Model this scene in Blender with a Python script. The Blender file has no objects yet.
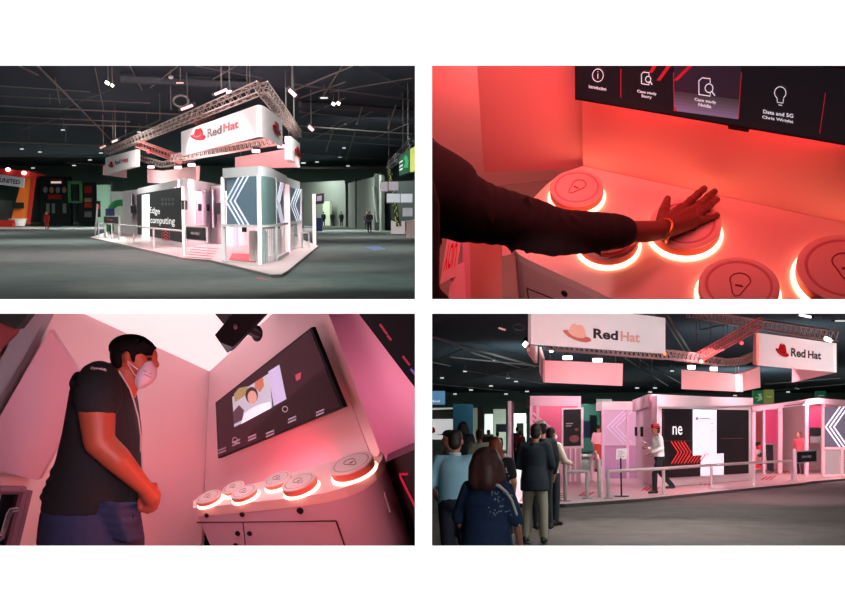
import bpy, bmesh, math, random
from mathutils import Vector as V, Matrix

random.seed(4)
SC = bpy.context.scene
COL = SC.collection
PI = math.pi
R = math.radians
F, CX, CY = 1100.0, 422.5, 306.0        # focal length and centre of an 845 x 612 picture
EYE = V((0, 0, 1.6))


def ray(u, v):
    return V(((u - CX) / F, 1.0, (CY - v) / F))


class Room:
    """One of the four spaces behind the wall: a rigid frame with its own floor (z = 0) and the viewer H above it."""

    def __init__(s, rot, H, clips):
        s.rot, s.H, s.E, s.clips = rot, H, V((0, 0, H)), clips
        s.M = Matrix.Translation(EYE) @ rot.to_4x4() @ Matrix.Translation((0, 0, -H))
        s.rt = rot.transposed()

    def ray(s, u, v):
        return s.rt @ ray(u, v)

    def g(s, u, v, h=0.0):              # where the sight line meets the level h
        d = s.ray(u, v)
        return s.E + d * ((h - s.H) / d.z)

    def d(s, u, v, y):                  # ... the upright plane y
        d = s.ray(u, v)
        return s.E + d * (y / d.y)

    def z(s, u, v, dist):               # ... at a distance ahead
        return s.E + s.ray(u, v) * dist

    def hz(s, u, v, P):                 # height above P that shows at v
        return s.d(u, v, P.y).z

    def pl(s, u, v, A, B):              # ... the upright plane through A and B
        n = V((B.y - A.y, A.x - B.x, 0))
        d = s.ray(u, v)
        return s.E + d * (n.dot(A - s.E) / n.dot(d))

    def pn(s, u, v, P, n):
        d = s.ray(u, v)
        return s.E + d * (n.dot(P - s.E) / n.dot(d))


LEFT = (V((-0.02, 0, 0)), V((1, 0, 0)))          # keep x < -0.02
RIGHT = (V((0.02, 0, 0)), V((-1, 0, 0)))
ABOVE = (V((0, 0, 1.62)), V((0, 0, -1)))
BELOW = (V((0, 0, 1.58)), V((0, 0, 1)))
pitch = lambda px: Matrix.Rotation(math.atan(px / F), 3, 'X')


def frame_from_up(n):
    n = n.normalized()
    y = (V((0, 1, 0)) - n * n.y).normalized()
    x = y.cross(n)
    return Matrix((x, y, n)).transposed()


R1 = Room(pitch(93.0), 1.6, (LEFT, ABOVE))
R2 = Room(frame_from_up(V((-0.12, -0.74, 0.66))), 3.58, (RIGHT, ABOVE))
R3 = Room(Matrix.Identity(3), 1.85, (LEFT, BELOW))
R4 = Room(pitch(-134.0), 1.6, (RIGHT, BELOW))
RM = R1


def use(room):
    global RM
    RM = room


# ------------------------------------------------------------------ materials
def lin(c):
    f = lambda x: x / 12.92 if x <= 0.04045 else ((x + 0.055) / 1.055) ** 2.4
    return tuple(f(x / 255.0) for x in c) + (1.0,)


MATS = {}


def mat(name, rgb=None, rough=0.6, metal=0.0, noise=0.0, scale=6.0, emit=0.0, ergb=None, trans=0.0, bump=0.0, spec=0.5):
    if name not in MATS and rgb is None:
        print('NO MATERIAL', name)
        rgb = (200, 170, 175)
    if name in MATS:
        return MATS[name]
    m = bpy.data.materials.new(name)
    m.use_nodes = True
    nt = m.node_tree
    b = nt.nodes['Principled BSDF']
    c = lin(rgb)
    b.inputs['Base Color'].default_value = c
    b.inputs['Roughness'].default_value = rough
    b.inputs['Metallic'].default_value = metal
    b.inputs['Specular IOR Level'].default_value = spec
    if trans:
        b.inputs['Transmission Weight'].default_value = trans
        b.inputs['IOR'].default_value = 1.1
    if emit:
        b.inputs['Emission Color'].default_value = lin(ergb or rgb)
        b.inputs['Emission Strength'].default_value = emit
    if noise or bump:
        tc = nt.nodes.new('ShaderNodeTexCoord')
        n = nt.nodes.new('ShaderNodeTexNoise')
        n.inputs['Scale'].default_value = scale
        n.inputs['Detail'].default_value = 4
        nt.links.new(tc.outputs['Object'], n.inputs['Vector'])
        if noise:
            mx = nt.nodes.new('ShaderNodeMix')
            mx.data_type = 'RGBA'
            mx.inputs['A'].default_value = tuple(x * (1 - noise) for x in c[:3]) + (1,)
            mx.inputs['B'].default_value = tuple(min(1, x * (1 + noise)) for x in c[:3]) + (1,)
            nt.links.new(n.outputs['Fac'], mx.inputs['Factor'])
            nt.links.new(mx.outputs['Result'], b.inputs['Base Color'])
        if bump:
            bp = nt.nodes.new('ShaderNodeBump')
            bp.inputs['Strength'].default_value = bump
            bp.inputs['Distance'].default_value = 0.01
            nt.links.new(n.outputs['Fac'], bp.inputs['Height'])
            nt.links.new(bp.outputs['Normal'], b.inputs['Normal'])
    MATS[name] = m
    return m


# ------------------------------------------------------------------ mesh builder
class MB:
    def __init__(s):
        s.v, s.f = [], []

    def add(s, vs, fs):
        b = len(s.v)
        s.v += [V(p) for p in vs]
        s.f += [tuple(b + i for i in f) for f in fs]
        return s

    def box(s, c, size, rz=0.0, M=None):
        c = V(c)
        m = M or Matrix.Rotation(rz, 3, 'Z')
        h = V(size) / 2
        vs = [c + m @ V((h.x * i, h.y * j, h.z * k)) for k in (-1, 1) for j in (-1, 1) for i in (-1, 1)]
        return s.add(vs, [(0, 2, 3, 1), (4, 5, 7, 6), (0, 1, 5, 4), (2, 6, 7, 3), (0, 4, 6, 2), (1, 3, 7, 5)])

    def prism(s, poly, vec):
        poly = [V(p) for p in poly]
        vec = V(vec)
        n = len(poly)
        vs = poly + [p + vec for p in poly]
        fs = [tuple(range(n))[::-1], tuple(range(n, 2 * n))]
        fs += [(i, (i + 1) % n, n + (i + 1) % n, n + i) for i in range(n)]
        return s.add(vs, fs)

    def slab(s, quad, off):                    # a quad thickened by off along its normal
        quad = [V(p) for p in quad]
        n = (quad[1] - quad[0]).cross(quad[3] - quad[0]).normalized()
        return s.prism(quad, n * off)

    def seg(s, A, B, z0, z1, t):               # an upright wall piece from A to B
        d = V((B.x - A.x, B.y - A.y, 0))
        n = V((-d.y, d.x, 0)).normalized() * (t / 2)
        q = [V((A.x, A.y, z0)) - n, V((B.x, B.y, z0)) - n, V((B.x, B.y, z0)) + n, V((A.x, A.y, z0)) + n]
        return s.prism(q, (0, 0, z1 - z0))

    def tube(s, a, b, r0, r1=None, n=8):
        a, b = V(a), V(b)
        r1 = r0 if r1 is None else r1
        d = (b - a).normalized()
        x = d.orthogonal().normalized()
        y = d.cross(x)
        vs = []
        for p, r in ((a, r0), (b, r1)):
            vs += [p + (x * math.cos(2 * PI * i / n) + y * math.sin(2 * PI * i / n)) * r for i in range(n)]
        fs = [(i, (i + 1) % n, n + (i + 1) % n, n + i) for i in range(n)]
        fs += [tuple(range(n))[::-1], tuple(range(n, 2 * n))]
        return s.add(vs, fs)

    def path(s, pts, r, n=8, closed=False):
        pts = [V(p) for p in pts]
        k = len(pts)
        rs = r if isinstance(r, (list, tuple)) else [r] * k
        ref = None
        vs = []
        for i, p in enumerate(pts):
            a = pts[(i - 1) % k] if (closed or i) else p
            b = pts[(i + 1) % k] if (closed or i < k - 1) else p
            d = (b - a).normalized()
            if ref is None:
                ref = d.orthogonal().normalized()
            x = (ref - d * ref.dot(d)).normalized()
            ref = x
            y = d.cross(x)
            vs += [p + (x * math.cos(2 * PI * j / n) + y * math.sin(2 * PI * j / n)) * rs[i] for j in range(n)]
        fs = []
        for i in range(k if closed else k - 1):
            i2 = (i + 1) % k
            fs += [(i * n + j, i * n + (j + 1) % n, i2 * n + (j + 1) % n, i2 * n + j) for j in range(n)]
        if not closed:
            fs += [tuple(range(n))[::-1], tuple(range((k - 1) * n, k * n))]
        return s.add(vs, fs)

    def lathe(s, prof, c=(0, 0, 0), n=24, M=None, sx=1.0, sy=1.0):
        c = V(c)
        m = M or Matrix.Identity(3)
        vs = []
        for r, z in prof:
            vs += [c + m @ V((r * sx * math.cos(2 * PI * j / n), r * sy * math.sin(2 * PI * j / n), z)) for j in range(n)]
        k = len(prof)
        fs = []
        for i in range(k - 1):
            fs += [(i * n + j, i * n + (j + 1) % n, (i + 1) * n + (j + 1) % n, (i + 1) * n + j) for j in range(n)]
        if prof[0][0] > 1e-6:
            fs.append(tuple(range(n))[::-1])
        if prof[-1][0] > 1e-6:
            fs.append(tuple(range((k - 1) * n, k * n)))
        return s.add(vs, fs)

    def ell(s, c, r, M=None, n=14, k=9):
        c = V(c)
        m = M or Matrix.Identity(3)
        r = V(r) if hasattr(r, '__len__') else V((r, r, r))
        prof = [(max(math.sin(PI * i / k), 0.0), -math.cos(PI * i / k)) for i in range(k + 1)]
        vs = [c + m @ V((0, 0, -r.z))]
        for a, z in prof[1:-1]:
            vs += [c + m @ V((a * math.cos(2 * PI * j / n) * r.x, a * math.sin(2 * PI * j / n) * r.y, z * r.z)) for j in range(n)]
        vs.append(c + m @ V((0, 0, r.z)))
        fs = [(0, 1 + (j + 1) % n, 1 + j) for j in range(n)]
        for i in range(k - 2):
            a = 1 + i * n
            fs += [(a + j, a + (j + 1) % n, a + n + (j + 1) % n, a + n + j) for j in range(n)]
        last = len(vs) - 1
        a = 1 + (k - 2) * n
        fs += [(last, a + j, a + (j + 1) % n) for j in range(n)]
        return s.add(vs, fs)

    def cap(s, a, b, r0, r1=None, n=12):       # a tapered limb with rounded ends
        a, b = V(a), V(b)
        r1 = r0 if r1 is None else r1
        d = b - a
        L = d.length
        if L < 1e-6:
            return s.ell(a, r0)
        d /= L
        x = d.orthogonal().normalized()
        y = d.cross(x)
        m = Matrix((x, y, d)).transposed()
        prof = [(r0 * math.sin(t), -r0 * math.cos(t)) for t in (0.001, R(30), R(60))]
        prof += [(r0, 0), (r1, L)]
        prof += [(r1 * math.sin(t), L + r1 * math.cos(t)) for t in (R(60), R(30), 0.001)]
        return s.lathe(prof, a, n, m)

    def limb(s, pts, rs, n=12):
        for i in range(len(pts) - 1):
            s.cap(pts[i], pts[i + 1], rs[i], rs[i + 1], n)
        return s

    def loft(s, rings, n=20):                  # rings: (centre, vector a, vector b)
        vs = []
        for c, a, b in rings:
            vs += [V(c) + V(a) * math.cos(2 * PI * j / n) + V(b) * math.sin(2 * PI * j / n) for j in range(n)]
        fs = []
        for i in range(len(rings) - 1):
            fs += [(i * n + j, i * n + (j + 1) % n, (i + 1) * n + (j + 1) % n, (i + 1) * n + j) for j in range(n)]
        fs += [tuple(range(n))[::-1], tuple(range((len(rings) - 1) * n, len(rings) * n))]
        return s.add(vs, fs)

    def move(s, M):
        s.v = [M @ p for p in s.v]
        return s


def to_mesh(name, mb, m, smooth=True, off=V((0, 0, 0)), clip=True):
    me = bpy.data.meshes.new(name)
    bm = bmesh.new()
    vs = [bm.verts.new(p - off) for p in mb.v]
    for f in mb.f:
        try:
            bm.faces.new([vs[i] for i in f])
        except ValueError:
            pass
    bmesh.ops.recalc_face_normals(bm, faces=bm.faces)
    if clip and RM is not None:
        W = RM.M @ Matrix.Translation(off)
        Wi = W.inverted()
        for co, no in RM.clips:
            if any((W @ v.co - co).dot(no) > 0 for v in bm.verts):
                bmesh.ops.bisect_plane(bm, geom=bm.verts[:] + bm.edges[:] + bm.faces[:], plane_co=Wi @ co,
                                       plane_no=(Wi.to_3x3() @ no).normalized(), clear_outer=True)
                eds = [e for e in bm.edges if len(e.link_faces) == 1 and all(abs((W @ v.co - co).dot(no)) < 1e-3 for v in e.verts)]
                if eds:
                    bmesh.ops.holes_fill(bm, edges=eds)
    bm.to_mesh(me)
    bm.free()
    if smooth:
        for p in me.polygons:
            p.use_smooth = True
        me.set_sharp_from_angle(angle=R(38))
    if m:
        me.materials.append(m)
    return me


def tag(o, label, cat, group=None, kind=None):
    o['label'] = label
    o['category'] = cat
    if group:
        o['group'] = group
    if kind:
        o['kind'] = kind
    return o


def thing(name, label, cat, loc, group=None):
    o = bpy.data.objects.new(name, None)
    o.empty_display_size = 0.1
    COL.objects.link(o)
    o.matrix_world = RM.M @ Matrix.Translation(V(loc))
    tag(o, label, cat, group)
    o['_o'] = list(V(loc))
    return o


def part(name, mb, m, parent, label=None, smooth=True, kind=None):
    off = V(parent['_o'])
    me = to_mesh(name, mb, m, smooth, off) if isinstance(mb, MB) else mb
    o = bpy.data.objects.new(name, me)
    COL.objects.link(o)
    o.parent = parent
    o['_o'] = list(off)
    if label:
        o['label'] = label
    if kind:
        o['kind'] = kind
    return o


def solo(name, mb, m, label, cat, loc, group=None, smooth=True, kind=None):
    loc = V(loc)
    o = bpy.data.objects.new(name, to_mesh(name, mb, m, smooth, loc))
    COL.objects.link(o)
    o.matrix_world = RM.M @ Matrix.Translation(loc)
    o['_o'] = list(loc)
    return tag(o, label, cat, group, kind)


def struct(name, mb, m, smooth=False, parent=None):
    if parent is not None:
        return part(name, mb, m, parent, smooth=smooth)
    o = bpy.data.objects.new(name, to_mesh(name, mb, m, smooth))
    COL.objects.link(o)
    if RM is not None:
        o.matrix_world = RM.M
    o['kind'] = 'structure'
    o['_o'] = [0, 0, 0]
    return o


def dup(root, loc, label=None, group=None, rz=0.0, sc=1.0):
    r = root.copy()
    COL.objects.link(r)
    r.matrix_world = RM.M @ Matrix.Translation(V(loc)) @ Matrix.Rotation(rz, 4, 'Z') @ Matrix.Scale(sc, 4)
    if label:
        r['label'] = label
    if group:
        r['group'] = group
    for ch in list(root.children):
        c = ch.copy()
        COL.objects.link(c)
        c.parent = r
        for gch in ch.children:
            d = gch.copy()
            COL.objects.link(d)
            d.parent = c
    return r


# ------------------------------------------------------------------ drawing on flat panels
class Face:
    """A flat four-cornered panel (bottom-left, bottom-right, top-right, top-left) to draw on."""

    def __init__(s, bl, br, tr, tl):
        s.q = [V(p) for p in (bl, br, tr, tl)]
        n = (s.q[1] - s.q[0]).cross(s.q[3] - s.q[0]).normalized()
        d4_ = s.q[2] - RM.E                      # bring the fourth corner into the plane
        s.q[2] = RM.E + d4_ * (n.dot(s.q[0] - RM.E) / n.dot(d4_))
        c = sum(s.q, V((0, 0, 0))) / 4
        s.n = n if n.dot(RM.E - c) > 0 else -n

    def at(s, a, b, off=0.0):
        p = s.q[0] * (1 - a) * (1 - b) + s.q[1] * a * (1 - b) + s.q[2] * a * b + s.q[3] * (1 - a) * b
        return p + s.n * off

    def px(s, u, v):                             # where on the panel a sight line lands
        def pr(a, b):
            w = RM.M @ s.at(a, b)
            return CX + w.x / w.y * F, CY - (w.z - EYE.z) / w.y * F
        a = b = .5
        for _ in range(12):
            u0, v0 = pr(a, b)
            ua, va = pr(a + 1e-3, b)
            ub, vb = pr(a, b + 1e-3)
            j11, j21, j12, j22 = (ua - u0) / 1e-3, (va - v0) / 1e-3, (ub - u0) / 1e-3, (vb - v0) / 1e-3
            det = j11 * j22 - j12 * j21
            du, dv = u - u0, v - v0
            a += (du * j22 - dv * j12) / det
            b += (dv * j11 - du * j21) / det
        return a, b

    def quad(s, pts):                            # four sight lines (bl, br, tr, tl) -> a smaller panel
        return Face(*[s.at(*s.px(*p)) for p in pts])

    def sub(s, a0, b0, a1, b1, off=0.0):
        return Face(s.at(a0, b0, off), s.at(a1, b0, off), s.at(a1, b1, off), s.at(a0, b1, off))

    def poly(s, mb, pts, off, t):
        mb.prism([s.at(a, b, off) for a, b in pts], s.n * t)
        return mb

    def rect(s, mb, a0, b0, a1, b1, off, t):
        return s.poly(mb, [(a0, b0), (a1, b0), (a1, b1), (a0, b1)], off, t)

    def strip(s, mb, pts, w, off, t, sw=None):   # a bent line; w = its breadth as a share of the panel height
        H = (s.q[3] - s.q[0]).length
        W = sw * H if sw else (s.q[1] - s.q[0]).length
        pts = [(x * W / H, y) for x, y in pts]
        n = len(pts)
        lo, hi = [], []
        for i, (x, y) in enumerate(pts):
            ds = []
            for j, k in ((i - 1, i), (i, i + 1)):
                if 0 <= j and k < n:
                    dx, dy = pts[k][0] - pts[j][0], pts[k][1] - pts[j][1]
                    L = math.hypot(dx, dy)
                    ds.append((-dy / L, dx / L))
            nx, ny = sum(d[0] for d in ds), sum(d[1] for d in ds)
            L = math.hypot(nx, ny)
            nx, ny = nx / L, ny / L
            sc = w / 2 / max(0.3, nx * ds[0][0] + ny * ds[0][1])
            lo.append(((x - nx * sc) * H / W, y - ny * sc))
            hi.append(((x + nx * sc) * H / W, y + ny * sc))
        for i in range(n - 1):
            s.poly(mb, [lo[i], lo[i + 1], hi[i + 1], hi[i]], off, t)
        return mb

    def slab(s, mb, t):                          # the panel itself, thickness t behind its front
        return mb.prism(s.q, -s.n * t)

    def text(s, mb, txt, a0, b0, a1, b1, off, bold=0.0):
        vs, fs = glyphs(txt, bold)
        mb.add([s.at(a0 + (a1 - a0) * x, b0 + (b1 - b0) * y, off) for x, y in vs], fs)
        return mb


_GL = {}


def glyphs(txt, bold=0.0):
    if (txt, bold) in _GL:
        return _GL[(txt, bold)]
    cu = bpy.data.curves.new('type', 'FONT')
    cu.body = txt
    cu.align_x = 'CENTER'
    cu.offset = bold
    cu.resolution_u = 3
    cu.space_line = 0.85
    o = bpy.data.objects.new('type', cu)
    COL.objects.link(o)
    dg = bpy.context.evaluated_depsgraph_get()
    me = bpy.data.meshes.new_from_object(o.evaluated_get(dg))
    xs = [v.co.x for v in me.vertices]
    ys = [v.co.y for v in me.vertices]
    x0, x1, y0, y1 = min(xs), max(xs), min(ys), max(ys)
    out = ([((v.co.x - x0) / (x1 - x0), (v.co.y - y0) / (y1 - y0)) for v in me.vertices], [tuple(p.vertices) for p in me.polygons])
    bpy.data.objects.remove(o)
    bpy.data.curves.remove(cu)
    bpy.data.meshes.remove(me)
    _GL[(txt, bold)] = out
    return out


def ell2(cx, cy, rx, ry, rot=0.0, a0=0.0, a1=2 * PI, n=20):
    c, s_ = math.cos(rot), math.sin(rot)
    full = abs(a1 - a0) > 6.28
    out = []
    for i in range(n if full else n + 1):
        t = a0 + (a1 - a0) * i / n
        x, y = rx * math.cos(t), ry * math.sin(t)
        out.append((cx + x * c - y * s_, cy + x * s_ + y * c))
    return out


def box2(a0, b0, a1, b1, pts):
    return [(a0 + (a1 - a0) * x, b0 + (b1 - b0) * y) for x, y in pts]


CROWN = [(0.2, 0.42), (0.26, 0.66), (0.33, 0.9), (0.42, 0.98), (0.52, 0.9), (0.62, 0.95), (0.7, 0.9), (0.77, 0.7), (0.82, 0.36), (0.72, 0.22), (0.55, 0.2), (0.38, 0.26)]
BRIM = [(0.02, 0.55), (0.1, 0.6), (0.2, 0.58), (0.21, 0.46), (0.34, 0.32), (0.52, 0.24), (0.7, 0.24), (0.82, 0.34), (0.92, 0.3), (0.99, 0.2), (0.96, 0.1), (0.82, 0.03), (0.62, 0.04), (0.4, 0.12), (0.2, 0.26), (0.07, 0.42)]
BAND = [(0.215, 0.5), (0.34, 0.36), (0.53, 0.28), (0.7, 0.28), (0.81, 0.38), (0.8, 0.47), (0.7, 0.37), (0.53, 0.37), (0.36, 0.45), (0.235, 0.58)]


def hat(face, parent, a0, b0, a1, b1, off=0.004, red=None, dark=None, t=0.004):
    mb = MB()
    face.poly(mb, box2(a0, b0, a1, b1, CROWN), off, t)
    face.poly(mb, box2(a0, b0, a1, b1, BRIM), off, t * 1.5)
    o = part('hat_logo', mb, red or mat('logo red', (184, 10, 28), 0.8, spec=.1), parent, 'red brimmed hat emblem', smooth=False)
    b = MB()
    face.poly(b, box2(a0, b0, a1, b1, BAND), off + t * 1.6, t)
    part('hat_band', b, dark or mat('logo dark', (60, 10, 20), 0.6), o, smooth=False)
    return o


# ------------------------------------------------------------------ lights
def area(name, P, T, size, power, rgb, size_y=None, spread=None):
    l = bpy.data.lights.new(name, 'AREA')
    l.energy = power
    l.color = rgb
    l.size = size
    if size_y:
        l.shape = 'RECTANGLE'
        l.size_y = size_y
    if spread:
        l.spread = spread
    o = bpy.data.objects.new(name, l)
    COL.objects.link(o)
    P, T = RM.M @ V(P), RM.M @ V(T)
    o.matrix_world = Matrix.Translation(P) @ (T - P).to_track_quat('-Z', 'Y').to_matrix().to_4x4()
    return o


def spot(name, P, T, power, rgb, angle=60, blend=0.6, r=0.1):
    l = bpy.data.lights.new(name, 'SPOT')
    l.energy = power
    l.color = rgb
    l.spot_size = R(angle)
    l.spot_blend = blend
    l.shadow_soft_size = r
    o = bpy.data.objects.new(name, l)
    COL.objects.link(o)
    P, T = RM.M @ V(P), RM.M @ V(T)
    o.matrix_world = Matrix.Translation(P) @ (T - P).to_track_quat('-Z', 'Y').to_matrix().to_4x4()
    return o


def point(name, P, power, rgb, r=0.1):
    l = bpy.data.lights.new(name, 'POINT')
    l.energy = power
    l.color = rgb
    l.shadow_soft_size = r
    o = bpy.data.objects.new(name, l)
    COL.objects.link(o)
    o.location = RM.M @ V(P)
    return o


# ------------------------------------------------------------------ bodies
def blob(mb, voxel, m, off=V((0, 0, 0)), smooth=3, name='body'):
    """Union of overlapping rounded pieces melted into one continuous skin."""
    me = bpy.data.meshes.new('raw')
    me.from_pydata([p - off for p in mb.v], [], mb.f)
    bm = bmesh.new()
    bm.from_mesh(me)
    bmesh.ops.recalc_face_normals(bm, faces=bm.faces)
    bm.to_mesh(me)
    bm.free()
    o = bpy.data.objects.new('raw', me)
    COL.objects.link(o)
    md = o.modifiers.new('r', 'REMESH')
    md.mode = 'VOXEL'
    md.voxel_size = voxel
    if smooth:
        sm = o.modifiers.new('s', 'SMOOTH')
        sm.iterations = smooth
        sm.factor = 0.5
    dg = bpy.context.evaluated_depsgraph_get()
    out = bpy.data.meshes.new_from_object(o.evaluated_get(dg))
    bpy.data.objects.remove(o)
    bpy.data.meshes.remove(me)
    out.name = name
    if RM is not None:
        W = RM.M @ Matrix.Translation(off)
        if any((W @ v.co - co).dot(no) > 0 for co, no in RM.clips for v in out.vertices):
            mb2 = MB().add([v.co + off for v in out.vertices], [tuple(p.vertices) for p in out.polygons])
            bpy.data.meshes.remove(out)
            out = to_mesh(name, mb2, None, True, off)
    for p in out.polygons:
        p.use_smooth = True
    out.materials.clear()
    out.materials.append(m)
    return out
# ------------------------------------------------------------------ camera, sun, the white wall with its four openings
cam = bpy.data.cameras.new('camera')
cam.sensor_width = 36.0
cam.lens = 36.0 * F / 845.0
cam.clip_end = 1000
camo = bpy.data.objects.new('camera', cam)
COL.objects.link(camo)
camo.location = EYE
camo.rotation_euler = (PI / 2, 0, 0)
SC.camera = camo
vs_ = SC.view_settings
SC.display_settings.display_device = 'sRGB'
vs_.view_transform = 'Standard'
vs_.look = 'None'
vs_.gamma = 1
vs_.exposure = 0
vs_.use_curve_mapping = False
cy = SC.cycles
cy.use_denoising = True
cy.max_bounces = 6
cy.diffuse_bounces = 3
cy.glossy_bounces = 3
cy.transmission_bounces = 4
cy.sample_clamp_indirect = 4
cy.caustics_reflective = False
cy.caustics_refractive = False
w = bpy.data.worlds.new('world')
SC.world = w
w.use_nodes = True
w.node_tree.nodes['Background'].inputs['Color'].default_value = (0, 0, 0, 1)
w.node_tree.nodes['Background'].inputs['Strength'].default_value = 0

RM = None
sun = bpy.data.lights.new('sun', 'SUN')
sun.energy = 26
sun.angle = R(0.5)
suno = bpy.data.objects.new('sun', sun)
COL.objects.link(suno)
suno.rotation_euler = (R(10), 0, 0)     # added and steep: it grazes the front of the wall and stays on the sills

D, T = 2.2, 0.1
px = lambda u: (u - CX) / F * D
pz = lambda v: EYE.z + (CY - v) / F * D
X0, X1, X2, X3 = px(-14), px(415), px(432), px(859)
Z0, Z1, Z2, Z3 = pz(545.7), pz(313.6), pz(299.2), pz(65.6)
BX, BZ0, BZ1 = 80.0, -60.0, 62.0
wm = mat('white wall paint', (250, 250, 250), 0.9, noise=0.01, scale=3, spec=0.1)
rv = mat('black reveal', (12, 12, 14), 0.9)
mb = MB()
xs = [-BX, X0, X1, X2, X3, BX]
zs = [BZ0, Z0, Z1, Z2, Z3, BZ1]
dx, dz = T * 0.5, T * 0.3
xb = [-BX, X0 - dx, X1, X2, X3 + dx, BX]
zb = [BZ0, Z0 - dz, Z1, Z2, Z3 + dz, BZ1]
hole = {(1, 1), (3, 1), (1, 3), (3, 3)}
vi = lambda i, k, b: (V((xs[i], D, zs[k])) if not b else V((xb[i], D + T, zb[k])))
reveal = MB()
for i in range(5):
    for k in range(5):
        q = [(i, k), (i + 1, k), (i + 1, k + 1), (i, k + 1)]
        if (i, k) in hole:
            for a, b in zip(q, q[1:] + q[:1]):
                reveal.add([vi(*a, 0), vi(*b, 0), vi(*b, 1), vi(*a, 1)], [(0, 1, 2, 3)])
        else:
            mb.add([vi(*a, 0) for a in q], [(0, 1, 2, 3)])
            mb.add([vi(*a, 1) for a in q], [(0, 1, 2, 3)])
wf = struct('wall_front', mb, wm)
part('reveal', reveal, rv, wf, smooth=False)
dk = mat('dark lining', (16, 18, 20), 0.95)
BY = 172.0  # unseen closed hull, added to keep the sun off the rooms
for nm, c, s in (('wall_left', (-BX, BY / 2, 1), (0.4, BY, 124)), ('wall_right', (BX, BY / 2, 1), (0.4, BY, 124)),
                 ('wall_back', (0, BY, 1), (160, 0.4, 124)), ('roof', (0, BY / 2 + 1.1, 62), (160, BY, 0.4)),
                 ('floor', (0, BY / 2 + 1.1, -60), (160, BY, 0.4))):
    c = V(c)
    if nm.startswith('wall_l') or nm.startswith('wall_r'):
        c.y = BY / 2 + D / 2
        s = (s[0], BY - D, s[2])
    struct(nm, MB().box(c, s), dk)
struct('wall_middle', MB().box((0, (BY + D + T) / 2, 1), (0.03, BY - D - T, 122)), dk)  # dividers seen edge-on, added so no light crosses between rooms
struct('floor', MB().box((0, (BY + D + T) / 2, 1.6), (158, BY - D - T, 0.03)), dk)
# ------------------------------------------------------------------ people
SKIN = lambda: mat('skin', (190, 125, 100), 0.55, noise=0.06, scale=20)


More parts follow.
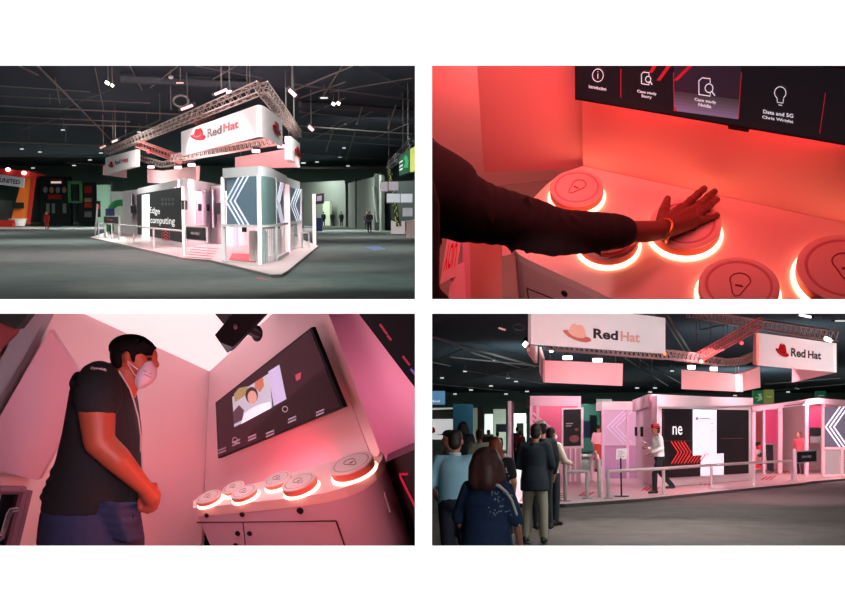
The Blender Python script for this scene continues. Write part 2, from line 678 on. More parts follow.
def person(label, P, face=0.0, h=1.72, pose=None, top=None, sleeve='long', hem=0.9, bottom=None, skirt=None, shoes=None, hair='short',
           haircol=None, cap=None, fedora=None, mask=None, skin=None, bag=None, hands=True, vx=0.02, group=None, girth=1.0, name='person', collar=None, hs=1.0):
    """Upright figure: P = where the feet stand, face = turn about the vertical (0 looks away from the viewer, PI towards)."""
    k = h / 1.75
    j = dict(pel=(0, 0, .95), chest=(0, 0, 1.27), neck=(0, 0.0, 1.47), head=(0, .03, 1.625),
             ls=(-.185, 0, 1.41), rs=(.185, 0, 1.41), le=(-.235, -.03, 1.13), re=(.235, -.03, 1.13), lw=(-.225, .06, .89), rw=(.225, .06, .89),
             lh=(-.09, 0, .9), rh=(.09, 0, .9), lk=(-.1, .02, .5), rk=(.1, .02, .5), la=(-.11, -.02, .09), ra=(.11, -.02, .09), tilt=(0, 0, 0))
    j.update(pose or {})
    M = Matrix.Translation(V(P)) @ Matrix.Rotation(face, 4, 'Z') @ Matrix.Scale(k, 4)
    J = {a: V(b) for a, b in j.items()}
    P = V(P) + V((0, 0, .012))
    M = Matrix.Translation(P) @ Matrix.Rotation(face, 4, 'Z') @ Matrix.Scale(k, 4)
    root = thing(name, label, 'person', P, group)
    off = V(P)
    g = girth

    def fin(mb, nm, m, vox=vx, sm=3, parent=root, lab=None):
        mb.move(M)
        o = part(nm, blob(mb, vox, m, off, sm, nm), None, parent, lab)
        return o

    b = MB()
    H = J['head']
    b.ell(H + V((0, -.01, .02)), (.075, .095, .105))
    b.ell(H + V((0, .03, -.055)), (.055, .06, .065))
    b.cap(H + V((0, .085, .0)), H + V((0, .105, -.03)), .012, .016)
    for s in (-1, 1):
        b.ell(H + V((s * .078, -.01, -.01)), (.012, .022, .032))
    b.cap(J['neck'] + V((0, -.01, -.06)), H + V((0, -.01, -.05)), .055, .05)
    b.limb([J['pel'], J['chest'], J['neck'] + V((0, 0, -.08))], [.12 * g, .12 * g, .08])
    for s in 'lr':
        b.cap(J['chest'] + V((0, 0, .1)), J[s + 's'], .08, .055)
        b.limb([J[s + 's'], J[s + 'e'], J[s + 'w']], [.05, .042, .03])
        b.limb([J[s + 'h'], J[s + 'k'], J[s + 'a']], [.075, .052, .04])
        d = (J[s + 'w'] - J[s + 'e']).normalized()
        a = J[s + 'a']
        b.cap(a + V((0, -.03, -.045)), a + V((0, .13, -.055)), .036, .03)
        if hands:
            side = d.cross(V((0, 1, 0.2))).normalized()
            c = J[s + 'w']
            b.cap(c, c + d * .07, .03, .036)
            for q in range(4):
                o_ = side * (q - 1.5) * .019
                L = (.07, .085, .08, .06)[q]
                b.cap(c + d * .075 + o_, c + d * (.075 + L) + o_ + V((0, .015, 0)), .0095, .008)
            th = 1 if s == 'l' else -1
            b.cap(c + d * .02 + side * .02 * th, c + d * .07 + side * .055 * th + V((0, .02, 0)), .012, .01)
        else:
            b.cap(J[s + 'w'], J[s + 'w'] + d * .14, .034, .022)
    body = fin(b, 'body', skin or SKIN(), min(vx, .014), 2)
    # clothes
    t = MB()
    w1 = .135 * g
    if hem < .86:
        t.loft([(V((J['pel'].x, J['pel'].y - .01, hem)), (.205 * g, 0, 0), (0, .17 * g, 0)), (V((J['pel'].x, J['pel'].y - .01, .92)), (.203 * g, 0, 0), (0, .168 * g, 0)), (V((J['pel'].x, J['pel'].y, 1.1)), (.18 * g, 0, 0), (0, .14 * g, 0))])
    t.loft([(V((J['pel'].x, J['pel'].y, hem)), (.185 * g, 0, 0), (0, .135 * g, 0)),
            (V((J['pel'].x * .7 + J['chest'].x * .3, J['pel'].y * .7 + J['chest'].y * .3, 1.08)), (.175 * g, 0, 0), (0, .13 * g, 0)),
            (J['chest'] + V((0, 0, .02)), (.195 * g, 0, 0), (0, .135 * g, 0)),
            (J['chest'] + V((0, -.005, .12)), (.19 * g, 0, 0), (0, .12, 0)),
            (J['neck'] + V((0, -.01, -.045)), (.1, 0, 0), (0, .085, 0)),
            (J['neck'] + V((0, -.005, .0)), (.066, 0, 0), (0, .066, 0))])
    for s in 'lr':
        t.cap(J['chest'] + V((0, 0, .1)), J[s + 's'], .09, .075)
        if sleeve == 'long':
            t.limb([J[s + 's'], J[s + 'e'], J[s + 'w'] * .92 + J[s + 'e'] * .08], [.075, .062, .046])
        elif sleeve == 'short':
            t.cap(J[s + 's'], J[s + 's'] * .35 + J[s + 'e'] * .65, .076, .066)
        elif sleeve == 'elbow':
            t.cap(J[s + 's'], J[s + 's'] * .05 + J[s + 'e'] * .95, .078, .07)
    fin(t, 'jacket' if name == 'person' and sleeve == 'long' and hem < .85 else 'shirt', top)
    if collar:
        cm = MB().lathe([(.062, 0), (.07, .04), (.06, .05)], J['neck'] + V((0, -.005, -.02)), 16)
        cm.move(M)
        part('collar', cm, collar, root)
    if skirt:
        s_ = MB()
        s_.loft([(J['pel'] + V((0, 0, .12)), (.17 * g, 0, 0), (0, .13 * g, 0)), (J['pel'] + V((0, 0, -.1)), (.2 * g, 0, 0), (0, .16 * g, 0)), (V((0, 0, .45)), (.23 * g, 0, 0), (0, .2 * g, 0))])
        fin(s_, 'skirt', skirt)
    if bottom:
        q = MB()
        q.ell(J['pel'] + V((0, -.01, 0)), (.175 * g, .135 * g, .13))
        for s in 'lr':
            a = J[s + 'a']
            q.limb([J[s + 'h'], J[s + 'k'], a + V((0, 0, .0))], [.1 * g, .075, .062])
        fin(q, 'trousers', bottom)
    if shoes:
        for s in 'lr':
            a = J[s + 'a']
            q = MB()
            q.limb([a + V((0, -.045, -.04)), a + V((0, .06, -.045)), a + V((0, .16, -.058))], [.048, .045, .032])
            q.ell(a + V((0, -.01, 0)), (.05, .06, .05))
            fin(q, 'shoe', shoes)
    hc = haircol or mat('dark hair', (28, 22, 22), 0.6, noise=0.3, scale=60)
    q = MB()
    if hair == 'short':
        q.ell(H + V((0, -.03, .045)), (.084, .098, .09))
        q.ell(H + V((0, -.06, -.02)), (.078, .06, .08))
    elif hair == 'bob':
        q.ell(H + V((0, -.03, .03)), (.108, .115, .102))
        for s in (-1, 1):
            q.cap(H + V((s * .075, -.02, .0)), H + V((s * .1, -.02, -.1)), .055, .05)
        q.cap(H + V((-.03, -.07, -.02)), H + V((-.04, -.08, -.11)), .085, .075)
        q.cap(H + V((.03, -.07, -.02)), H + V((.04, -.08, -.11)), .085, .075)
        q.v = [H + (p - H) * hs for p in q.v]
    elif hair == 'long':
        q.ell(H + V((0, -.03, .035)), (.092, .105, .098))
        q.cap(H + V((0, -.06, 0)), H + V((0, -.1, -.26)), .085, .07)
        for s in (-1, 1):
            q.cap(H + V((s * .06, -.03, 0)), H + V((s * .08, -.05, -.22)), .04, .04)
    elif hair == 'bun':
        q.ell(H + V((0, -.03, .045)), (.084, .098, .09))
        q.ell(H + V((0, -.12, .06)), .045)
    if hair:
        fin(q, 'hair', hc, min(vx, .016), 1)
    if cap:
        q = MB()
        q.ell(H + V((0, -.015, .075)), (.09, .105, .06))
        q.box(H + V((0, .12, .06)), (.13, .1, .012))
        fin(q, 'cap', cap, .014, 2)
    if fedora:
        q = MB()
        q.lathe([(.15, .05), (.155, .062), (.1, .068), (.098, .11), (.085, .16), (.05, .15), (.0, .135)], H + V((0, -.01, .0)), 20, Matrix.Rotation(R(-6), 3, 'X'), 1, 1.12)
        q.move(M)
        f_ = part('fedora', q, fedora, root, 'red brimmed felt hat')
        q = MB().lathe([(.101, .07), (.1025, .095)], H + V((0, -.01, .0)), 20, Matrix.Rotation(R(-6), 3, 'X'), 1, 1.12)
        q.move(M)
        part('hat_band', q, mat('hat band', (50, 8, 16), .7), f_)
    if mask:
        q = MB()
        q.ell(H + V((0, .06, -.045)), (.062, .06, .06))
        fin(q, 'face_mask', mask, .012, 2)
    if not hair == 'none' and hands:
        q = MB()
        for s in (-1, 1):
            q.ell(H + V((s * .03, .078, .012)), (.011, .008, .007), n=8, k=6)
        q.move(M)
        part('eyes', q, mat('eye', (25, 18, 18), .3), root)
    if bag:
        q = MB()
        q.ell(J['chest'] + V((0, -.18, -.1)), (.14, .1, .2))
        fin(q, 'backpack', bag)
    return root
# ================================================================== ROOM 1: exhibition hall, stand seen from its corner
use(R1)
G = R1.g
carpet = mat('hall carpet', (98, 102, 100), 0.95, noise=0.3, scale=1.3, spec=0.1)
hallwall = mat('hall wall', (96, 122, 112), 0.9, noise=0.15, scale=.3)
hallroof = mat('hall roof', (46, 60, 74), 0.95, noise=0.2, scale=.2)
steel = mat('dull steel', (92, 92, 96), 0.6, 0.3)
alu = mat('truss metal', (190, 165, 158), 0.45, 0.5)
white = mat('stand white', (236, 226, 228), 0.45)
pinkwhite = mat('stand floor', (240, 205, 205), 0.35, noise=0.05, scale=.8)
black = mat('screen black', (13, 14, 17), 0.55, spec=0.25)
banner = mat('banner fabric', (245, 238, 238), 0.8, noise=0.03, scale=2)
paneltint = mat('grey blue panel', (112, 132, 150), 0.4, noise=0.05, scale=.8)
lilac = mat('lilac panel', (206, 190, 210), 0.4)
ledw = mat('white line', (236, 238, 255), 0.4, emit=0.7)
glass = mat('clear glass', (205, 222, 220), 0.12)
glass.node_tree.nodes['Principled BSDF'].inputs['Alpha'].default_value = .28
lampw = mat('lamp white', (255, 250, 235), 0.4, emit=6)
lampp = mat('lamp pink', (255, 190, 200), 0.4, emit=5)
redlamp = mat('lamp red', (255, 60, 60), 0.4, emit=4)
blk = mat('black metal', (26, 26, 30), 0.5, 0.2)
ink = mat('ink', (45, 18, 28), 0.6)
inkred = mat('ink red', (190, 40, 50), 0.6)
redink = mat('bright red', (214, 24, 44), 0.5)

HALL_Y, ROOF_Z = 150.0, 8.0
struct('floor', MB().prism([(-82, 19.6, 0), (-.03, 19.6, 0), (-.03, 165, 0), (-82, 165, 0)], (0, 0, -.05)), carpet)
struct('ceiling', MB().prism([(-82, 32, ROOF_Z), (-.03, 32, ROOF_Z), (-.03, 165, ROOF_Z), (-82, 165, ROOF_Z)], (0, 0, .2)), hallroof)
struct('wall_back', MB().box((-41, HALL_Y + .2, 4), (81.5, .4, 8.2)), hallwall)
struct('wall_left', MB().box((-79, 84, 4), (.4, 130, 8)), hallwall)

# roof steel: beams across the hall, thin ties and hangers
def hbeam(a, b, r, m=steel, nm='ceiling_beam'):
    struct(nm, MB().tube(a, b, r, n=6), m)


def rz(u, v, z):
    return R1.g(u, v, z)


bs = mat('roof steel', (128, 118, 116), 0.7, 0.2)
for (u0, v0, u1, v1, z, r) in ((0, 106, 196, 115, 7.4, .045), (0, 122, 170, 128, 7.5, .045), (0, 116, 130, 122, 7.6, .04), (0, 142, 110, 146, 7.3, .05), (38, 66, 112, 141, 7.6, .05),
                               (66, 163, 112, 165, 7.4, .06), (292, 84, 412, 100, 7.5, .04), (300, 126, 412, 134, 7.3, .045), (300, 132, 404, 140, 7.5, .04),
                               (302, 139, 402, 146, 7.4, .045), (303, 154, 390, 160, 7.3, .05), (20, 66, 38, 75, 7.7, .04), (295, 90, 352, 66, 7.6, .04), (345, 118, 330, 128, 7.5, .04),
                               (345, 82, 300, 98, 7.6, .035), (130, 66, 142, 90, 7.8, .03), (55, 78, 60, 104, 7.7, .03), (95, 68, 104, 112, 7.8, .03), (362, 107, 357, 124, 7.5, .04),
                               (333, 130, 326, 152, 7.5, .04), (355, 132, 346, 160, 7.5, .035), (396, 105, 388, 128, 7.4, .04), (322, 98, 342, 66, 7.7, .03), (0, 86, 90, 92, 7.6, .03), (0, 96, 150, 103, 7.6, .03), (112, 141, 160, 120, 7.5, .04), (60, 110, 110, 90, 7.6, .03), (20, 130, 60, 118, 7.5, .03), (300, 118, 345, 98, 7.6, .03), (310, 140, 372, 112, 7.5, .035), (370, 140, 412, 122, 7.5, .03), (330, 92, 412, 78, 7.7, .03), (300, 112, 412, 124, 7.4, .035), (360, 66, 410, 90, 7.8, .03), (150, 88, 178, 66, 7.7, .03), (0, 156, 105, 156, 7.2, .06), (302, 168, 392, 168, 7.1, .06), (196, 66, 262, 78, 7.8, .03), (205, 84, 236, 66, 7.8, .03), (0, 175, 85, 172, 7.2, .07)):
    hbeam(rz(u0, v0, z), rz(u1, v1, z), r, bs)
duct = mat('duct grey', (70, 74, 80), 0.8, noise=0.1)
for (u0, v0, u1, v1, z, r) in ((120, 78, 250, 84, 7.7, .22), (300, 104, 412, 112, 7.7, .22)):
    hbeam(rz(u0, v0, z), rz(u1, v1, z), r, duct, 'ceiling_duct')
# hangers (thin cables from the roof)
for (u, v0, v1, y) in ((160, 70, 120, 60), (171, 66, 110, 52), (147, 105, 128, 70), (113, 110, 146, 70), (126, 100, 140, 70), (29, 112, 140, 80), (66, 126, 142, 80), (50, 70, 104, 60),
                       (247, 66, 90, 46), (250, 68, 90, 46), (292, 66, 92, 46), (408, 78, 146, 55), (403, 66, 150, 60), (389, 130, 175, 70), (294, 98, 124, 52), (286, 102, 122, 50)):
    P = R1.d(u, v1, y)
    struct('ceiling_cable', MB().tube(P, (P.x, P.y, ROOF_Z), .022, n=5), bs)

# high-bay lamps and floodlights
def lamp(name, label, u, v, z, w, h, m, group=None, cat='lamp', tilt=0.0, drop=True):
    P = RM.g(u, v, z)
    s = P.y / F
    t = thing(name, label, cat, P, group)
    part('housing', MB().box(P + V((0, .1, h * s * .35)), (w * s * 1.5, .2, h * s * 1.3), M=Matrix.Rotation(tilt, 3, 'Y')), blk, t)
    part('lens', MB().box(P + V((0, -.02, 0)), (w * s, .1, h * s), M=Matrix.Rotation(tilt, 3, 'Y')), m, t)
    if drop and z < ROOF_Z - .2:
        part('hanger', MB().tube(P + V((0, .1, h * s)), (P.x, P.y + .1, ROOF_Z), .025, n=5), bs, t)
    return t


lamp('high_bay_lamp', 'left one of a white hall lamp pair above the small logo banner', 107.5, 83, 7.2, 4, 2.6, lampw, tilt=.6)
lamp('high_bay_lamp', 'right one of a white hall lamp pair above the small logo banner', 111.8, 85, 7.2, 4, 2.6, lampw, tilt=.6)
lamp('high_bay_lamp', 'left one of a white hall lamp pair right of the big banner', 333.5, 104, 7.2, 3, 2.6, lampw, tilt=.5)
lamp('high_bay_lamp', 'right one of a white hall lamp pair right of the big banner', 338.5, 103.5, 7.2, 3, 2.6, lampw, tilt=.5)
small = [(63, 130), (139, 132), (40, 152), (74, 165.5), (101, 153), (22, 149), (93, 174), (344, 148), (304, 163), (317, 162), (340, 157), (348, 166), (315, 176), (303, 163), (90, 160), (33, 168)]
for i, (u, v) in enumerate(small):
    P = rz(u, v, 7.4)
    lamp('ceiling_downlight', 'tiny pale lamp far off under the dark roof above the empty stand', u, v, 7.4, 3.4, 1.0, mat('lamp dim', (225, 235, 230), .4, emit=.8), 'far hall roof lamps')
lamp('strip_lamp', 'flat white strip lamp hanging near the right roof duct', 324, 98, 7.3, 7, 1.3, mat('lamp dim', (225, 235, 230)))
lamp('strip_lamp', 'flat pinkish strip lamp high over the big banner', 180, 83, 7.3, 7, 1.2, mat('lamp faint pink', (235, 170, 165), .4, emit=.6))
flood = mat('lamp flood pink', (255, 185, 195), .4, emit=1.8)
lamp('floodlight', 'pink floodlight beside a cable loop above the truss', 187, 107.5, 6.4, 12, 2.2, flood, tilt=-.35)
lamp('floodlight', 'pink floodlight above the left of the big banner next to a white spot', 221, 92, 6.3, 13, 2.0, flood, tilt=-.4)
lamp('stage_spot', 'small white spot beside a pink floodlight over the truss', 229, 92, 6.3, 4, 2.6, lampw)
lamp('floodlight', 'pink floodlight on a tripod bracket right of the truss apex', 292.5, 93, 6.3, 9, 3.5, flood, tilt=.75)
lamp('floodlight', 'small pink floodlight past the right end of the big banner', 311, 128.5, 6.0, 6, 3, flood, tilt=.75)
lamp('floodlight', 'dim reddish floodlight over the far left corner of the truss', 103, 147, 5.9, 6, 1.5, mat('lamp faint pink', (235, 170, 165)), tilt=-.4)
lamp('floodlight', 'dim reddish floodlight second from the far left corner of the truss', 115, 141, 5.9, 6, 1.5, mat('lamp faint pink', (235, 170, 165)), tilt=-.4)
lp = R1.d(181, 101, 50)
solo('hanging_cable', MB().path([lp + V((math.cos(a) * .34, 0, math.sin(a) * .25)) for a in [i * PI / 8 for i in range(16)]], .05, 6, True), bs,
     'coiled cable loop hanging beside the pink floodlight', 'cable', lp)
lp = R1.d(171, 77, 50)
t = thing('dome_camera', 'pale round dome on a pole under the hall roof', 'camera', lp)
part('dome', MB().ell(lp, (.12, .12, .1)), white, t)
part('pole', MB().tube(lp + V((0, 0, .05)), (lp.x, lp.y, ROOF_Z), .03), bs, t)

# ---------------------------------------------------------------- trusses
def truss(label, A, B, w, n, m=alu, cat='truss', group=None, name='lighting_truss'):
    A, B = V(A), V(B)
    t = thing(name, label, cat, A, group)
    d = (B - A).normalized()
    s = d.cross(V((0, 0, 1))).normalized() * (w / 2)
    u = V((0, 0, w / 2))
    r = w * .075
    cor = [(-1, -1), (1, -1), (1, 1), (-1, 1)]
    for i, k in cor:
        part('chord', MB().tube(A + s * i + u * k, B + s * i + u * k, r, n=6), m, t)
    br = MB()
    for (i, k), (i2, k2) in zip(cor, cor[1:] + cor[:1]):
        for q in range(n):
            p0 = A + (B - A) * (q / n)
            p1 = A + (B - A) * ((q + 1) / n)
            pm = (p0 + p1) / 2
            br.tube(p0 + s * i + u * k, pm + s * i2 + u * k2, r * .6, n=4)
            br.tube(pm + s * i2 + u * k2, p1 + s * i + u * k, r * .6, n=4)
    part('bracing', br, m, t)
    return t


redtruss = mat('truss metal lit red', (205, 110, 105), 0.45, 0.4)  # red stage light put into the truss metal colour
HZ = 5.35
apex = R1.d(262, 87, 37)
HZ = apex.z
fl = rz(107, 152, HZ)
fl = R1.d(107, 152, 80)
tl = V((fl.x, fl.y, fl.z))
truss('long front left truss rising from the small banner to the apex', tl, apex, .36, 34)
truss('short right truss falling from the apex towards the hall', apex, R1.d(298, 134, 58), .36, 18)
truss('red lit cross truss between the two front logo banners', R1.d(139, 144, 62), R1.d(182, 160, 56), .34, 14, redtruss)
truss('low truss under the big banner running to its right corner', R1.d(172, 158.5, 52), R1.d(281, 140, 50), .34, 26)
truss('far left inner truss behind the small banner', R1.d(136, 156.5, 72), R1.d(163, 165, 66), .3, 10)
truss('inner truss from the low corner up to the red lit truss', R1.d(163, 165, 66), R1.d(200, 155, 58), .3, 12)
truss('small truss linking the front truss and the apex back', R1.d(192, 121, 56), R1.d(212, 114, 66), .34, 6, redtruss)
for (u, v, y, lb) in ((180, 161.5, 55, 'red spot at the lower end of the red lit truss'), (149, 151, 60, 'red spot hanging midway on the red lit truss')):
    P = R1.d(u, v, y)
    t = thing('stage_spot', lb, 'lamp', P)
    part('housing', MB().cap(P + V((0, .12, .1)), P, .09, .12), blk, t)
    part('lens', MB().ell(P + V((0, -.1, -.03)), .1), redlamp, t)
for (u, v, y, lb) in ((151, 167, 62, 'white flood above the left arm of the pink corner banner'), (178, 167.5, 54, 'white flood above the middle of the pink corner banner'), (191.5, 165, 54, 'white flood at the right end of the pink corner banner'),
                      (256, 151, 50, 'white flood above the left of the right pink banner'), (281.5, 146.5, 50, 'white flood above the right of the right pink banner')):
    P = R1.d(u, v, y)
    t = thing('floodlight', lb, 'lamp', P)
    part('housing', MB().box(P + V((0, .12, .1)), (.3, .16, .2)), blk, t)
    part('lens', MB().box(P, (.34, .08, .12)), lampp, t)

# ---------------------------------------------------------------- hanging banners
def hang(label, quad, thick, name='hanging_banner', group=None, m=banner, wires=None):
    f = Face(*quad)
    t = thing(name, label, 'banner', f.q[0], group)
    part('panel', f.slab(MB(), thick), m, t, smooth=False)
    wi = MB()
    for a in (.08, .92):
        p = f.at(a, 1, -thick / 2)
        wi.tube(p, p + V((0, 0, .35)), .012, n=5)
    part('wire', wi, bs, t)
    return f, t


dd = R1.d
# big sign: long front and right end joined by a rounded corner
zb, zt = dd(262, 135, 36).z, dd(262, 102.4, 36).z
A_, C_, B_ = dd(178.6, 0, 49), dd(260, 0, 36.3), dd(279.8, 0, 42.5)
poly = []
for (P, Q, n) in ((A_, C_, 0), (C_, B_, 0)):
    poly.append(V((P.x, P.y, 0)))
p0, p1, p2 = V((A_.x, A_.y, 0)), V((C_.x, C_.y, 0)), V((B_.x, B_.y, 0))
c0 = p1 + (p0 - p1).normalized() * .75
c1 = p1 + (p2 - p1).normalized() * 2.0
cur = [p0]
for i in range(9):
    q = i / 8
    cur.append(c0 * (1 - q) ** 2 + p1 * 2 * q * (1 - q) + c1 * q * q)
cur.append(p2)
back = [p + V((.0, .35, 0)) for p in cur]
t = thing('hanging_banner', 'big white hanging banner with rounded corner and red hat lettering', 'banner', V((p1.x, p1.y, zb)))
mbx = MB()
n = len(cur)
mbx.prism([V((p.x, p.y, zb)) for p in cur] + [V((p.x, p.y, zb)) for p in reversed(back)], (0, 0, zt - zb))
part('panel', mbx, banner, t)
fr = Face(V((p0.x, p0.y, zb)), V((c0.x, c0.y, zb)), V((c0.x, c0.y, zt)), V((p0.x, p0.y, zt)))
fq = fr.quad([(191.5, 143.5), (206.5, 139), (206.5, 125.5), (191.5, 130)])
hat(fq, t, 0, 0, 1, 1, .03, t=.02)
mb = MB(); fr.quad([(208, 137.8), (222.3, 133.5), (222.3, 124.8), (208, 129)]).text(mb, 'Red', 0, 0, 1, 1, .03, .03); part('lettering', mb, ink, t, smooth=False)
mb = MB(); fr.quad([(224, 132.6), (239.5, 128), (239.5, 119.4), (224, 123.8)]).text(mb, 'Hat', 0, 0, 1, 1, .03, .03); part('lettering', mb, inkred, t, smooth=False)
fe = Face(V((c1.x, c1.y, zb)), V((p2.x, p2.y, zb)), V((p2.x, p2.y, zt)), V((c1.x, c1.y, zt)))
hat(fe, t, .2, .3, .78, .75, .05, t=.03)
# small left sign
q = [dd(105, 175, 80), dd(135.8, 166.3, 68), dd(136, 149.3, 68), dd(105.5, 157.8, 80)]
f, t = hang('small white hanging banner with red hat at the far left corner of the truss', q, .25)
hat(f, t, .16, .3, .34, .68, .06, t=.03)
mb = MB(); f.text(mb, 'Red', .38, .4, .56, .66, .06, .03); part('lettering', mb, ink, t, smooth=False)
mb = MB(); f.text(mb, 'Hat', .6, .4, .8, .66, .06, .03); part('lettering', mb, inkred, t, smooth=False)
pinkfab = mat('pink lit fabric', (250, 190, 190), .8, noise=.05, scale=1)  # pink glow put into the fabric colour
q = [dd(105.5, 175, 82), dd(126.8, 178, 92), dd(126.8, 166, 92), dd(106, 166, 82)]
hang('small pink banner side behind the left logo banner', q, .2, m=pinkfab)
# pink corner banner
K = dd(162, 183.5, 64)
q = [dd(147.5, 182.7, 70), K, V((K.x, K.y, dd(162, 171, 64).z)), dd(147.2, 169.3, 70)]
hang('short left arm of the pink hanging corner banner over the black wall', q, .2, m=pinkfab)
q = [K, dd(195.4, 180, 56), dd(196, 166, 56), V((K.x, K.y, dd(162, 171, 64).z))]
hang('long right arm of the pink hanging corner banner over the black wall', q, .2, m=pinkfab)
# right pink banner and its end sign
q = [dd(235, 168.5, 58), dd(297, 167.3, 54), dd(292, 148, 54), dd(235, 157.3, 58)]
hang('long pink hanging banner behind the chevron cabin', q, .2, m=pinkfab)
q = [dd(291, 159.3, 52), dd(300, 166.6, 57), dd(300, 143.8, 57), dd(291, 136.2, 52)]
f, t = hang('narrow white end banner with red hat at the right of the truss', q, .3)
hat(f, t, .2, .3, .8, .72, .08, t=.04)

# ---------------------------------------------------------------- stand platform
DK = .09
def gp(u, v):
    return G(u, v)


outer = [gp(91, 238.5), gp(184, 260), gp(210, 262), gp(262, 275), gp(272, 277.5), gp(281, 277.3), gp(287, 273.5), gp(318, 247.5), gp(296, 238), gp(190, 232), gp(112, 231)]
t = thing('stand_platform', 'low white platform of the empty stand with pink lit floor', 'platform', gp(262, 275))
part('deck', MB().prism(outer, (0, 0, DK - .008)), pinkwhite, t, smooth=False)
tr = MB()
edge = outer[:8]
for a, b in zip(edge, edge[1:]):
    tr.seg(a, b, .0, DK * .75, .06)
part('edge_trim', tr, mat('grey edge', (120, 108, 106), .6), t, smooth=False)
rs = MB()
for i in range(5):
    a, b = gp(186 + i * 2, 259.5 - i * 2.6), gp(211 + i * 1.5, 261.5 - i * 2.6)
    rs.seg(a, b, DK, DK + .012, .12)
part('ramp_stripes', rs, mat('dusty red', (170, 70, 80), .6), t, smooth=False)

# red mat beneath the chevron cabin and floor tape
P = gp(262, 278.5)
solo('floor_tape', MB().prism([gp(256, 277.6), gp(267, 279.6), gp(267, 280.6), gp(256, 278.6)], (0, 0, .006)), mat('tape red', (200, 70, 55), .7), 'short red tape mark on the carpet before the platform corner', 'tape', P)
P = gp(372, 248)
solo('floor_sticker', MB().prism([gp(364, 247), gp(378, 246), gp(386, 249), gp(374, 250.5)], (0, 0, .006)), mat('sticker blue', (90, 105, 150), .7), 'blue sticker on the carpet right of the platform', 'sticker', P)

# ---------------------------------------------------------------- chevron cabin on the right corner
CHEV = [(.98, 1.06), (.02, .5), (.98, -.06)]


def chevrons(face, parent, tip, step, w, off, m, n=3, span=.55, nm='chevron', flip=False):
    for i in range(n):
        a = tip + step * i
        pts = [(a + span, 1.0), (a, .5), (a + span, 0.0)]
        if flip:
            pts = [(1 - x, y) for x, y in pts]
        # keep the arms on the panel
        out = []
        for (x, y) in pts:
            out.append((x, y))
        if out[0][0] > 1 or out[0][0] < 0:
            lim = 1.0 if out[0][0] > 1 else 0.0
            k_ = (lim - out[1][0]) / (out[0][0] - out[1][0])
            out[0] = (lim, .5 + .5 * k_)
            out[2] = (lim, .5 - .5 * k_)
        mb = MB()
        face.strip(mb, out, w, off, .02)
        part(nm, mb, m, parent, smooth=False)


cH = 2.95
P1, P2, P3, P4, P5 = gp(224, 265.5), gp(260, 268.5), gp(276, 263.5), gp(287.5, 256.5), gp(300.5, 249.5)
bk = gp(242, 246)
t = thing('chevron_cabin', 'white cabin with grey chevron panels on the rounded platform corner', 'cabin', P2)
cor = V((P2.x + .28, P2.y + .5, 0))
arc = [P2 * (1 - q) ** 2 + cor * 2 * q * (1 - q) + P3 * q * q for q in [i / 8 for i in range(9)]]
ringf = [P1] + arc + [P4]
top = [p + V((0, 0, 2.66)) for p in ringf]
part('fascia', MB().prism(top + [V((bk.x + 1.0, bk.y, 2.66)), V((P1.x, bk.y - 8, 2.66))], (0, 0, cH - 2.66)), white, t)
for p, wd in ((P1, .17), (P2, .17), (P3, .14), (P4 + V((-.05, -.9, 0)), .14)):
    part('column', MB().box(p + V((0, .06, 1.39)), (wd * .68, .14, 2.6)), white, t)
fc = Face(P1 + V((.1, .05, 1.25)), P2 + V((-.09, .05, 1.25)), P2 + V((-.09, .05, 2.66)), P1 + V((.1, .05, 2.66)))
part('upper_panel', fc.slab(MB(), .05), paneltint, t, smooth=False)
chevrons(fc, t, .0, .15, .028, .01, ledw, span=.46)
up = MB()
for a, b in zip(arc, arc[1:]):
    up.seg(a, b, 1.25, 2.66, .05)
part('curved_panel', up, mat('green grey panel', (128, 152, 150), .3), t)
lo = MB()
for a, b in zip(arc, arc[1:]):
    lo.seg(a, b, .12, 1.2, .03)
part('curved_glass', lo, glass, t)
mbm = MB()
for a, b in zip(ringf, ringf[1:]):
    mbm.seg(a, b, 1.18, 1.26, .1)
part('mid_beam', mbm, white, t)
fs = Face(P3 + V((.0, .1, 1.28)), P4 + V((0, -1.0, 1.28)), P4 + V((0, -1.0, 2.62)), P3 + V((0, .1, 2.62)))
part('side_panel', fs.slab(MB(), .05), paneltint, t, smooth=False)
chevrons(fs, t, .02, .17, .03, .012, ledw)
part('side_glass', MB().seg(P3, P4, .12, 1.18, .03), glass, t)
part('base_beam', MB().seg(P1, P2, .09, .16, .12).seg(P3, P4, .09, .2, .14), white, t)
# second half behind
t2 = thing('chevron_cabin', 'farther white cabin with a chevron panel behind the rounded corner cabin', 'cabin', P5)
P4b = gp(288.5, 255.8)
part('fascia', MB().prism([P4b + V((-.1, 0, 2.6)), P5 + V((0, 0, 2.6)), P5 + V((-2, 0, 2.6)), P4b + V((-1.6, 0, 2.6))], (0, 0, .35)), white, t2, smooth=False)
for p in (P4b, P5):
    part('column', MB().box(p + V((-.03, .1, 1.38)), (.2, .2, 2.55)), white, t2)
fs = Face(P4b + V((.02, .3, 1.28)), P5 + V((.02, -.2, 1.28)), P5 + V((.02, -.2, 2.58)), P4b + V((.02, .3, 2.58)))
part('side_panel', fs.slab(MB(), .05), paneltint, t2, smooth=False)
chevrons(fs, t2, .05, .2, .035, .012, ledw)
part('side_glass', MB().seg(P4b, P5, .12, 1.2, .03), glass, t2)
part('mid_beam', MB().seg(P4b, P5, 1.18, 1.28, .12), white, t2)
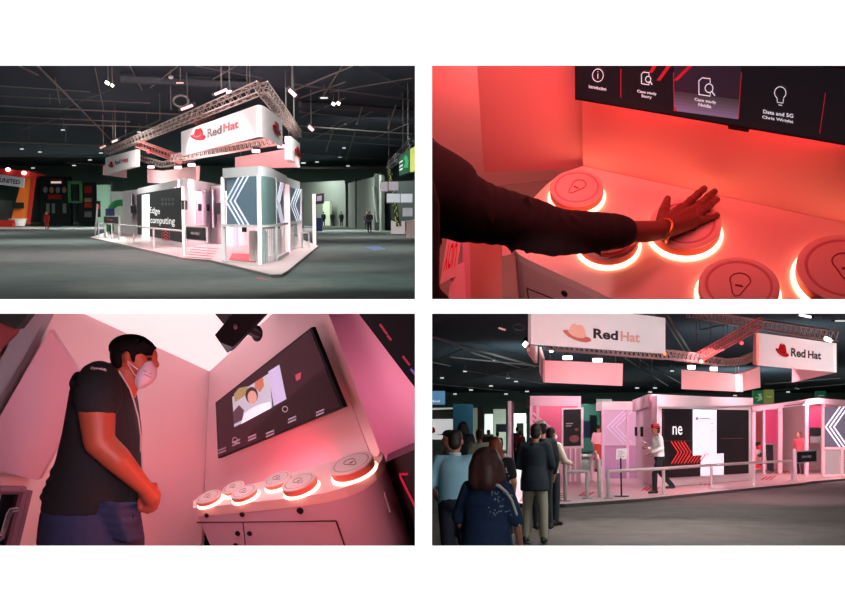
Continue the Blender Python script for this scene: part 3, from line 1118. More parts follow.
# cylinders seen through the lower glass
for (u, v, lb) in ((267, 264.5, 'white round plinth inside the rounded cabin corner'), (281, 259, 'white round plinth behind the side glass of the corner cabin'), (294, 251.5, 'white round plinth inside the farther chevron cabin')):
    P = gp(u, v) + V((-.35, .6, DK))
    solo('round_plinth', MB().lathe([(.01, 0), (.3, 0), (.3, .95), (.01, .95)], P, 20), white, lb, 'plinth', P)
P = gp(247, 262)
solo('red_mat', MB().prism([gp(229, 263), gp(256, 265.3), gp(256, 257), gp(232, 256)], (0, 0, .012)).move(Matrix.Translation((0, 0, DK))), mat('mat pinkred', (225, 95, 105), .7), 'pinkish red mat inside the chevron cabin', 'mat', P)
iw = thing('cabin_wall', 'white inner wall with door and dark unit seen under the chevron panel', 'wall', gp(240, 247))
part('panel', MB().seg(gp(226, 247.5), gp(262, 248.5), DK, 2.6, .1), mat('inner pink white', (245, 215, 220), .5), iw, smooth=False)
part('door', MB().seg(gp(234, 248.6), gp(238, 248.8), DK, 1.9, .06), lilac, iw, smooth=False)
part('dark_unit', MB().seg(gp(243, 248.8), gp(246, 248.9), .75, 1.4, .1), black, iw, smooth=False)

# ---------------------------------------------------------------- long cabin with the black video wall
L1, L2 = gp(139, 238.8), gp(184.5, 249.3)
hM = 3.12
t = thing('video_wall_cabin', 'long white cabin with a black lettered video wall on its front', 'cabin', L2)
r0, r1 = L2, gp(193, 248)
rc = [L2 * (1 - q) ** 2 + V((r1.x - .05, L2.y - .35, 0)) * 2 * q * (1 - q) + r1 * q * q for q in [i / 6 for i in range(7)]]
bkr = gp(221, 243)
ring = [L1] + rc
part('fascia', MB().prism([p + V((0, 0, 2.75)) for p in ring] + [V((bkr.x, bkr.y, 2.75)), V((L1.x + 1, L1.y + 10, 2.75))], (0, 0, hM - 2.75)), white, t)
wmb = MB()
for a, b in zip(ring, ring[1:]):
    wmb.seg(a, b, DK, 2.76, .12)
part('front_wall', wmb, white, t)
fv = Face(L1 + V((0, 0, .3)), L2 + V((0, 0, .3)), L2 + V((0, 0, 2.74)), L1 + V((0, 0, 2.74))).sub(.01, 0, .985, 1, .1)
part('video_wall', fv.slab(MB(), .05), black, t, 'black video wall', smooth=False)
scrw = mat('screen white', (250, 240, 238), .4, emit=.65)
fa_ = fv.quad([(142.3, 239.5), (149.8, 241), (149.8, 194), (142.3, 195)])
mb = MB(); fa_.rect(mb, 0, 0, 1, 1.0, .012, .01)
part('white_screen', mb, scrw, t, smooth=False)
txt = mat('screen text white', (240, 240, 240), .4, emit=.6)
mb = MB(); fv.quad([(150.2, 214.6), (160.5, 216.2), (160.5, 208.2), (150.2, 206.8)]).text(mb, 'Edge', 0, 0, 1, 1, .03, .01); fv.quad([(151, 225), (175.5, 227), (175.5, 217.6), (151, 217)]).text(mb, 'computing', 0, 0, 1, 1, .03, .01)
part('lettering', mb, txt, t, smooth=False)
mb = MB()
for i in range(4):
    for k in range(2):
        u, v = 162 + i * 3.4, 205.5 - k * 4.5
        fv.quad([(u, v), (u + 2.4, v), (u + 2.4, v - 3), (u, v - 3)]).rect(mb, 0, 0, 1, 1, .02, .01)
part('grid_graphic', mb, mat('dim grey', (70, 72, 80), .5), t, smooth=False)
mb = MB()
fr_g = fv.quad([(162.5, 240.5), (170, 241), (170, 226), (162.5, 226)])
for b0 in (.1, .3, .5, .7):
    fr_g.strip(mb, [(.15, b0), (.5, b0 + .14), (.85, b0)], .05, .02, .01)
fr_g.strip(mb, [(.0, .9), (.0, .05), (1, .05), (1, .9)], .05, .02, .01)
part('red_graphic', mb, mat('screen red', (200, 24, 50), .4, emit=.4), t, smooth=False)
mb = MB()
for i in range(3):
    fa_.strip(mb, [(.15 + i * .2, .05), (.5 + i * .15, .17), (.15 + i * .2, .3)], .012, .03, .008)
part('red_graphic', mb, mat('screen red', (200, 24, 50)), t, smooth=False)
# right side wall with windows and devices
sw = Face(r1 + V((0, 0, DK)), gp(212, 244.5) + V((0, 0, DK)), gp(212, 244.5) + V((0, 0, 2.78)), r1 + V((0, 0, 2.78)))
part('side_wall', sw.slab(MB(), .1), white, t, smooth=False)
for a0, a1 in ((.17, .42), (.6, .86)):
    mb = MB(); sw.rect(mb, a0, .36, a1, .97, .02, .02)
    part('window_panel', mb, lilac, t, smooth=False)
for a0 in (.24, .68):
    mb = MB(); sw.rect(mb, a0, .6, a0 + .13, .72, .05, .04)
    part('wall_reader', mb, black, t, smooth=False)
mb = MB(); sw.strip(mb, [(0, .36), (1, .36)], .02, .02, .03); part('side_rail', mb, white, t, smooth=False)
Pz = rc[3]
mb = MB(); mb.seg(rc[1] + V((0, -.1, 0)), rc[4] + V((.02, -.1, 0)), 1.75, 2.15, .1)
part('wall_reader', mb, black, t, smooth=False)
# connecting wall to chevron cabin
w0, w1 = gp(212, 244.5), gp(224, 246)
t = thing('link_wall', 'pale wall with lilac panel linking the two cabins', 'wall', w0)
part('panel', MB().seg(w0, w1, DK, 2.95, .12), white, t, smooth=False)
part('window_panel', MB().seg(w0 + V((.25, -.12, 0)), w1 + V((-.5, -.12, 0)), .9, 2.75, .04), lilac, t, smooth=False)
part('wall_reader', MB().seg(w1 + V((-.42, -.2, 0)), w1 + V((-.1, -.2, 0)), 1.55, 2.1, .06), black, t, smooth=False)
# low left cabin behind the video wall
c0_, c1_ = gp(125.5, 234.8), gp(139.5, 236.5)
t = thing('side_cabin', 'lower white cabin with lilac panel left behind the video wall', 'cabin', c0_)
part('front_wall', MB().seg(c0_, c1_, DK, 3.2, .12), white, t, smooth=False)
part('return_wall', MB().seg(c0_, gp(124, 232), DK, 3.2, .12), white, t, smooth=False)
part('window_panel', MB().seg(c0_ + V((.4, -.12, 0)), c1_ + V((-.45, -.12, 0)), 1.2, 2.95, .05), lilac, t, smooth=False)
part('wall_reader', MB().seg(c1_ + V((-.5, -.2, 0)), c1_ + V((-.12, -.2, 0)), 1.6, 2.1, .06), black, t, smooth=False)
part('mid_beam', MB().seg(c0_ + V((0, -.12, 0)), c1_ + V((0, -.12, 0)), 1.05, 1.15, .06), white, t, smooth=False)

# ---------------------------------------------------------------- railings, stand signs
rail = mat('rail grey', (205, 196, 198), .4, .2)
def railing(label, pts, h=.95, r=.035, posts=None, name='handrail', cat='railing', base=DK):
    t = thing(name, label, cat, pts[0])
    for a, b in zip(pts, pts[1:]):
        part('rail', MB().tube(a + V((0, 0, h)), b + V((0, 0, h)), r), rail, t)
    for p in (posts or pts):
        part('post', MB().tube(p + V((0, 0, base)), p + V((0, 0, h)), r).lathe([(.01, 0), (.1, 0), (.1, .02), (.01, .02)], p + V((0, 0, base)), 12), rail, t)
    return t


railing('front handrail before the black video wall', [gp(119, 241.5), gp(134, 245), gp(154, 250.5), gp(183.5, 257.5)])
railing('left end handrail of low posts at the platform corner', [gp(99, 238.4), gp(106, 239), gp(112, 240.2)], .95)
railing('right end handrail by the chevron cabin with screen post', [gp(302, 250), gp(309, 250.5)], .75)
def rail_sign(label, A, B, z0, z1, txt, red=False):
    t = thing('rail_sign', label, 'sign', A)
    part('frame', MB().seg(A, B, z0, z1, .06), mat('frame grey', (150, 150, 155), .5), t, smooth=False)
    f = Face(A + V((0, 0, z0)), B + V((0, 0, z0)), B + V((0, 0, z1)), A + V((0, 0, z1))).sub(.03, .08, .97, .92, .06)
    part('screen', f.slab(MB(), .02), black, t, smooth=False)
    mb = MB()
    f.text(mb, txt, .28, .38, .75, .6, .02, .01)
    part('lettering', mb, mat('screen red', (200, 24, 50)) if red else txtdim, t, smooth=False)
    for p in (A, B):
        part('post', MB().tube(p + V((0, 0, DK)), p + V((0, 0, z1)), .03), rail, t)
    return t


txtdim = mat('dim text', (165, 165, 172), .5, emit=.1)
rail_sign('black screen sign on white posts at the ramp of the empty stand', gp(187.5, 256), gp(207.8, 259.5), .62, 1.12, 'OPEN HYBRID')
rail_sign('black screen sign with red mark on posts at the left platform corner', gp(104.8, 238.8), gp(120, 241.3), .98, 1.42, 'Edge', True)
# white post with thick leg beside the ramp
P = gp(184.5, 258)
solo('sign_post', MB().box(P + V((0, 0, .6)), (.075, .12, 1.15)), white, 'thick white post where the front handrail ends', 'post', P)
P = gp(95, 236.5)
t = thing('totem', 'tall thin leaning pole with a small screen at the left platform corner', 'totem', P)
part('pole', MB().tube(P, dd(97.5, 204, P.y), .06), rail, t)
part('screen', MB().box(dd(98, 209, P.y + .05), (.34, .06, 1.1)), black, t)
part('lettering', MB().box(dd(98, 207, P.y - .02), (.16, .02, .22)), mat('screen red', (200, 24, 50)), t)
# white post with television at right
P = gp(314.5, 246.5)
t = thing('screen_post', 'tall white post carrying a small screen at the right platform corner', 'post', P)
top_ = R1.hz(314.5, 194, P)
part('post', MB().box(P + V((0, 0, top_ / 2)), (.16, .12, top_)), white, t)
sc_ = Face(dd(315, 204.5, P.y), dd(324, 203.5, P.y), dd(324, 193, P.y), dd(315, 194.5, P.y))
part('screen', sc_.slab(MB(), .06), black, t, smooth=False)
mb = MB(); sc_.rect(mb, .2, .3, .75, .8, .01, .005); part('picture', mb, mat('screen lilac', (120, 110, 135), .4, emit=.15), t, smooth=False)
P = gp(308, 244)
t = thing('side_table', 'white side table right of the chevron cabin', 'table', P)
part('tabletop', MB().box(P + V((0, 0, .78)), (.62, .5, .05)), white, t)
for sx in (-.26, .26):
    part('leg', MB().tube(P + V((sx, 0, 0)), P + V((sx, 0, .76)), .02), white, t)
for (u, v, z0, lb) in ((301.5, 232, .5, 'blue upright banner stand right of the chevron cabin'), (318.5, 231, 0, 'dark blue box near the screen post')):
    P = gp(u, v)
    t = thing('banner_stand' if z0 else 'equipment_case', lb, 'banner' if z0 else 'case', P)
    if z0:
        part('banner', MB().box(P + V((0, 0, 1.55)), (.3, .06, 2.1)), mat('navy', (28, 44, 96), .6), t)
        part('foot', MB().box(P + V((0, 0, .25)), (.34, .3, .5)), blk, t)
    else:
        part('case', MB().box(P + V((0, 0, .55)), (.7, .5, 1.1)), mat('navy', (28, 44, 96)), t)
        part('lid', MB().box(P + V((0, 0, 1.13)), (.74, .54, .06)), blk, t)

# ---------------------------------------------------------------- hall background, left
org = mat('booth orange', (232, 112, 36), .5)
redb = mat('booth red', (190, 34, 28), .5)
y0 = 125
t = thing('exhibit_booth', 'orange and red curved booth at the far left of the hall', 'booth', gp(20, 225.5))
def dz(u, v, y=y0):
    return dd(u, v, y)
part('leaning_wall', MB().prism([dz(11, 220), dz(27, 222), dz(34, 173), dz(24, 172)], (0, .8, 0)), org, t, smooth=False)
part('red_edge', MB().prism([dz(27, 224, y0 - .1), dz(29.5, 224, y0 - .1), dz(36, 172, y0 - .1), dz(32, 172, y0 - .1)], (0, .25, 0)), redb, t, smooth=False)
part('canopy', MB().prism([dz(-40, 165, y0 - .4), dz(-40, 172, y0 - .4), dz(23, 179, y0 - .4), dz(36, 174, y0 - .4), dz(30, 171, y0 - .4)], (0, 3, 0)), redb, t, smooth=False)
f = Face(dz(-30, 181, y0 - .8), dz(23.5, 187.5, y0 - .8), dz(24.5, 178, y0 - .8), dz(-30, 170, y0 - .8))
part('sign_panel', f.slab(MB(), .2), mat('sign white', (190, 190, 198), .6), t, smooth=False)
mb = MB(); f.text(mb, 'UNITED', .55, .25, .93, .7, .02, .03); part('lettering', mb, ink, t, smooth=False)
part('back_wall', MB().seg(dz(-40, 222, y0 + 1.5), dz(13, 222, y0 + 1.5), 0, 3, .1), mat('booth grey', (96, 104, 100), .7), t, smooth=False)
part('floor_plate', MB().prism([gp(-40, 230), gp(44, 230), gp(48, 226.5), gp(-40, 225)], (0, 0, .05)), mat('booth floor', (150, 140, 136), .5), t, smooth=False)
for (u, v) in ((8, 169.5), (24, 173)):
    P = dz(u, v, y0 - .6)
    part('downlight', MB().ell(P, (.26, .2, .2)), lampw, t)
part('monitor', MB().seg(dz(12, 205, y0 - .3), dz(24, 205, y0 - .3), dz(12, 208.5).z, dz(12, 202.5).z, .1), blk, t)
P = gp(18, 227.2) + V((0, 0, .05))
t = thing('reception_counter', 'white rounded counter before the orange booth wall', 'counter', P)
part('body', MB().lathe([(.5, 0), (.75, .1), (.95, .75), (.95, .85), (.01, .86)], P, 20), mat('counter white', (230, 222, 216), .4), t)
part('top', MB().lathe([(1.05, .86), (1.05, .92), (.01, .92)], P, 20), white, t)
P = gp(5, 227.5) + V((0, 0, .05))
t = thing('lounge_sofa', 'low red lounge seat at the edge of the orange booth', 'seat', P)
part('seat', MB().box(P + V((0, 0, .22)), (2.0, .8, .4)), redb, t)
part('backrest', MB().box(P + V((0, .36, .5)), (2.0, .14, .5)), redb, t)
person('person in red outfit standing between the orange booth and the dark wall', gp(47, 229.5), .6, 1.72, dict(lk=(-.13, .1, .5)), top=mat('red cloth', (200, 28, 34), .8), bottom=mat('red cloth', (200, 28, 34)),
       haircol=mat('blond', (190, 160, 110), .7), hair='bob', shoes=mat('shoe black', (18, 18, 20), .5), hands=False, vx=.035)
# dark display fronts on the back wall
def bp(u, v, y=HALL_Y - 4):
    return dd(u, v, y)
t = thing('display_booth', 'dark booth with round pictures and two red signs on the far wall', 'booth', bp(55, 224))
part('frame', MB().seg(bp(42, 222), bp(72, 222), 0, 6.4, 1.0), mat('booth dark green', (30, 40, 40), .7), t, smooth=False)
fB = Face(bp(42, 222, HALL_Y - 5), bp(72, 222, HALL_Y - 5), bp(72, 178, HALL_Y - 5), bp(42, 178, HALL_Y - 5))
mb = MB(); fB.rect(mb, .3, .86, .68, .97, .1, .1); part('sign_panel', mb, redb, t, smooth=False)
mb = MB(); fB.rect(mb, .32, .88, .66, .92, .22, .05); part('lettering', mb, txt, t, smooth=False)
mb = MB(); fB.rect(mb, .22, .52, .65, .62, .1, .1); part('sign_panel', mb, redb, t, smooth=False)
for i in range(4):
    mb = MB(); fB.poly(mb, ell2(.12 + i * .21, .73, .075, .07), .1, .05)
    part('round_picture', mb, mat(('pic a', 'pic b')[i % 2], ((150, 150, 150), (190, 140, 120))[i % 2], .6), t, smooth=False)
for (a0, a1) in ((.15, .26), (.34, .44), (.7, .82)):
    mb = MB(); fB.rect(mb, a0, .2, a1, .42, .1, .05); part('light_panel', mb, mat('pane grey', (120, 130, 120), .5, emit=.05), t, smooth=False)
t = thing('display_booth', 'narrow dark booth with red lit sign on the far wall', 'booth', bp(88, 224))
part('frame', MB().seg(bp(80, 222), bp(96, 222), 0, 5.6, 1.0), mat('booth dark green', (30, 40, 40)), t, smooth=False)
fB = Face(bp(80, 222, HALL_Y - 5), bp(96, 222, HALL_Y - 5), bp(96, 182, HALL_Y - 5), bp(80, 182, HALL_Y - 5))
for (b0, b1, m_) in ((.72, .9, redb), (.5, .6, mat('pic b', (190, 140, 120))), (.36, .48, redb), (.12, .26, mat('pane grey', (120, 130, 120)))):
    mb = MB(); fB.rect(mb, .3, b0, .75, b1, .1, .05); part('sign_panel', mb, m_, t, smooth=False)
t = thing('doorway_frame', 'tall green lit gateway between the two dark booths', 'gate', bp(76, 224))
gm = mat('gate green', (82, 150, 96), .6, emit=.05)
for (u0, u1, v0, v1) in ((69, 71.5, 181, 203), (80.5, 83, 181, 203), (69, 83, 181, 184), (69, 83, 201, 203)):
    part('bar', MB().seg(bp(u0, 222, HALL_Y - 5.2), bp(u1, 222, HALL_Y - 5.2), bp(u0, v1, HALL_Y - 5.2).z, bp(u0, v0, HALL_Y - 5.2).z, .3), gm, t, smooth=False)
for (u, lb) in ((67.5, 'dark figure left of the gateway near the far wall'), (71, 'dark figure under the gateway near the far wall'), (78, 'dark figure right of the gateway near the far wall')):
    person(lb, G(u, 224.5), 0, 1.75, top=mat('dark cloth', (24, 30, 38), .8), bottom=mat('dark cloth', (24, 30, 38)), hands=False, vx=.045)
struct('baseboard_back', MB().box((-45, HALL_Y - .1, .2), (28, .2, .3)), mat('pale base', (170, 180, 170), .6))
t = thing('arch_booth', 'green and blue arch booth behind the left platform corner', 'booth', gp(118, 228))
gy = 92
part('backdrop', MB().seg(dd(112, 220, gy + 1), dd(127, 220, gy + 1), 0, 3.4, .1), mat('arch backdrop', (215, 225, 215), .6), t, smooth=False)
mb = MB()
c_ = dd(121, 214, gy)
mb.path([c_ + V((math.cos(a) * .95, 0, math.sin(a) * .95)) for a in [PI * i / 10 for i in range(11)]], .28, 8)
part('arch', mb, mat('arch green', (30, 140, 80), .5), t)
part('leg', MB().box(c_ + V((.95, 0, -.9)), (.5, .5, 1.8)), mat('arch blue', (30, 110, 160), .5), t)
part('leg', MB().box(c_ + V((-.95, 0, -.9)), (.5, .5, 1.8)), mat('arch green', (30, 140, 80)), t)
P = dd(110, 213, 78)
t = thing('blue_monitor', 'dark blue monitor on a stand behind the left railing', 'monitor', V((P.x, P.y, 0)))
part('screen', MB().box(P, (.62, .1, .62)), mat('navy', (28, 44, 96)), t)
part('stand', MB().tube((P.x, P.y, 0), P, .06), blk, t)
# pale partition behind platform left
t = thing('hall_partition', 'tall pale green partition far behind the left platform corner', 'partition', dd(106, 224, 130))
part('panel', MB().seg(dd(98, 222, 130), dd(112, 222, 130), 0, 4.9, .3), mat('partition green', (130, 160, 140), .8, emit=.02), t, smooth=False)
part('post', MB().seg(dd(112, 222, 129), dd(113.5, 222, 129), 0, 5.2, .3), blk, t, smooth=False)

# ---------------------------------------------------------------- hall background, right
t = thing('hall_facade', 'angled pale facade along the right of the hall', 'facade', gp(360, 224))
fa, fb_, fc_ = dd(300, 222, 140), dd(346, 222, 130), dd(383, 226, 100)
part('wall', MB().seg(fa, fb_, 0, 5.4, .3), mat('facade grey', (112, 118, 110), .85), t, smooth=False)
part('wall', MB().seg(fb_, fc_, 0, 5.0, .3), mat('facade grey', (112, 118, 110)), t, smooth=False)
for (u, y) in ((349, 127), (359, 119), (378.5, 102)):
    P = dd(u, 222, y)
    part('pilaster', MB().box((P.x, P.y - .4, 2.6), (.7, .5, 5.2)), mat('pilaster dark', (48, 52, 50), .8), t)
for (u0, u1, m_) in ((324, 331, 'door a'), (337, 347, 'door b')):
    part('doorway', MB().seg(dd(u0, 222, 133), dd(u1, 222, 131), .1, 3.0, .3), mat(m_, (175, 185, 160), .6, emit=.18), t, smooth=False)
part('pale_door', MB().seg(dd(352, 222, 123.5), dd(358, 222, 119), 0, 2.5, .2), mat('door pale', (150, 150, 135), .7), t, smooth=False)
for (u, lb) in ((323.5, 'dark figure left of the lit doorway at the right far wall'), (332.5, 'dark figure between the two lit doorways'), (341.5, 'dark figure before the wider lit doorway')):
    person(lb, G(u, 226.8), 0, 1.75, top=mat('dark cloth', (24, 30, 38)), bottom=mat('dark cloth', (24, 30, 38)), hands=False, vx=.045)
person('man in dark jacket standing alone on the carpet right of the stand', gp(369.5, 232.5), PI, 1.74, dict(le=(-.26, -.06, 1.14), re=(.26, -.06, 1.14), lw=(-.14, .12, 1.0), rw=(.14, .12, 1.0)), top=mat('dark blue coat', (34, 44, 58), .8), hem=.8,
       bottom=mat('dark cloth', (24, 30, 38)), shoes=mat('shoe black', (18, 18, 20)), hands=False, vx=.03)
person('second figure half hidden behind the man standing alone', gp(366.5, 230.5), PI, 1.7, top=mat('dark cloth', (24, 30, 38)), bottom=mat('dark cloth', (24, 30, 38)), hands=False, vx=.035)
# leaning lit pillar, green sign, white boxes and counter
P = gp(398.5, 232)
t = thing('light_pillar', 'leaning dark pillar covered in yellow green dots', 'pillar', P)
a, b = P, dd(389.5, 168, P.y)
part('pillar', MB().cap(a, b, .22, .22), mat('pillar dark', (40, 46, 36), .6), t)
mb = MB()
for i in range(60):
    q = i / 60
    p = a + (b - a) * q
    mb.box(p + V((random.uniform(-.15, .15), -.24, 0)), (.06, .05, .05))
part('light_dots', mb, mat('dot lime', (200, 215, 110), .5, emit=.8), t)
tz = dd(389, 166, P.y)
truss('dark truss holding the green sign at the right edge', tz, dd(414, 143, 52), .4, 12, steel)
f = Face(dd(399, 176, 55), dd(409.5, 172, 54), dd(409.5, 148, 54), dd(399, 158, 55))
t = thing('hanging_sign', 'dark green hanging sign with pale writing at the right edge', 'sign', f.q[0])
part('panel', f.slab(MB(), .2), mat('sign green', (24, 74, 50), .6, emit=.1), t, smooth=False)
mb = MB()
for i, tx in enumerate(('ship', 'to shore', 'gate')):
    f.text(mb, tx, .08, .62 - i * .2, .4, .74 - i * .2, .03, .02)
part('lettering', mb, txt, t, smooth=False)
mb = MB(); f.poly(mb, [(.5, .3), (.9, .2), (.95, .5), (.75, .8), (.5, .75), (.7, .5)], .02, .02); part('emblem', mb, mat('sign emerald', (40, 150, 90), .5, emit=.15), t, smooth=False)
f = Face(dd(410, 172, 53), dd(416, 171, 52), dd(416, 146, 52), dd(410, 149, 53))
t = thing('hanging_sign', 'lime hanging sign side cut by the right edge', 'sign', f.q[0])
part('panel', f.slab(MB(), .2), mat('sign lime', (170, 180, 90), .6, emit=.1), t, smooth=False)
for (u0, v0, u1, v1, y, lb) in ((380.5, 192, 388, 181, 66, 'small white hanging box left of the leaning pillar'), (386, 203, 402, 193, 60, 'white hanging screen below the small box'), (400, 203, 413, 193, 58, 'white hanging screen at the right edge'),
                                (402, 217, 413, 207, 62, 'lower white lightbox behind the pink counter'), (388, 191, 399, 181, 66, 'white hanging box behind the leaning pillar')):
    f = Face(dd(u0, v0, y), dd(u1, v0, y), dd(u1, v1, y), dd(u0, v1, y))
    t = thing('hanging_screen', lb, 'screen', f.q[0])
    part('panel', f.slab(MB(), .5), mat('box white', (205, 212, 220), .5, emit=.15), t, smooth=False)
    fr_ = MB()
    for (x0, yy0, x1, yy1) in ((0, 0, 1, .06), (0, .94, 1, 1), (0, 0, .05, 1), (.95, 0, 1, 1)):
        f.rect(fr_, x0, yy0, x1, yy1, .005, .03)
    part('frame', fr_, steel, t, smooth=False)
P = gp(398, 234)
t = thing('info_counter', 'white notched counter at the foot of the leaning pillar', 'counter', P)
mb = MB()
y = P.y
part('front_panel', mb.prism([dd(391, 234.5, y), dd(405, 234.5, y), dd(405, 221, y), (dd(401.5, 221, y)), dd(401.5, 226.5, y), dd(396, 226.5, y), dd(396, 222, y), dd(391, 220.5, y)], (0, .6, 0)), white, t, smooth=False)
part('base', MB().prism([dd(391, 235, y), dd(405, 235, y), dd(405, 234.2, y), dd(391, 234.2, y)], (0, .7, 0)), steel, t, smooth=False)
P = gp(411, 238)
y = P.y
t = thing('desk', 'pinkish white desk cut by the right edge', 'desk', P)
part('front_panel', MB().prism([dd(406, 239, y), dd(418, 241, y), dd(418, 220, y), dd(406.5, 222, y)], (0, .7, 0)), mat('desk pink', (215, 190, 188), .5), t, smooth=False)
part('top', MB().prism([dd(405.5, 222, y), dd(418, 220, y), dd(418, 219, y), dd(405.5, 221, y)], (0, .9, 0)), white, t, smooth=False)
t = thing('backdrop_wall', 'dark partition behind the white boxes at the right edge', 'partition', dd(384, 226, 100))
part('panel', MB().seg(dd(383, 226, 102), dd(416, 226, 96), 0, 4.4, .2), mat('partition dark', (34, 44, 42), .8), t, smooth=False)
part('post', MB().tube(dd(374, 187, 98), dd(378, 222, 98), .16), mat('pale post', (170, 176, 170), .6), t)

# ---------------------------------------------------------------- lights of room 1
for (x, y, e) in ((-8, 30, 420), (-16, 27, 380), (-3, 50, 900), (-22, 40, 700), (-20, 62, 1400), (-40, 85, 2600), (-8, 100, 2600), (-33, 118, 5000), (-14, 130, 1900), (-60, 110, 900)):
    area('hall_light', (x, y, 7.3), (x, y, 0), 6, e, (.9, 1.0, .95))
area('stand_light', (-8, 37, 4.0), (-7.5, 39, 0), 2.5, 230, (1, .72, .76))
area('stand_light', (-11.5, 46, 5.2), (-11, 44, 0), 3, 320, (1, .72, .76))
area('hall_light', (-3.5, 72, 6.5), (-3.5, 76, 0), 4, 800, (.95, 1, .97))  # added lamp that lightens the counter by the leaning pillar
area('stand_light', (-10.5, 50, 3.4), (-9, 54, 1.2), 1.5, 160, (1, .8, .84))
area('stand_light', (-5.6, 40, 2.5), (-5.8, 40, 0), 1.2, 40, (1, .5, .56))
area('stand_light', (-9.5, 52, 2.6), (-9.5, 52, 0), 2.5, 120, (1, .65, .72))
area('banner_flood', (-12.5, 30, 7.2), (-8.5, 42, 4.6), 2, 240, (1, .82, .84), spread=R(70))
spot('small_banner_spot', dd(112, 172, 62), dd(120, 162, 74), 2600, (1, .8, .82), 40)
spot('pink_spot', dd(176, 186, 50), dd(178, 175, 60), 1700, (1, .3, .32), 50)
spot('pink_spot', dd(265, 170, 46), dd(265, 160, 56), 1700, (1, .3, .32), 60)
spot('floor_pool', (-4.8, 24.6, 7.4), (-4.8, 24.4, 0), 2300, (1, .95, .9), 55, 1)  # added spots that brighten the carpet before the platform
spot('floor_pool', (-1.2, 26, 7.4), (-1.2, 26, 0), 1300, (.72, 1, .95), 60, 1)
area('banner_flood', (-3.2, 30, 7.2), (-5.4, 40, 4.6), 1.5, 120, (1, .86, .87), spread=R(60))
area('front_flood', (-17, 30, 6.8), (-11, 48, 1.5), 2, 460, (1, .86, .87), spread=R(70))
area('corner_fill', (-1.2, 27, 4.5), (-4.6, 35, 1.6), 1, 160, (.9, 1, .97), spread=R(80))  # added fill for the curved panel and right faces of the corner cabin
area('front_flood', (-5, 22, 6.5), (-5.3, 33, 1.6), 2, 150, (.95, 1, .97), spread=R(70))
# ================================================================== ROOM 2: a hand on the glowing counter
use(R2)
g2 = R2.g
CT = .95
RW = Room(Matrix.Identity(3), 1.6, ())
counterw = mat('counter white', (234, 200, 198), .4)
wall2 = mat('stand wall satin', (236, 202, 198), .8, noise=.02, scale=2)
floor2 = mat('floor grey green', (120, 130, 122), .85, noise=.15, scale=6)
struct('floor', MB().prism([g2(425, 330, 0), g2(900, 330, 0), g2(900, 110, 0), g2(425, 110, 0)], (0, 0, -.02)), floor2)
A, B = g2(583, 165.5, CT), g2(845, 222.5, CT)
nb = V((B.y - A.y, A.x - B.x, 0)).normalized()
if nb.dot(R2.E - A) < 0:
    nb = -nb
Bx = A + (B - A) * 1.25
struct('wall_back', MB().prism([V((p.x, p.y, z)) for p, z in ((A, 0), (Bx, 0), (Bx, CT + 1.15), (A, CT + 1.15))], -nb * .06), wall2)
P, Q = R2.z(484, 172, 4.06), R2.z(583.5, 168.5, 3.96)
q = [P, Q, R2.pl(583.5, 36, P, Q), R2.pl(475, 36, P, Q)]
struct('wall_left', MB().slab(q, -.05), wall2)
L0, L1_ = g2(470, 175, 0), g2(640, 168, 0)
struct('wall_side', MB().seg(V((L0.x - 1.2, L0.y + .1, 0)), L1_, 0, 3.2, .06), wall2)
# counter
top = [(583, 166), (845, 223), (875, 229.5), (885, 330), (680, 330), (603, 294.5), (565, 277), (535, 262.8), (527, 259), (519, 254.5), (514, 249), (511.5, 241), (513, 230), (520, 217), (531, 201), (546, 185), (562, 173)]
tp = [g2(u, v, CT) for u, v in top]
cc = g2(680, 235, CT)
t = thing('touch_counter', 'white counter with glowing round buttons under the reaching hand', 'counter', V((cc.x, cc.y, 0)))
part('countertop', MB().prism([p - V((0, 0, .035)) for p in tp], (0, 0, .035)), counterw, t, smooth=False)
bp_ = [cc + (p - cc) * .985 for p in tp]
part('body', MB().prism([V((p.x, p.y, 0)) for p in bp_], (0, 0, CT - .035)), mat('counter front', (222, 202, 202), .5), t, smooth=False)
Af, Bf = cc + (g2(535, 262.8, CT) - cc) * .985, cc + (g2(603, 294.5, CT) - cc) * .985
se = MB()
s0, s1, s2 = R2.pl(527, 288, Af, Bf), R2.pl(530, 309, Af, Bf), R2.pl(590, 313, Af, Bf)
for a, b in ((s0, s1), (s0, s2)):
    se.tube(a, b, .0035, n=5)
part('drawer_seam', se, mat('seam dark', (90, 60, 62), .7), t)
hp = R2.pl(565, 293, Af, Bf)
nf = V((Bf.y - Af.y, Af.x - Bf.x, 0)).normalized()
nf = nf if nf.dot(R2.E - hp) > 0 else -nf
part('lock', MB().tube(hp - nf * .01, hp + nf * .006, .012, n=16), blk, t)
bk0, bk1 = g2(650, 178, CT), g2(845, 219, CT)

# glowing buttons
bodym = mat('button white', (232, 206, 204), .4)
sidem = mat('button red side', (236, 120, 100), .4)
ringm = mat('light ring', (255, 152, 116), .4, emit=8)
groove = mat('button groove', (200, 140, 142), .5)
markm = mat('button mark', (150, 84, 92), .6)


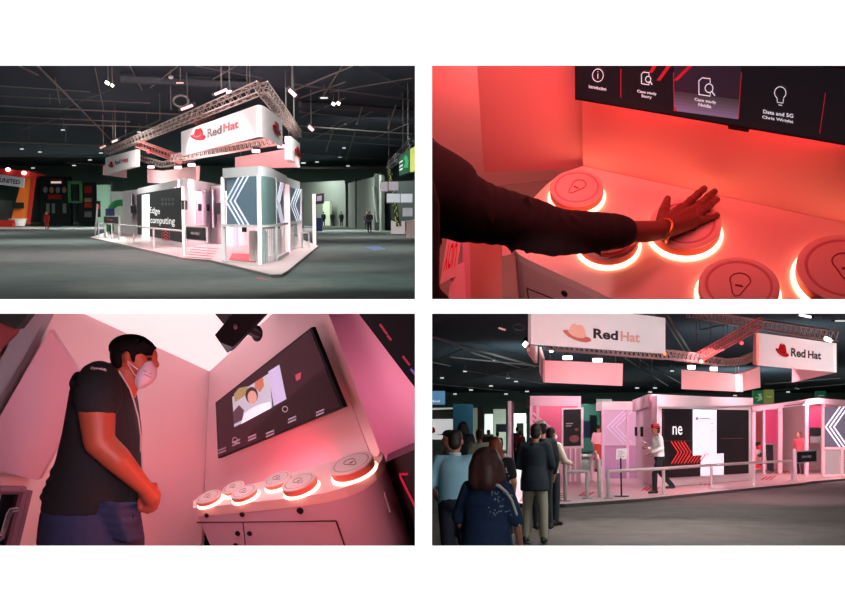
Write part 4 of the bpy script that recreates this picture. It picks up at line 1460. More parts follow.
def button(label, room, u, v, rx, th, rot, group=None, ring=None):
    P = room.g(u, v, CT + th)
    z = (room.M @ P).y
    r = rx * z / F
    base = V((P.x, P.y, CT))
    t = thing('glowing_button', label, 'button', base, group)
    part('light_ring', MB().lathe([(r * .9, .001), (r * 1.05, .001), (r * 1.06, .006), (r * 1.0, .012), (r * .9, .012)], base, 48), ring or ringm, t)
    part('side', MB().lathe([(r * .94, .012), (r * .985, .016), (r * .99, th - .008), (r * .9, th - .006)], base, 48), sidem, t)
    part('cap', MB().lathe([(r * .99, th - .009), (r * .985, th - .003), (r * .95, th), (r * .83, th), (r * .82, th - .002), (r * .76, th - .002), (r * .75, th), (.0, th)], base, 48), bodym, t)
    gr = MB().lathe([(r * .755, th - .0019), (r * .815, th - .0019), (r * .815, th - .001), (r * .755, th - .001)], base, 48)
    part('groove', gr, groove, t)
    m = Matrix.Rotation(rot, 3, 'Z')
    pts = []
    for i in range(13):
        a = R(-35) + R(250) * i / 12
        pts.append((math.cos(a) * .25, .16 + math.sin(a) * .25))
    pts += [(-.1, -.32), (-.02, -.40), (.08, -.34)]
    mk = MB()
    mk.path([base + m @ V((x * r, y * r, th + .001)) for x, y in pts], r * .018, 6, True)
    mk.tube(base + m @ V((-.09 * r, -.03 * r, th + .001)), base + m @ V((.1 * r, -.03 * r, th + .001)), r * .03, n=6)
    part('tab_mark', mk, markm, t)
    return t, base, r, z


BT = []
for (u, v, rx, th, rot, lb) in ((576.5, 187, 27, .05, -.9, 'glowing round button at the far end of the red counter behind the sleeve'), (608, 236, 31, .05, .3, 'glowing round button mostly hidden beneath the black sleeve'),
                                (685.5, 222.5, 35.5, .055, .4, 'glowing round button pressed by the hand'), (739, 285, 40, .05, -.5, 'glowing round button nearest the bottom edge of the red counter'),
                                (846, 267.5, 48, .055, -.2, 'largest glowing round button cut by the right edge of the red counter')):
    BT.append(button(lb, R2, u, v, rx, th, rot))

# wall television
off = nb * .1
A2, B2 = A + off, B + off
tvp = lambda u, v: R2.pl(u, v, A2, B2)
BL, BR_, TR, TL = (575, 99.5), (890, 153.2), (890, 75), (575, 36)
f = Face(tvp(*BL), tvp(*BR_), tvp(*TR), tvp(*TL))


def ab(u, v):
    a = (u - 575) / 315.0
    for _ in range(1):
        vb = 99.5 + 53.7 * a
        vt = 36 + 39 * a
    return a, (vb - v) / (vb - vt)


t = thing('wall_television', 'black wall screen with menu tiles above the red counter', 'television', f.q[0])
part('case', f.slab(MB(), .05), mat('tv case', (20, 20, 24), .6, spec=.2), t, smooth=False)
scr = MB()
fs_ = f.sub(.004, .03, 1, 1, .001)
part('screen', fs_.slab(MB(), .0005), mat('tv screen', (34, 34, 40), .22, emit=.25, ergb=(44, 44, 52)), t, smooth=False)
mb = MB(); f.poly(mb, [ab(736.6, 127.2), ab(757, 130.6), ab(757, 134), ab(737, 130.6)], -.03, .03); part('sensor_bar', mb, blk, t, smooth=False)
mb = MB(); f.poly(mb, [ab(682.3, 111), ab(747.3, 119.6), ab(751, 62), ab(682.3, 58)], .002, .001)
part('menu_tile', mb, mat('tile violet', (62, 58, 80), .3, emit=.25), t, 'lit violet menu tile', smooth=False)
for i in range(6):
    q0, q1 = i / 6, (i + 1) / 6
    mb = MB()
    f.poly(mb, [ab(682.3, 91 + 20 * q1), ab(748.4 - 1.1 * q1, 99.5 + 20 * q1), ab(748.4 - 1.1 * q0, 99.5 + 20 * q0), ab(682.3, 91 + 20 * q0)], .0032, .0006)
    part('tile_glow', mb, mat('tile violet %s' % 'abcdef'[i], tuple(int(70 + (c - 70) * (i + 1) / 6) for c in (142, 134, 176)), .3, emit=.4), t, smooth=False)
rl = mat('tile line red', (190, 30, 50), .4, emit=.6)
for (u0, v0, u1, v1) in ((626, 68, 626, 97), (682, 72, 682.3, 111), (751, 72, 747.6, 119), (831.5, 92, 826, 133)):
    mb = MB()
    f.poly(mb, [ab(u0 - .35, v0), ab(u1 - .35, v1), ab(u1 + .35, v1), ab(u0 + .35, v0)], .004, .0008)
    part('tile_line', mb, rl, t, smooth=False)
mb = MB(); f.rect(mb, *ab(682.3, 110.6), *ab(685, 107.8), .0045, .0008); part('tile_corner', mb, rl, t, smooth=False)
for (u0, u1) in ((660, 656), (676, 664), (700, 682)):
    mb = MB()
    f.poly(mb, [ab(u1, 80 if u1 > 660 else 72), ab(u1 + 4, 80 if u1 > 660 else 72), ab(u0 + 8, 60), ab(u0 + 3, 60)], .003, .0008)
    part('red_slash', mb, rl, t, smooth=False)
wh = mat('icon white', (225, 225, 235), .4, emit=.8)
mb = MB()
def tx(s_, u0, v0, u1, v1):
    a0, b0 = ab(u0, v0)
    a1, b1 = ab(u1, v1)
    c0, d0 = ab(u0, v0)
    # keep the line of writing parallel to the panel
    hgt = abs(ab(u0, v0 - (v0 - v1) - (u1 - u0) * .17)[1] - b0)
    f.text(mb, s_, a0, b0, a1, b0 + hgt, .004, .02)


tx('Introduction', 591, 87, 610, 86.8)
tx('Case study', 643.5, 92.5, 664, 92.4); tx('Story', 648, 97.6, 659, 95.6)
tx('Case study', 703.5, 101.2, 725.5, 101.0); tx('Nvidia', 707.5, 106.2, 720.5, 104.8)
tx('Data and 5G', 772, 113.0, 801, 114.0); tx('Chris Wright', 771, 119.2, 801, 120.2)
part('lettering', mb, wh, t, smooth=False)
mb = MB()
def pln(pts, w, closed=False):
    p3 = [f.at(*ab(u, v), .005) for u, v in pts]
    mb.path(p3, w, 5, closed)


w_ = .0011
pln([(601 + 6 * math.cos(a), 74 + 6.5 * math.sin(a)) for a in [i * PI / 8 for i in range(16)]], w_, True)
pln([(601, 72.5), (601, 77)], w_); pln([(601, 70), (601, 70.8)], w_)
part('icon', mb, wh, t)
mb = MB()
for (cx_, cy_, s_) in ((653, 78, .8), (715, 87, 1.15)):
    pln([(cx_ - 6 * s_, cy_ + 6 * s_), (cx_ - 6 * s_, cy_ - 6 * s_), (cx_ - 3 * s_, cy_ - 8.5 * s_), (cx_ + 4 * s_, cy_ - 7.7 * s_), (cx_ + 4 * s_, cy_ - 4 * s_)], w_ * 1.2)
    pln([(cx_ - 6 * s_, cy_ + 6 * s_), (cx_ + 4 * s_, cy_ + 7.5 * s_), (cx_ + 4 * s_, cy_ + 4 * s_)], w_ * 1.2)
    pln([(cx_ + 3 * s_ + 3.5 * s_ * math.cos(a), cy_ + .5 * s_ + 3.8 * s_ * math.sin(a)) for a in [i * PI / 6 for i in range(12)]], w_ * 1.2, True)
    pln([(cx_ + 5.4 * s_, cy_ + 3.4 * s_), (cx_ + 8 * s_, cy_ + 7 * s_)], w_ * 1.6)
    part('icon', mb, wh, t)
    mb = MB()
pln([(788.7 + 5.5 * math.cos(a), 92 + 6 * math.sin(a)) for a in [R(125) + R(290) * i / 14 for i in range(15)]], w_)
pln([(785.6, 97), (785.9, 101.5), (791.3, 102.3), (791.8, 98)], w_); pln([(787, 104), (790.5, 104.6)], w_)
part('icon', mb, wh, t)

# things below the arm at the far left
def slab2(name, label, cat, pts, dist, m, thick=.04):
    q = [R2.z(u, v, dist) for u, v in pts]
    t = thing(name, label, cat, q[0])
    part('panel', MB().slab(q, thick), m, t, smooth=False)
    return t


slab2('storage_cabinet', 'beige cabinet side standing left of the red counter', 'cabinet', [(470, 330), (502, 330), (500, 225), (469, 225)], 4.25, mat('beige side', (178, 150, 138), .6))
slab2('white_ledge', 'small white ledge between the beige cabinet side and the counter', 'ledge', [(501.5, 256.5), (513, 254), (513, 236), (501, 236)], 4.3, mat('ledge white', (236, 226, 230), .5))
q = [R2.z(u, v, 4.0) for u, v in ((440, 284), (448, 232), (462, 232), (456, 276))]
f3 = Face(*q)
t = thing('paper_sheet', 'tilted white sheet with red capital letters below the sleeve', 'paper', q[0])
part('sheet', f3.slab(MB(), .01), mat('sheet white', (226, 210, 220), .7), t, smooth=False)
mb = MB(); f3.text(mb, 'YOU', .12, .32, .86, .72, .004, .02)
vs_t, fs_t = glyphs('YOU', .02)
mb = MB(); mb.add([f3.at(.78 - .55 * y_, .08 + .75 * x_, .004) for x_, y_ in vs_t], fs_t)
part('lettering', mb, redink, t, smooth=False)
q = [R2.z(u, v, 4.05) for u, v in ((448, 300), (466, 312), (464, 262), (452, 268))]
t = thing('cloth', 'white and lilac folded cloth under the lettered sheet', 'cloth', q[0])
part('fold', MB().slab(q, .03), mat('cloth white', (232, 214, 228), .8), t, smooth=False)
q = [R2.z(u, v, 4.1) for u, v in ((463, 320), (471, 320), (469, 232), (462, 232))]
part('edge', MB().slab(q, .03), mat('cloth lilac', (206, 172, 196), .7), t, smooth=False)

# the arm
def hg(u, v, h):
    return g2(u, v, h)


def pxr(P, r):
    return r * (R2.M @ P).y / F


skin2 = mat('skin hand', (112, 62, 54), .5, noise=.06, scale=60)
slv = [(426, 197, 68, 1.36), (444, 197, 45, 1.36), (461, 207, 36, 1.33), (478, 212, 31.5, 1.29), (494, 215.5, 29, 1.26), (509, 218.5, 27.5, 1.23), (522, 222.5, 27, 1.21), (534, 226, 27, 1.19), (552, 231.5, 24.8, 1.165), (566, 232.5, 23.2, 1.15), (578, 232.2, 22, 1.14), (590, 232.2, 21, 1.13), (602, 232, 20.2, 1.12),
       (613, 231.5, 18.5, 1.11), (622, 231.5, 17, 1.105), (629, 231.5, 14.5, 1.1), (633.5, 231.5, 10.5, 1.095)]
P0 = hg(552, 232, 1.165)
t = thing('person', 'person in black jacket reaching an arm over the counter onto a button', 'person', V((P0.x, P0.y, CT)))
sm_ = MB()
pts = [hg(u, v, h) for u, v, r, h in slv]
rad = [pxr(p, r) for p, (u, v, r, h) in zip(pts, slv)]
# dense rings with small folds
dense, rr = [], []
for i in range(len(pts) - 1):
    for k in range(4):
        q_ = k / 4
        dense.append(pts[i].lerp(pts[i + 1], q_))
        w0 = rad[i] * (1 - q_) + rad[i + 1] * q_
        rr.append(w0 * (1 + .035 * math.sin(len(dense) * 1.9) * random.uniform(.2, 1.3)))
dense.append(pts[-1]); rr.append(rad[-1])
sm_.path(dense, rr, 28)
# upper body beside the mullion
bq = lambda u, v, d: R2.z(u, v, d)
sm_.cap(bq(392, 205, 2.95), bq(390, 330, 2.9), .13, .13, 20)
sm_.cap(bq(418, 290, 2.9), bq(452, 332, 2.9), .045, .06, 16)
for i in range(14):
    k = random.randint(8, len(dense) - 10)
    a = random.uniform(0, 2 * PI)
    d_ = (dense[k + 1] - dense[k]).normalized()
    x_ = d_.orthogonal().normalized(); y_ = d_.cross(x_)
    c_ = dense[k] + (x_ * math.cos(a) + y_ * math.sin(a)) * rr[k] * .97
    sm_.cap(c_ - d_ * .03 + x_ * .02, c_ + d_ * .02 - x_ * .02, .008, .006, 8)
off_ = V(t['_o'])
part('sleeve', blob(sm_, .009, mat('jacket black', (20, 22, 28), .95, noise=.2, scale=60), off_, 2, 'sleeve'), None, t)
hb = MB()
cu, wr = hg(622, 232, 1.085), hg(661, 230.5, 1.05)
hb.limb([cu, hg(645, 231.5, 1.065), wr], [pxr(cu, 11.8), pxr(cu, 11.2), pxr(wr, 10.2)], 16)
kn = [hg(682, 209, 1.035), hg(690, 213.5, 1.038), hg(694, 218.5, 1.035), hg(692, 224.5, 1.03)]
for k_, r_ in zip(kn, (8.5, 8.5, 8, 6.5)):
    hb.cap(wr + (k_ - wr) * .12, k_, pxr(wr, 9.5), pxr(wr, r_ * .78), 14)
hb.ell(hg(676, 219, 1.035), (pxr(wr, 13), pxr(wr, 10), .017))
fing = [[(682, 209, 1.035), (691, 200.5, 1.032), (698, 194, 1.024), (704.3, 188.5, 1.012)],
        [(690, 213, 1.036), (700, 204.5, 1.034), (708, 197.5, 1.026), (714.6, 191.5, 1.013)],
        [(694, 218, 1.034), (703, 210, 1.032), (710.5, 204.3, 1.024), (717, 199.5, 1.012)],
        [(692, 224, 1.028), (702, 220.3, 1.026), (710, 217.6, 1.02), (717.5, 215.2, 1.01)]]
for fg, (r0, r1) in zip(fing, ((4.7, 3.6), (4.8, 3.6), (4.5, 3.4), (3.8, 2.8))):
    p_ = [hg(*x) for x in fg]
    hb.limb(p_, [pxr(p_[0], r0 + (r1 - r0) * i / 3) for i in range(4)], 12)
    hb.ell(p_[1], pxr(p_[1], r0 * 1.02)); hb.ell(p_[2], pxr(p_[2], r0 * .94))
th_ = [hg(662, 221, 1.045), hg(663.5, 211, 1.05), hg(666, 204, 1.047), hg(667.6, 198.5, 1.04)]
hb.limb([hg(670, 224, 1.04)] + th_, [pxr(wr, x) for x in (8.5, 6.6, 5.4, 4.6, 3.6)], 12)
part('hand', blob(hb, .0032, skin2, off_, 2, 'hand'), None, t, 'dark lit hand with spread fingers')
nails = MB()
for fg in fing:
    a_, b_ = hg(*fg[2]), hg(*fg[3])
    d_ = (b_ - a_).normalized()
    s_ = d_.cross(V((0, 0, 1))).normalized()
    m_ = Matrix((s_, d_, s_.cross(d_))).transposed()
    nails.ell(b_ + V((0, 0, pxr(b_, 3.0))) - d_ * .004, (.0065, .009, .003), m_, 10, 6)
part('nails', nails, mat('nail', (140, 80, 70), .4), t)
# bracelet
wc = hg(666, 230.5, 1.05)
d_ = (wr - cu).normalized()
x_ = d_.orthogonal().normalized(); y_ = d_.cross(x_)
br_ = MB()
br_.path([wc + (x_ * math.cos(a) + y_ * math.sin(a)) * pxr(wc, 11.2) + d_ * .008 * math.sin(a * 2) for a in [i * PI / 14 for i in range(28)]], .0042, 8, True)
o = part('bracelet', br_, mat('gold', (220, 160, 80), .3, .9), t, 'thin gold bracelet')

# lights of room 2 (red wash over the counter, strips behind the screen, added fills)
use(RW)
red = (1.0, .13, .12)
area('red_wash', (1.1, 2.6, 2.7), (.8, 3.6, 1.95), .5, 1.6, (1, .07, .08))
area('red_wash', (.3, 4.45, 2.75), (.3, 5.2, 2.3), .3, 9, (1, .09, .09))
area('red_wash', (.15, 2.9, 2.5), (.25, 4.4, 2.1), .3, 5, (1, .12, .12))
area('red_wash', (.45, 3.0, 2.9), (.35, 4.1, 2.4), .3, 9, (1, .16, .15))
area('red_wash', (.45, 2.5, 2.6), (.38, 3.8, 2.25), .3, 2.6, (1, .1, .1), spread=R(70))
area('fill_white', (.9, 2.5, 2.5), (.8, 3.5, 1.8), .5, .5, (1, .72, .74))
spot('front_fill', (.2, 2.4, 1.7), ray(552, 292) * 3.5 + EYE, 34, (1, .34, .34), 21, .5, .03)
area('floor_fill', (.35, 4.35, 2.35), (.5, 4.9, 2.0), .2, .6, (.9, 1, .9))
use(R2)
m_ = (A2 + B2) / 2
for q_ in (.25, .75):
    p_ = A2 + (B2 - A2) * q_
    zt_ = R2.pl(575 + 270 * q_, 99.5 + 46 * q_, A2, B2).z
    area('screen_strip', V((p_.x, p_.y, zt_ - .02)) - nb * .03, V((p_.x, p_.y, CT)) - nb * .1, .5, .6, (1, .03, .04), .03)
# ================================================================== ROOM 3: attendant at the counter of the small pink room
use(R3)
z3 = R3.z
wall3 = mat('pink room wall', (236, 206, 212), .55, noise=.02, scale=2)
ceil3 = mat('ceiling panel', (246, 236, 236), .6, emit=.75)
struct('floor', MB().prism([(-3.2, 2.6, 0), (-.03, 2.6, 0), (-.03, 8, 0), (-4.2, 8, 0)], (0, 0, -.03)), floor2)
C0, C1, C2 = z3(85, 314, 5.5), z3(209, 371, 6.4), z3(272, 314, 6.0)
cn = (C1 - C0).cross(C2 - C0).normalized()
cp = [R3.pn(u, v, C0, cn) for u, v in ((-40, 258), (85, 314), (203, 372.5), (218, 370), (272, 314), (300, 285))]
struct('ceiling', MB().prism(cp, V((0, 0, .04))), ceil3)
D0 = z3(203, 500, 6.4)
bn = (C1 - C0).cross(D0 - C0).normalized()
wp = [R3.pn(u, v, C0, bn) for u, v in ((-60, 246), (85, 314), (210, 371.5), (205, 470), (203, 500), (198, 640), (-60, 640))]
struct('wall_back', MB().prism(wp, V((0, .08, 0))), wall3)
tn = (C2 - C1).cross(D0 - C1).normalized()
T3 = lambda u, v: R3.pn(u, v, C1, tn)
struct('wall_right', MB().prism([T3(u, v) for u, v in ((209.5, 371), (272, 314), (300, 287), (308, 287), (318, 314), (372, 460), (392, 520), (203, 520))], V((.03, .08, 0))), wall3)
toward = lambda p, d: p + (R3.E - p).normalized() * d
struct('trim', MB().prism([toward(T3(u, v), .05) for u, v in ((310, 296), (321, 296), (333, 325), (380, 452), (374, 462))], ray(345, 380) * .1), mat('trim pink', (244, 208, 212), .5))
struct('wall_side', MB().prism([z3(u, v, 6.2) for u, v in ((300, 280), (440, 280), (440, 560), (300, 560))], V((0, .08, 0))), wall3)
# left column, hanging panel and glass door
W3 = lambda u, v, d: toward(R3.pn(u, v, C0, bn), d)
struct('trim', MB().prism([W3(u, v, .12) for u, v in ((33, 300), (54, 300), (-14, 434), (-14, 386))], V((0, .1, 0))), mat('column grey', (150, 140, 150), .6))
t = thing('dark_beam', 'dark ceiling beam in the upper left corner of the pink room', 'beam', W3(12, 321, .16))
part('beam', MB().prism([W3(u, v, .18) for u, v in ((-14, 318), (16, 329), (28, 314), (36, 296), (-14, 296))], V((0, .1, 0))), blk, t, smooth=False)
part('red_patch', MB().prism([W3(u, v, .16) for u, v in ((-14, 360), (14, 334), (16, 329), (-14, 318))], V((0, .05, 0))), mat('dull red', (150, 50, 58), .6), t, smooth=False)
t = thing('hanging_wall_panel', 'pink wall panel with cut lower edge left of the attendant', 'panel', W3(0, 473, .2))
part('panel', MB().prism([W3(u, v, .2) for u, v in ((-20, 468), (38, 480), (67, 427), (88, 388), (50, 330), (-20, 450))], V((0, .06, 0))), mat('panel mauve', (206, 150, 168), .55), t, smooth=False)
t = thing('glass_door', 'dark glass door with bright handle in the lower left corner', 'door', W3(8, 545, .2))
part('pane', MB().prism([W3(u, v, .15) for u, v in ((2, 492), (21, 492), (8, 550), (-14, 550))], V((0, .04, 0))), mat('door glass dark', (24, 28, 34), .15), t, smooth=False)
fr = MB()
for (a, b) in (((-2, 490), (24, 490)), ((24, 490), (9, 552)), ((29, 490), (14, 552))):
    fr.tube(W3(*a, .22), W3(*b, .22), .02, n=6)
part('frame', fr, mat('door frame mauve', (150, 100, 118), .5), t)
part('handle', MB().path([W3(u, v, .3) for u, v in ((17, 509.5), (11, 510.5), (8.5, 515), (2, 537), (-6, 541))], .012, 8), mat('chrome', (225, 225, 235), .2, .9), t)

# counter with buttons
n3 = V((-0.3, -0.28, 0.91)).normalized()
R3C = Room(frame_from_up(n3), CT + abs(n3.dot(ray(300, 480))) * 5.35, R3.clips + ((V((0, 0, -.25)), V((0, 0, -1))),))
use(R3C)
g3 = R3C.g
tp = [g3(u, v, CT) for u, v in ((193, 508), (215, 506), (240, 503.5), (300, 497), (325, 493), (345, 487.5), (362, 480), (374, 471), (382, 459), (383, 453), (378, 449.5), (330, 461.5), (260, 482), (200, 497), (193, 501))]
cc = g3(290, 482, CT)
t = thing('touch_counter', 'pink lit counter with six glowing buttons beneath the tilted screen', 'counter', V((cc.x, cc.y, .2)))
part('countertop', MB().prism([p - V((0, 0, .05)) for p in tp], (0, 0, .05)), mat('counter top pink', (246, 206, 206), .35), t, smooth=False)
bp_ = [cc + (p - cc) * .985 for p in tp]
part('body', MB().prism([V((p.x, p.y, -.7)) for p in bp_], (0, 0, CT + .65)), mat('counter body mauve', (214, 178, 198), .5), t)
Af, Bf = cc + (g3(215, 506, CT) - cc) * .985, cc + (g3(300, 497, CT) - cc) * .985
fpl = lambda u, v: R3C.pl(u, v, Af, Bf)
nf = V((Bf.y - Af.y, Af.x - Bf.x, 0)).normalized()
nf = nf if nf.dot(R3C.E - Af) > 0 else -nf
se = MB()
for a, b in (((197, 522.5), (336, 521)), ((336, 521), (346, 550)), ((243, 522), (246, 550))):
    se.tube(fpl(*a), fpl(*b), .004, n=5)
part('drawer_seam', se, mat('seam plum', (70, 40, 56), .7), t)
for (u, v, r) in ((207, 515, .011), (242.5, 514, .013), (300.5, 510.3, .017), (238, 533, .013), (250, 533, .013), (236, 545, .012)):
    p = fpl(u, v)
    part('lock', MB().tube(p - nf * .01, p + nf * .008, r, n=16), blk, t)
part('edge_line', MB().tube(g3(380.5, 480, CT - .1), g3(390, 512, CT - .2), .005, n=6), mat('line pale', (200, 170, 190), .5), t)
grp = None
for (u, v, rx, th, lb) in ((208, 496, 13, .036, 'smallest glowing button at the far left end of the pink counter'), (233, 486.5, 11.5, .034, 'glowing button second back from the far left end of the pink counter'), (243.5, 491, 13.8, .038, 'glowing button in the front row second from the left end'),
                           (277, 478, 14.5, .04, 'glowing button in the back row behind the middle one'), (298.5, 481, 18.2, .05, 'middle glowing button in the front row above the large lock'), (351, 462.5, 23, .058, 'largest glowing button at the right end of the pink counter')):
    button(lb, R3C, u, v, rx, th, .5, ring=mat('light ring pink', (255, 190, 170), .4, emit=4.5))
use(R3)
t = thing('dark_cabinet', 'dark cabinet with red outline right of the pink counter', 'cabinet', z3(400, 500, 5.6))
part('body', MB().prism([z3(u, v, 5.6) for u, v in ((386, 462), (430, 443), (430, 600), (376, 600), (380, 500))], V((0, .3, 0))), mat('cabinet dark', (36, 32, 42), .4), t, smooth=False)
part('red_line', MB().path([z3(u, v, 5.57) for u, v in ((408, 474), (399.6, 474.3), (401, 478), (416, 508))], .007, 6), mat('red led line', (210, 40, 70), .4, emit=.5), t)
part('badge', MB().prism([z3(u, v, 5.58) for u, v in ((383, 482), (394, 482), (394, 478), (384, 478))], V((0, .02, 0))), mat('badge grey', (110, 96, 108), .5), t, smooth=False)

# tilted wall screen
q = [z3(218, 458.5, 6.0), z3(343.5, 407, 5.2), z3(311.5, 327, 5.2), z3(215.5, 402.5, 6.0)]
f = Face(*q)
t = thing('wall_television', 'large tilted wall screen showing a video call over the pink counter', 'television', q[0])
part('case', f.slab(MB(), .025), mat('tv case', (24, 24, 28)), t, smooth=False)
part('screen', f.sub(.012, .02, .985, .98, .002).slab(MB(), .001), mat('tv screen plum', (40, 26, 36), .2, emit=.3, ergb=(52, 30, 42)), t, smooth=False)
mb = MB(); f.poly(mb, [(.55, .34), (.985, .5), (.985, .03), (.4, .03), (.3, .16)], .003, .001); part('dark_band', mb, mat('tv screen dark', (24, 20, 28), .25), t, smooth=False)


inv = f.px


def fpx(mb, pts, off, th=.001):
    return f.poly(mb, [inv(u, v) for u, v in pts], off, th)


def scp(nm, pts, off, name, rgb, em=.5):
    mb = MB(); fpx(mb, pts, off)
    return part(nm, mb, mat(name, rgb, .4, emit=em), t, smooth=False)


# video call picture: pale room, a person in white, plants
scp('video_picture', [(235, 427), (273, 407), (270, 373), (233, 397)], .004, 'video grey', (168, 172, 186), .7)
scp('video_picture', [(274.5, 406), (287, 399), (280, 364.5), (269, 371.5)], .004, 'video lilac', (170, 166, 200), .7)
scp('video_plant', [(236, 402), (247, 395), (249, 386), (240, 388), (235, 394)], .006, 'video plant', (150, 140, 96), .5)
scp('video_plant', [(235, 424), (243, 420), (245, 410), (240, 405), (234, 412)], .006, 'video dark plant', (80, 62, 78), .4)
scp('video_plant', [(256, 382), (264, 377), (265, 386), (261, 392), (256, 388)], .006, 'video orange', (180, 110, 90), .5)
e = [(253 + 6.2 * math.cos(a), 395 + 8.2 * math.sin(a)) for a in [i * PI / 8 for i in range(16)]]
scp('video_person', [(242, 424), (246, 413), (253, 408), (262, 404), (271, 402), (272, 408)], .0065, 'video shirt', (226, 226, 236), .7)
scp('video_person', e, .008, 'video hair', (50, 40, 44), .3)
scp('video_person', [(253.8 + 4.6 * math.cos(a), 397 + 6.6 * math.sin(a)) for a in [i * PI / 8 for i in range(16)]], .0095, 'video face', (196, 150, 136), .6)
scp('menu_icon', [(296, 375), (302, 372), (301, 379), (297, 381)], .004, 'menu red', (170, 70, 84), .4)
mb = MB()
for (u, v) in ((236, 437), (222, 445), (252, 432), (270, 428), (292, 414), (320, 407)):
    for k in range(2):
        fpx(mb, [(u - 3, v + 5 + k * 3 + 1.4), (u + 5, v + 1.6 + k * 3 + 1.4), (u + 5, v + k * 3 + 1.4), (u - 3, v + 3.4 + k * 3 + 1.4)], .005)
part('lettering', mb, mat('menu grey', (170, 170, 190)), t, smooth=False)
mb = MB()
for (u, v) in ((236, 440), (286, 409)):
    p_ = [f.at(*inv(u + 2.6 * math.cos(a), v + 2.8 * math.sin(a)), .006) for a in [i * PI / 5 for i in range(10)]]
    mb.path(p_, .003, 5, True)
part('menu_icon', mb, mat('menu grey'), t)
# small screen on its bracket near the ceiling
q = [z3(214.7, 335, 4.9), z3(227.2, 353, 4.9), z3(268, 310, 4.8), z3(252, 290, 4.8)]
f2 = Face(*q)
t = thing('ceiling_screen', 'black screen hanging on a wall bracket at the pink ceiling edge', 'screen', q[0])
part('case', MB().slab(q, -.07), mat('tv case'), t, smooth=False)
part('box', MB().box(z3(226.5, 317, 4.95), (.05, .08, .09), M=Matrix.Rotation(-.7, 3, 'Y')), blk, t, smooth=False)
part('badge', MB().ell(z3(235.5, 326.5, 4.84), (.01, .01, .014)), mat('badge grey'), t)
part('bracket', MB().tube(z3(246, 329, 4.95), z3(257, 334, 5.25), .022).ell(z3(257, 333.5, 5.3), (.028, .03, .04)), blk, t)
# big black screen corner at upper right
q = [z3(352, 305, 4.6), z3(419, 393, 4.6), z3(470, 393, 4.6), z3(470, 290, 4.6), z3(345, 290, 4.6)]
t = thing('wall_screen', 'corner of a black screen at the upper right of the pink room', 'screen', q[0])
part('case', MB().prism(q, V((0, .06, 0))), mat('tv case'), t, smooth=False)
for (u, v) in ((379, 325), (382.5, 330), (386.5, 336), (402, 357), (405, 361)):
    mb = MB()
    mb.prism([z3(u, v, 4.595), z3(u + 4, v + 5, 4.595), z3(u + 5.5, v + 3.5, 4.595), z3(u + 1.5, v - 1.5, 4.595)], V((0, .003, 0)))
    part('logo_reflection', mb, mat('reflection crimson', (170, 30, 70), .4, emit=.4), t, smooth=False)  # reflected logos painted on the black screen as glowing marks
mb = MB(); mb.prism([z3(410, 370, 4.595), z3(416, 377, 4.595), z3(416, 373, 4.595), z3(411, 368, 4.595)], V((0, .003, 0)))
part('violet_patch', mb, mat('reflection violet', (110, 80, 190), .4, emit=.5), t, smooth=False)  # violet mark of the same painted reflection

# the attendant
ZP = 4.6
S_ = ZP / F
q3 = lambda u, v, dy=0.0: z3(u, v, ZP + dy)
base = q3(95, 745)
base.z = 0
t = thing('person', 'attendant with face mask and black polo shirt looking at the screen', 'person', base)
offp = V(t['_o'])
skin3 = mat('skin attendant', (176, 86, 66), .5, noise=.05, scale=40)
blackc = mat('polo black', (30, 32, 38), .9, noise=.15, scale=50)
b = MB()
# head, seen in profile looking right and slightly away from us
b.ell(q3(131, 354), (.083, .076, .085))
b.ell(q3(134, 356), (.083, .072, .08))
b.ell(q3(141, 366), (.058, .06, .062))
b.ell(q3(144, 376), (.045, .05, .038))
b.cap(q3(151, 350), q3(153.5, 356), .02, .02)
b.cap(q3(153, 358), q3(156.5, 365), .011, .014)
b.cap(q3(126, 372), q3(112, 398), .06, .07)
b.cap(q3(130, 376), q3(121, 396), .05, .06)
b.ell(q3(126.5, 357, -.078), (.016, .012, .03), Matrix.Rotation(-.25, 3, 'Y'))
b.ell(q3(127.5, 356, -.086), (.012, .01, .02), Matrix.Rotation(-.25, 3, 'Y'))
# trunk below the clothes and legs
b.limb([q3(108, 400), q3(100, 450), q3(92, 510)], [.1, .1, .1], 16)
for dy in (-.09, .09):
    b.limb([q3(92, 520, dy), q3(98, 630, dy), q3(92, 735, dy)], [.08, .055, .045])
    b.cap(q3(88, 742, dy), q3(125, 744, dy), .035, .03)
# near arm
sh, el, wr = q3(97, 388, -.17), q3(99, 442, -.24), q3(145, 488, -.16)
b.limb([sh, q3(97, 412, -.21), el], [.075, .074, .062], 18)
b.limb([el, q3(117, 459, -.23), wr], [.06, .056, .034], 18)
# far arm
b.limb([q3(108, 385, .19), q3(108, 440, .24), q3(146, 490, .06)], [.06, .05, .034], 14)
# clasped hands, right hand over left
hc = q3(149, 500, -.12)
b.cap(wr, q3(151, 496, -.13), .034, .042, 16)
b.cap(q3(146, 490, .04), q3(147, 500, -.05), .034, .04, 14)
for i, (u0, v0, u1, v1, u2, v2) in enumerate(((152, 494, 158, 500, 156, 508), (151, 497, 156.5, 504.5, 152, 511), (149, 499, 153, 508, 147, 512.5), (147, 500, 148, 509.5, 142, 511))):
    b.limb([q3(u0, v0, -.14), q3(u1, v1, -.15 + i * .006), q3(u2, v2, -.13)], [.0125, .0115, .0095], 10)
b.limb([q3(147, 490, -.15), q3(155, 484.5, -.14), q3(155.5, 488, -.13)], [.014, .012, .01], 10)
for i in range(4):
    b.limb([q3(146 - i, 501 + i * 1.5, -.06), q3(141 - i * .4, 505 + i * 1.4, -.12), q3(139, 500 + i * 2.5, -.13)], [.011, .011, .009], 10)
part('body', blob(b, .007, skin3, offp, 3, 'body'), None, t)


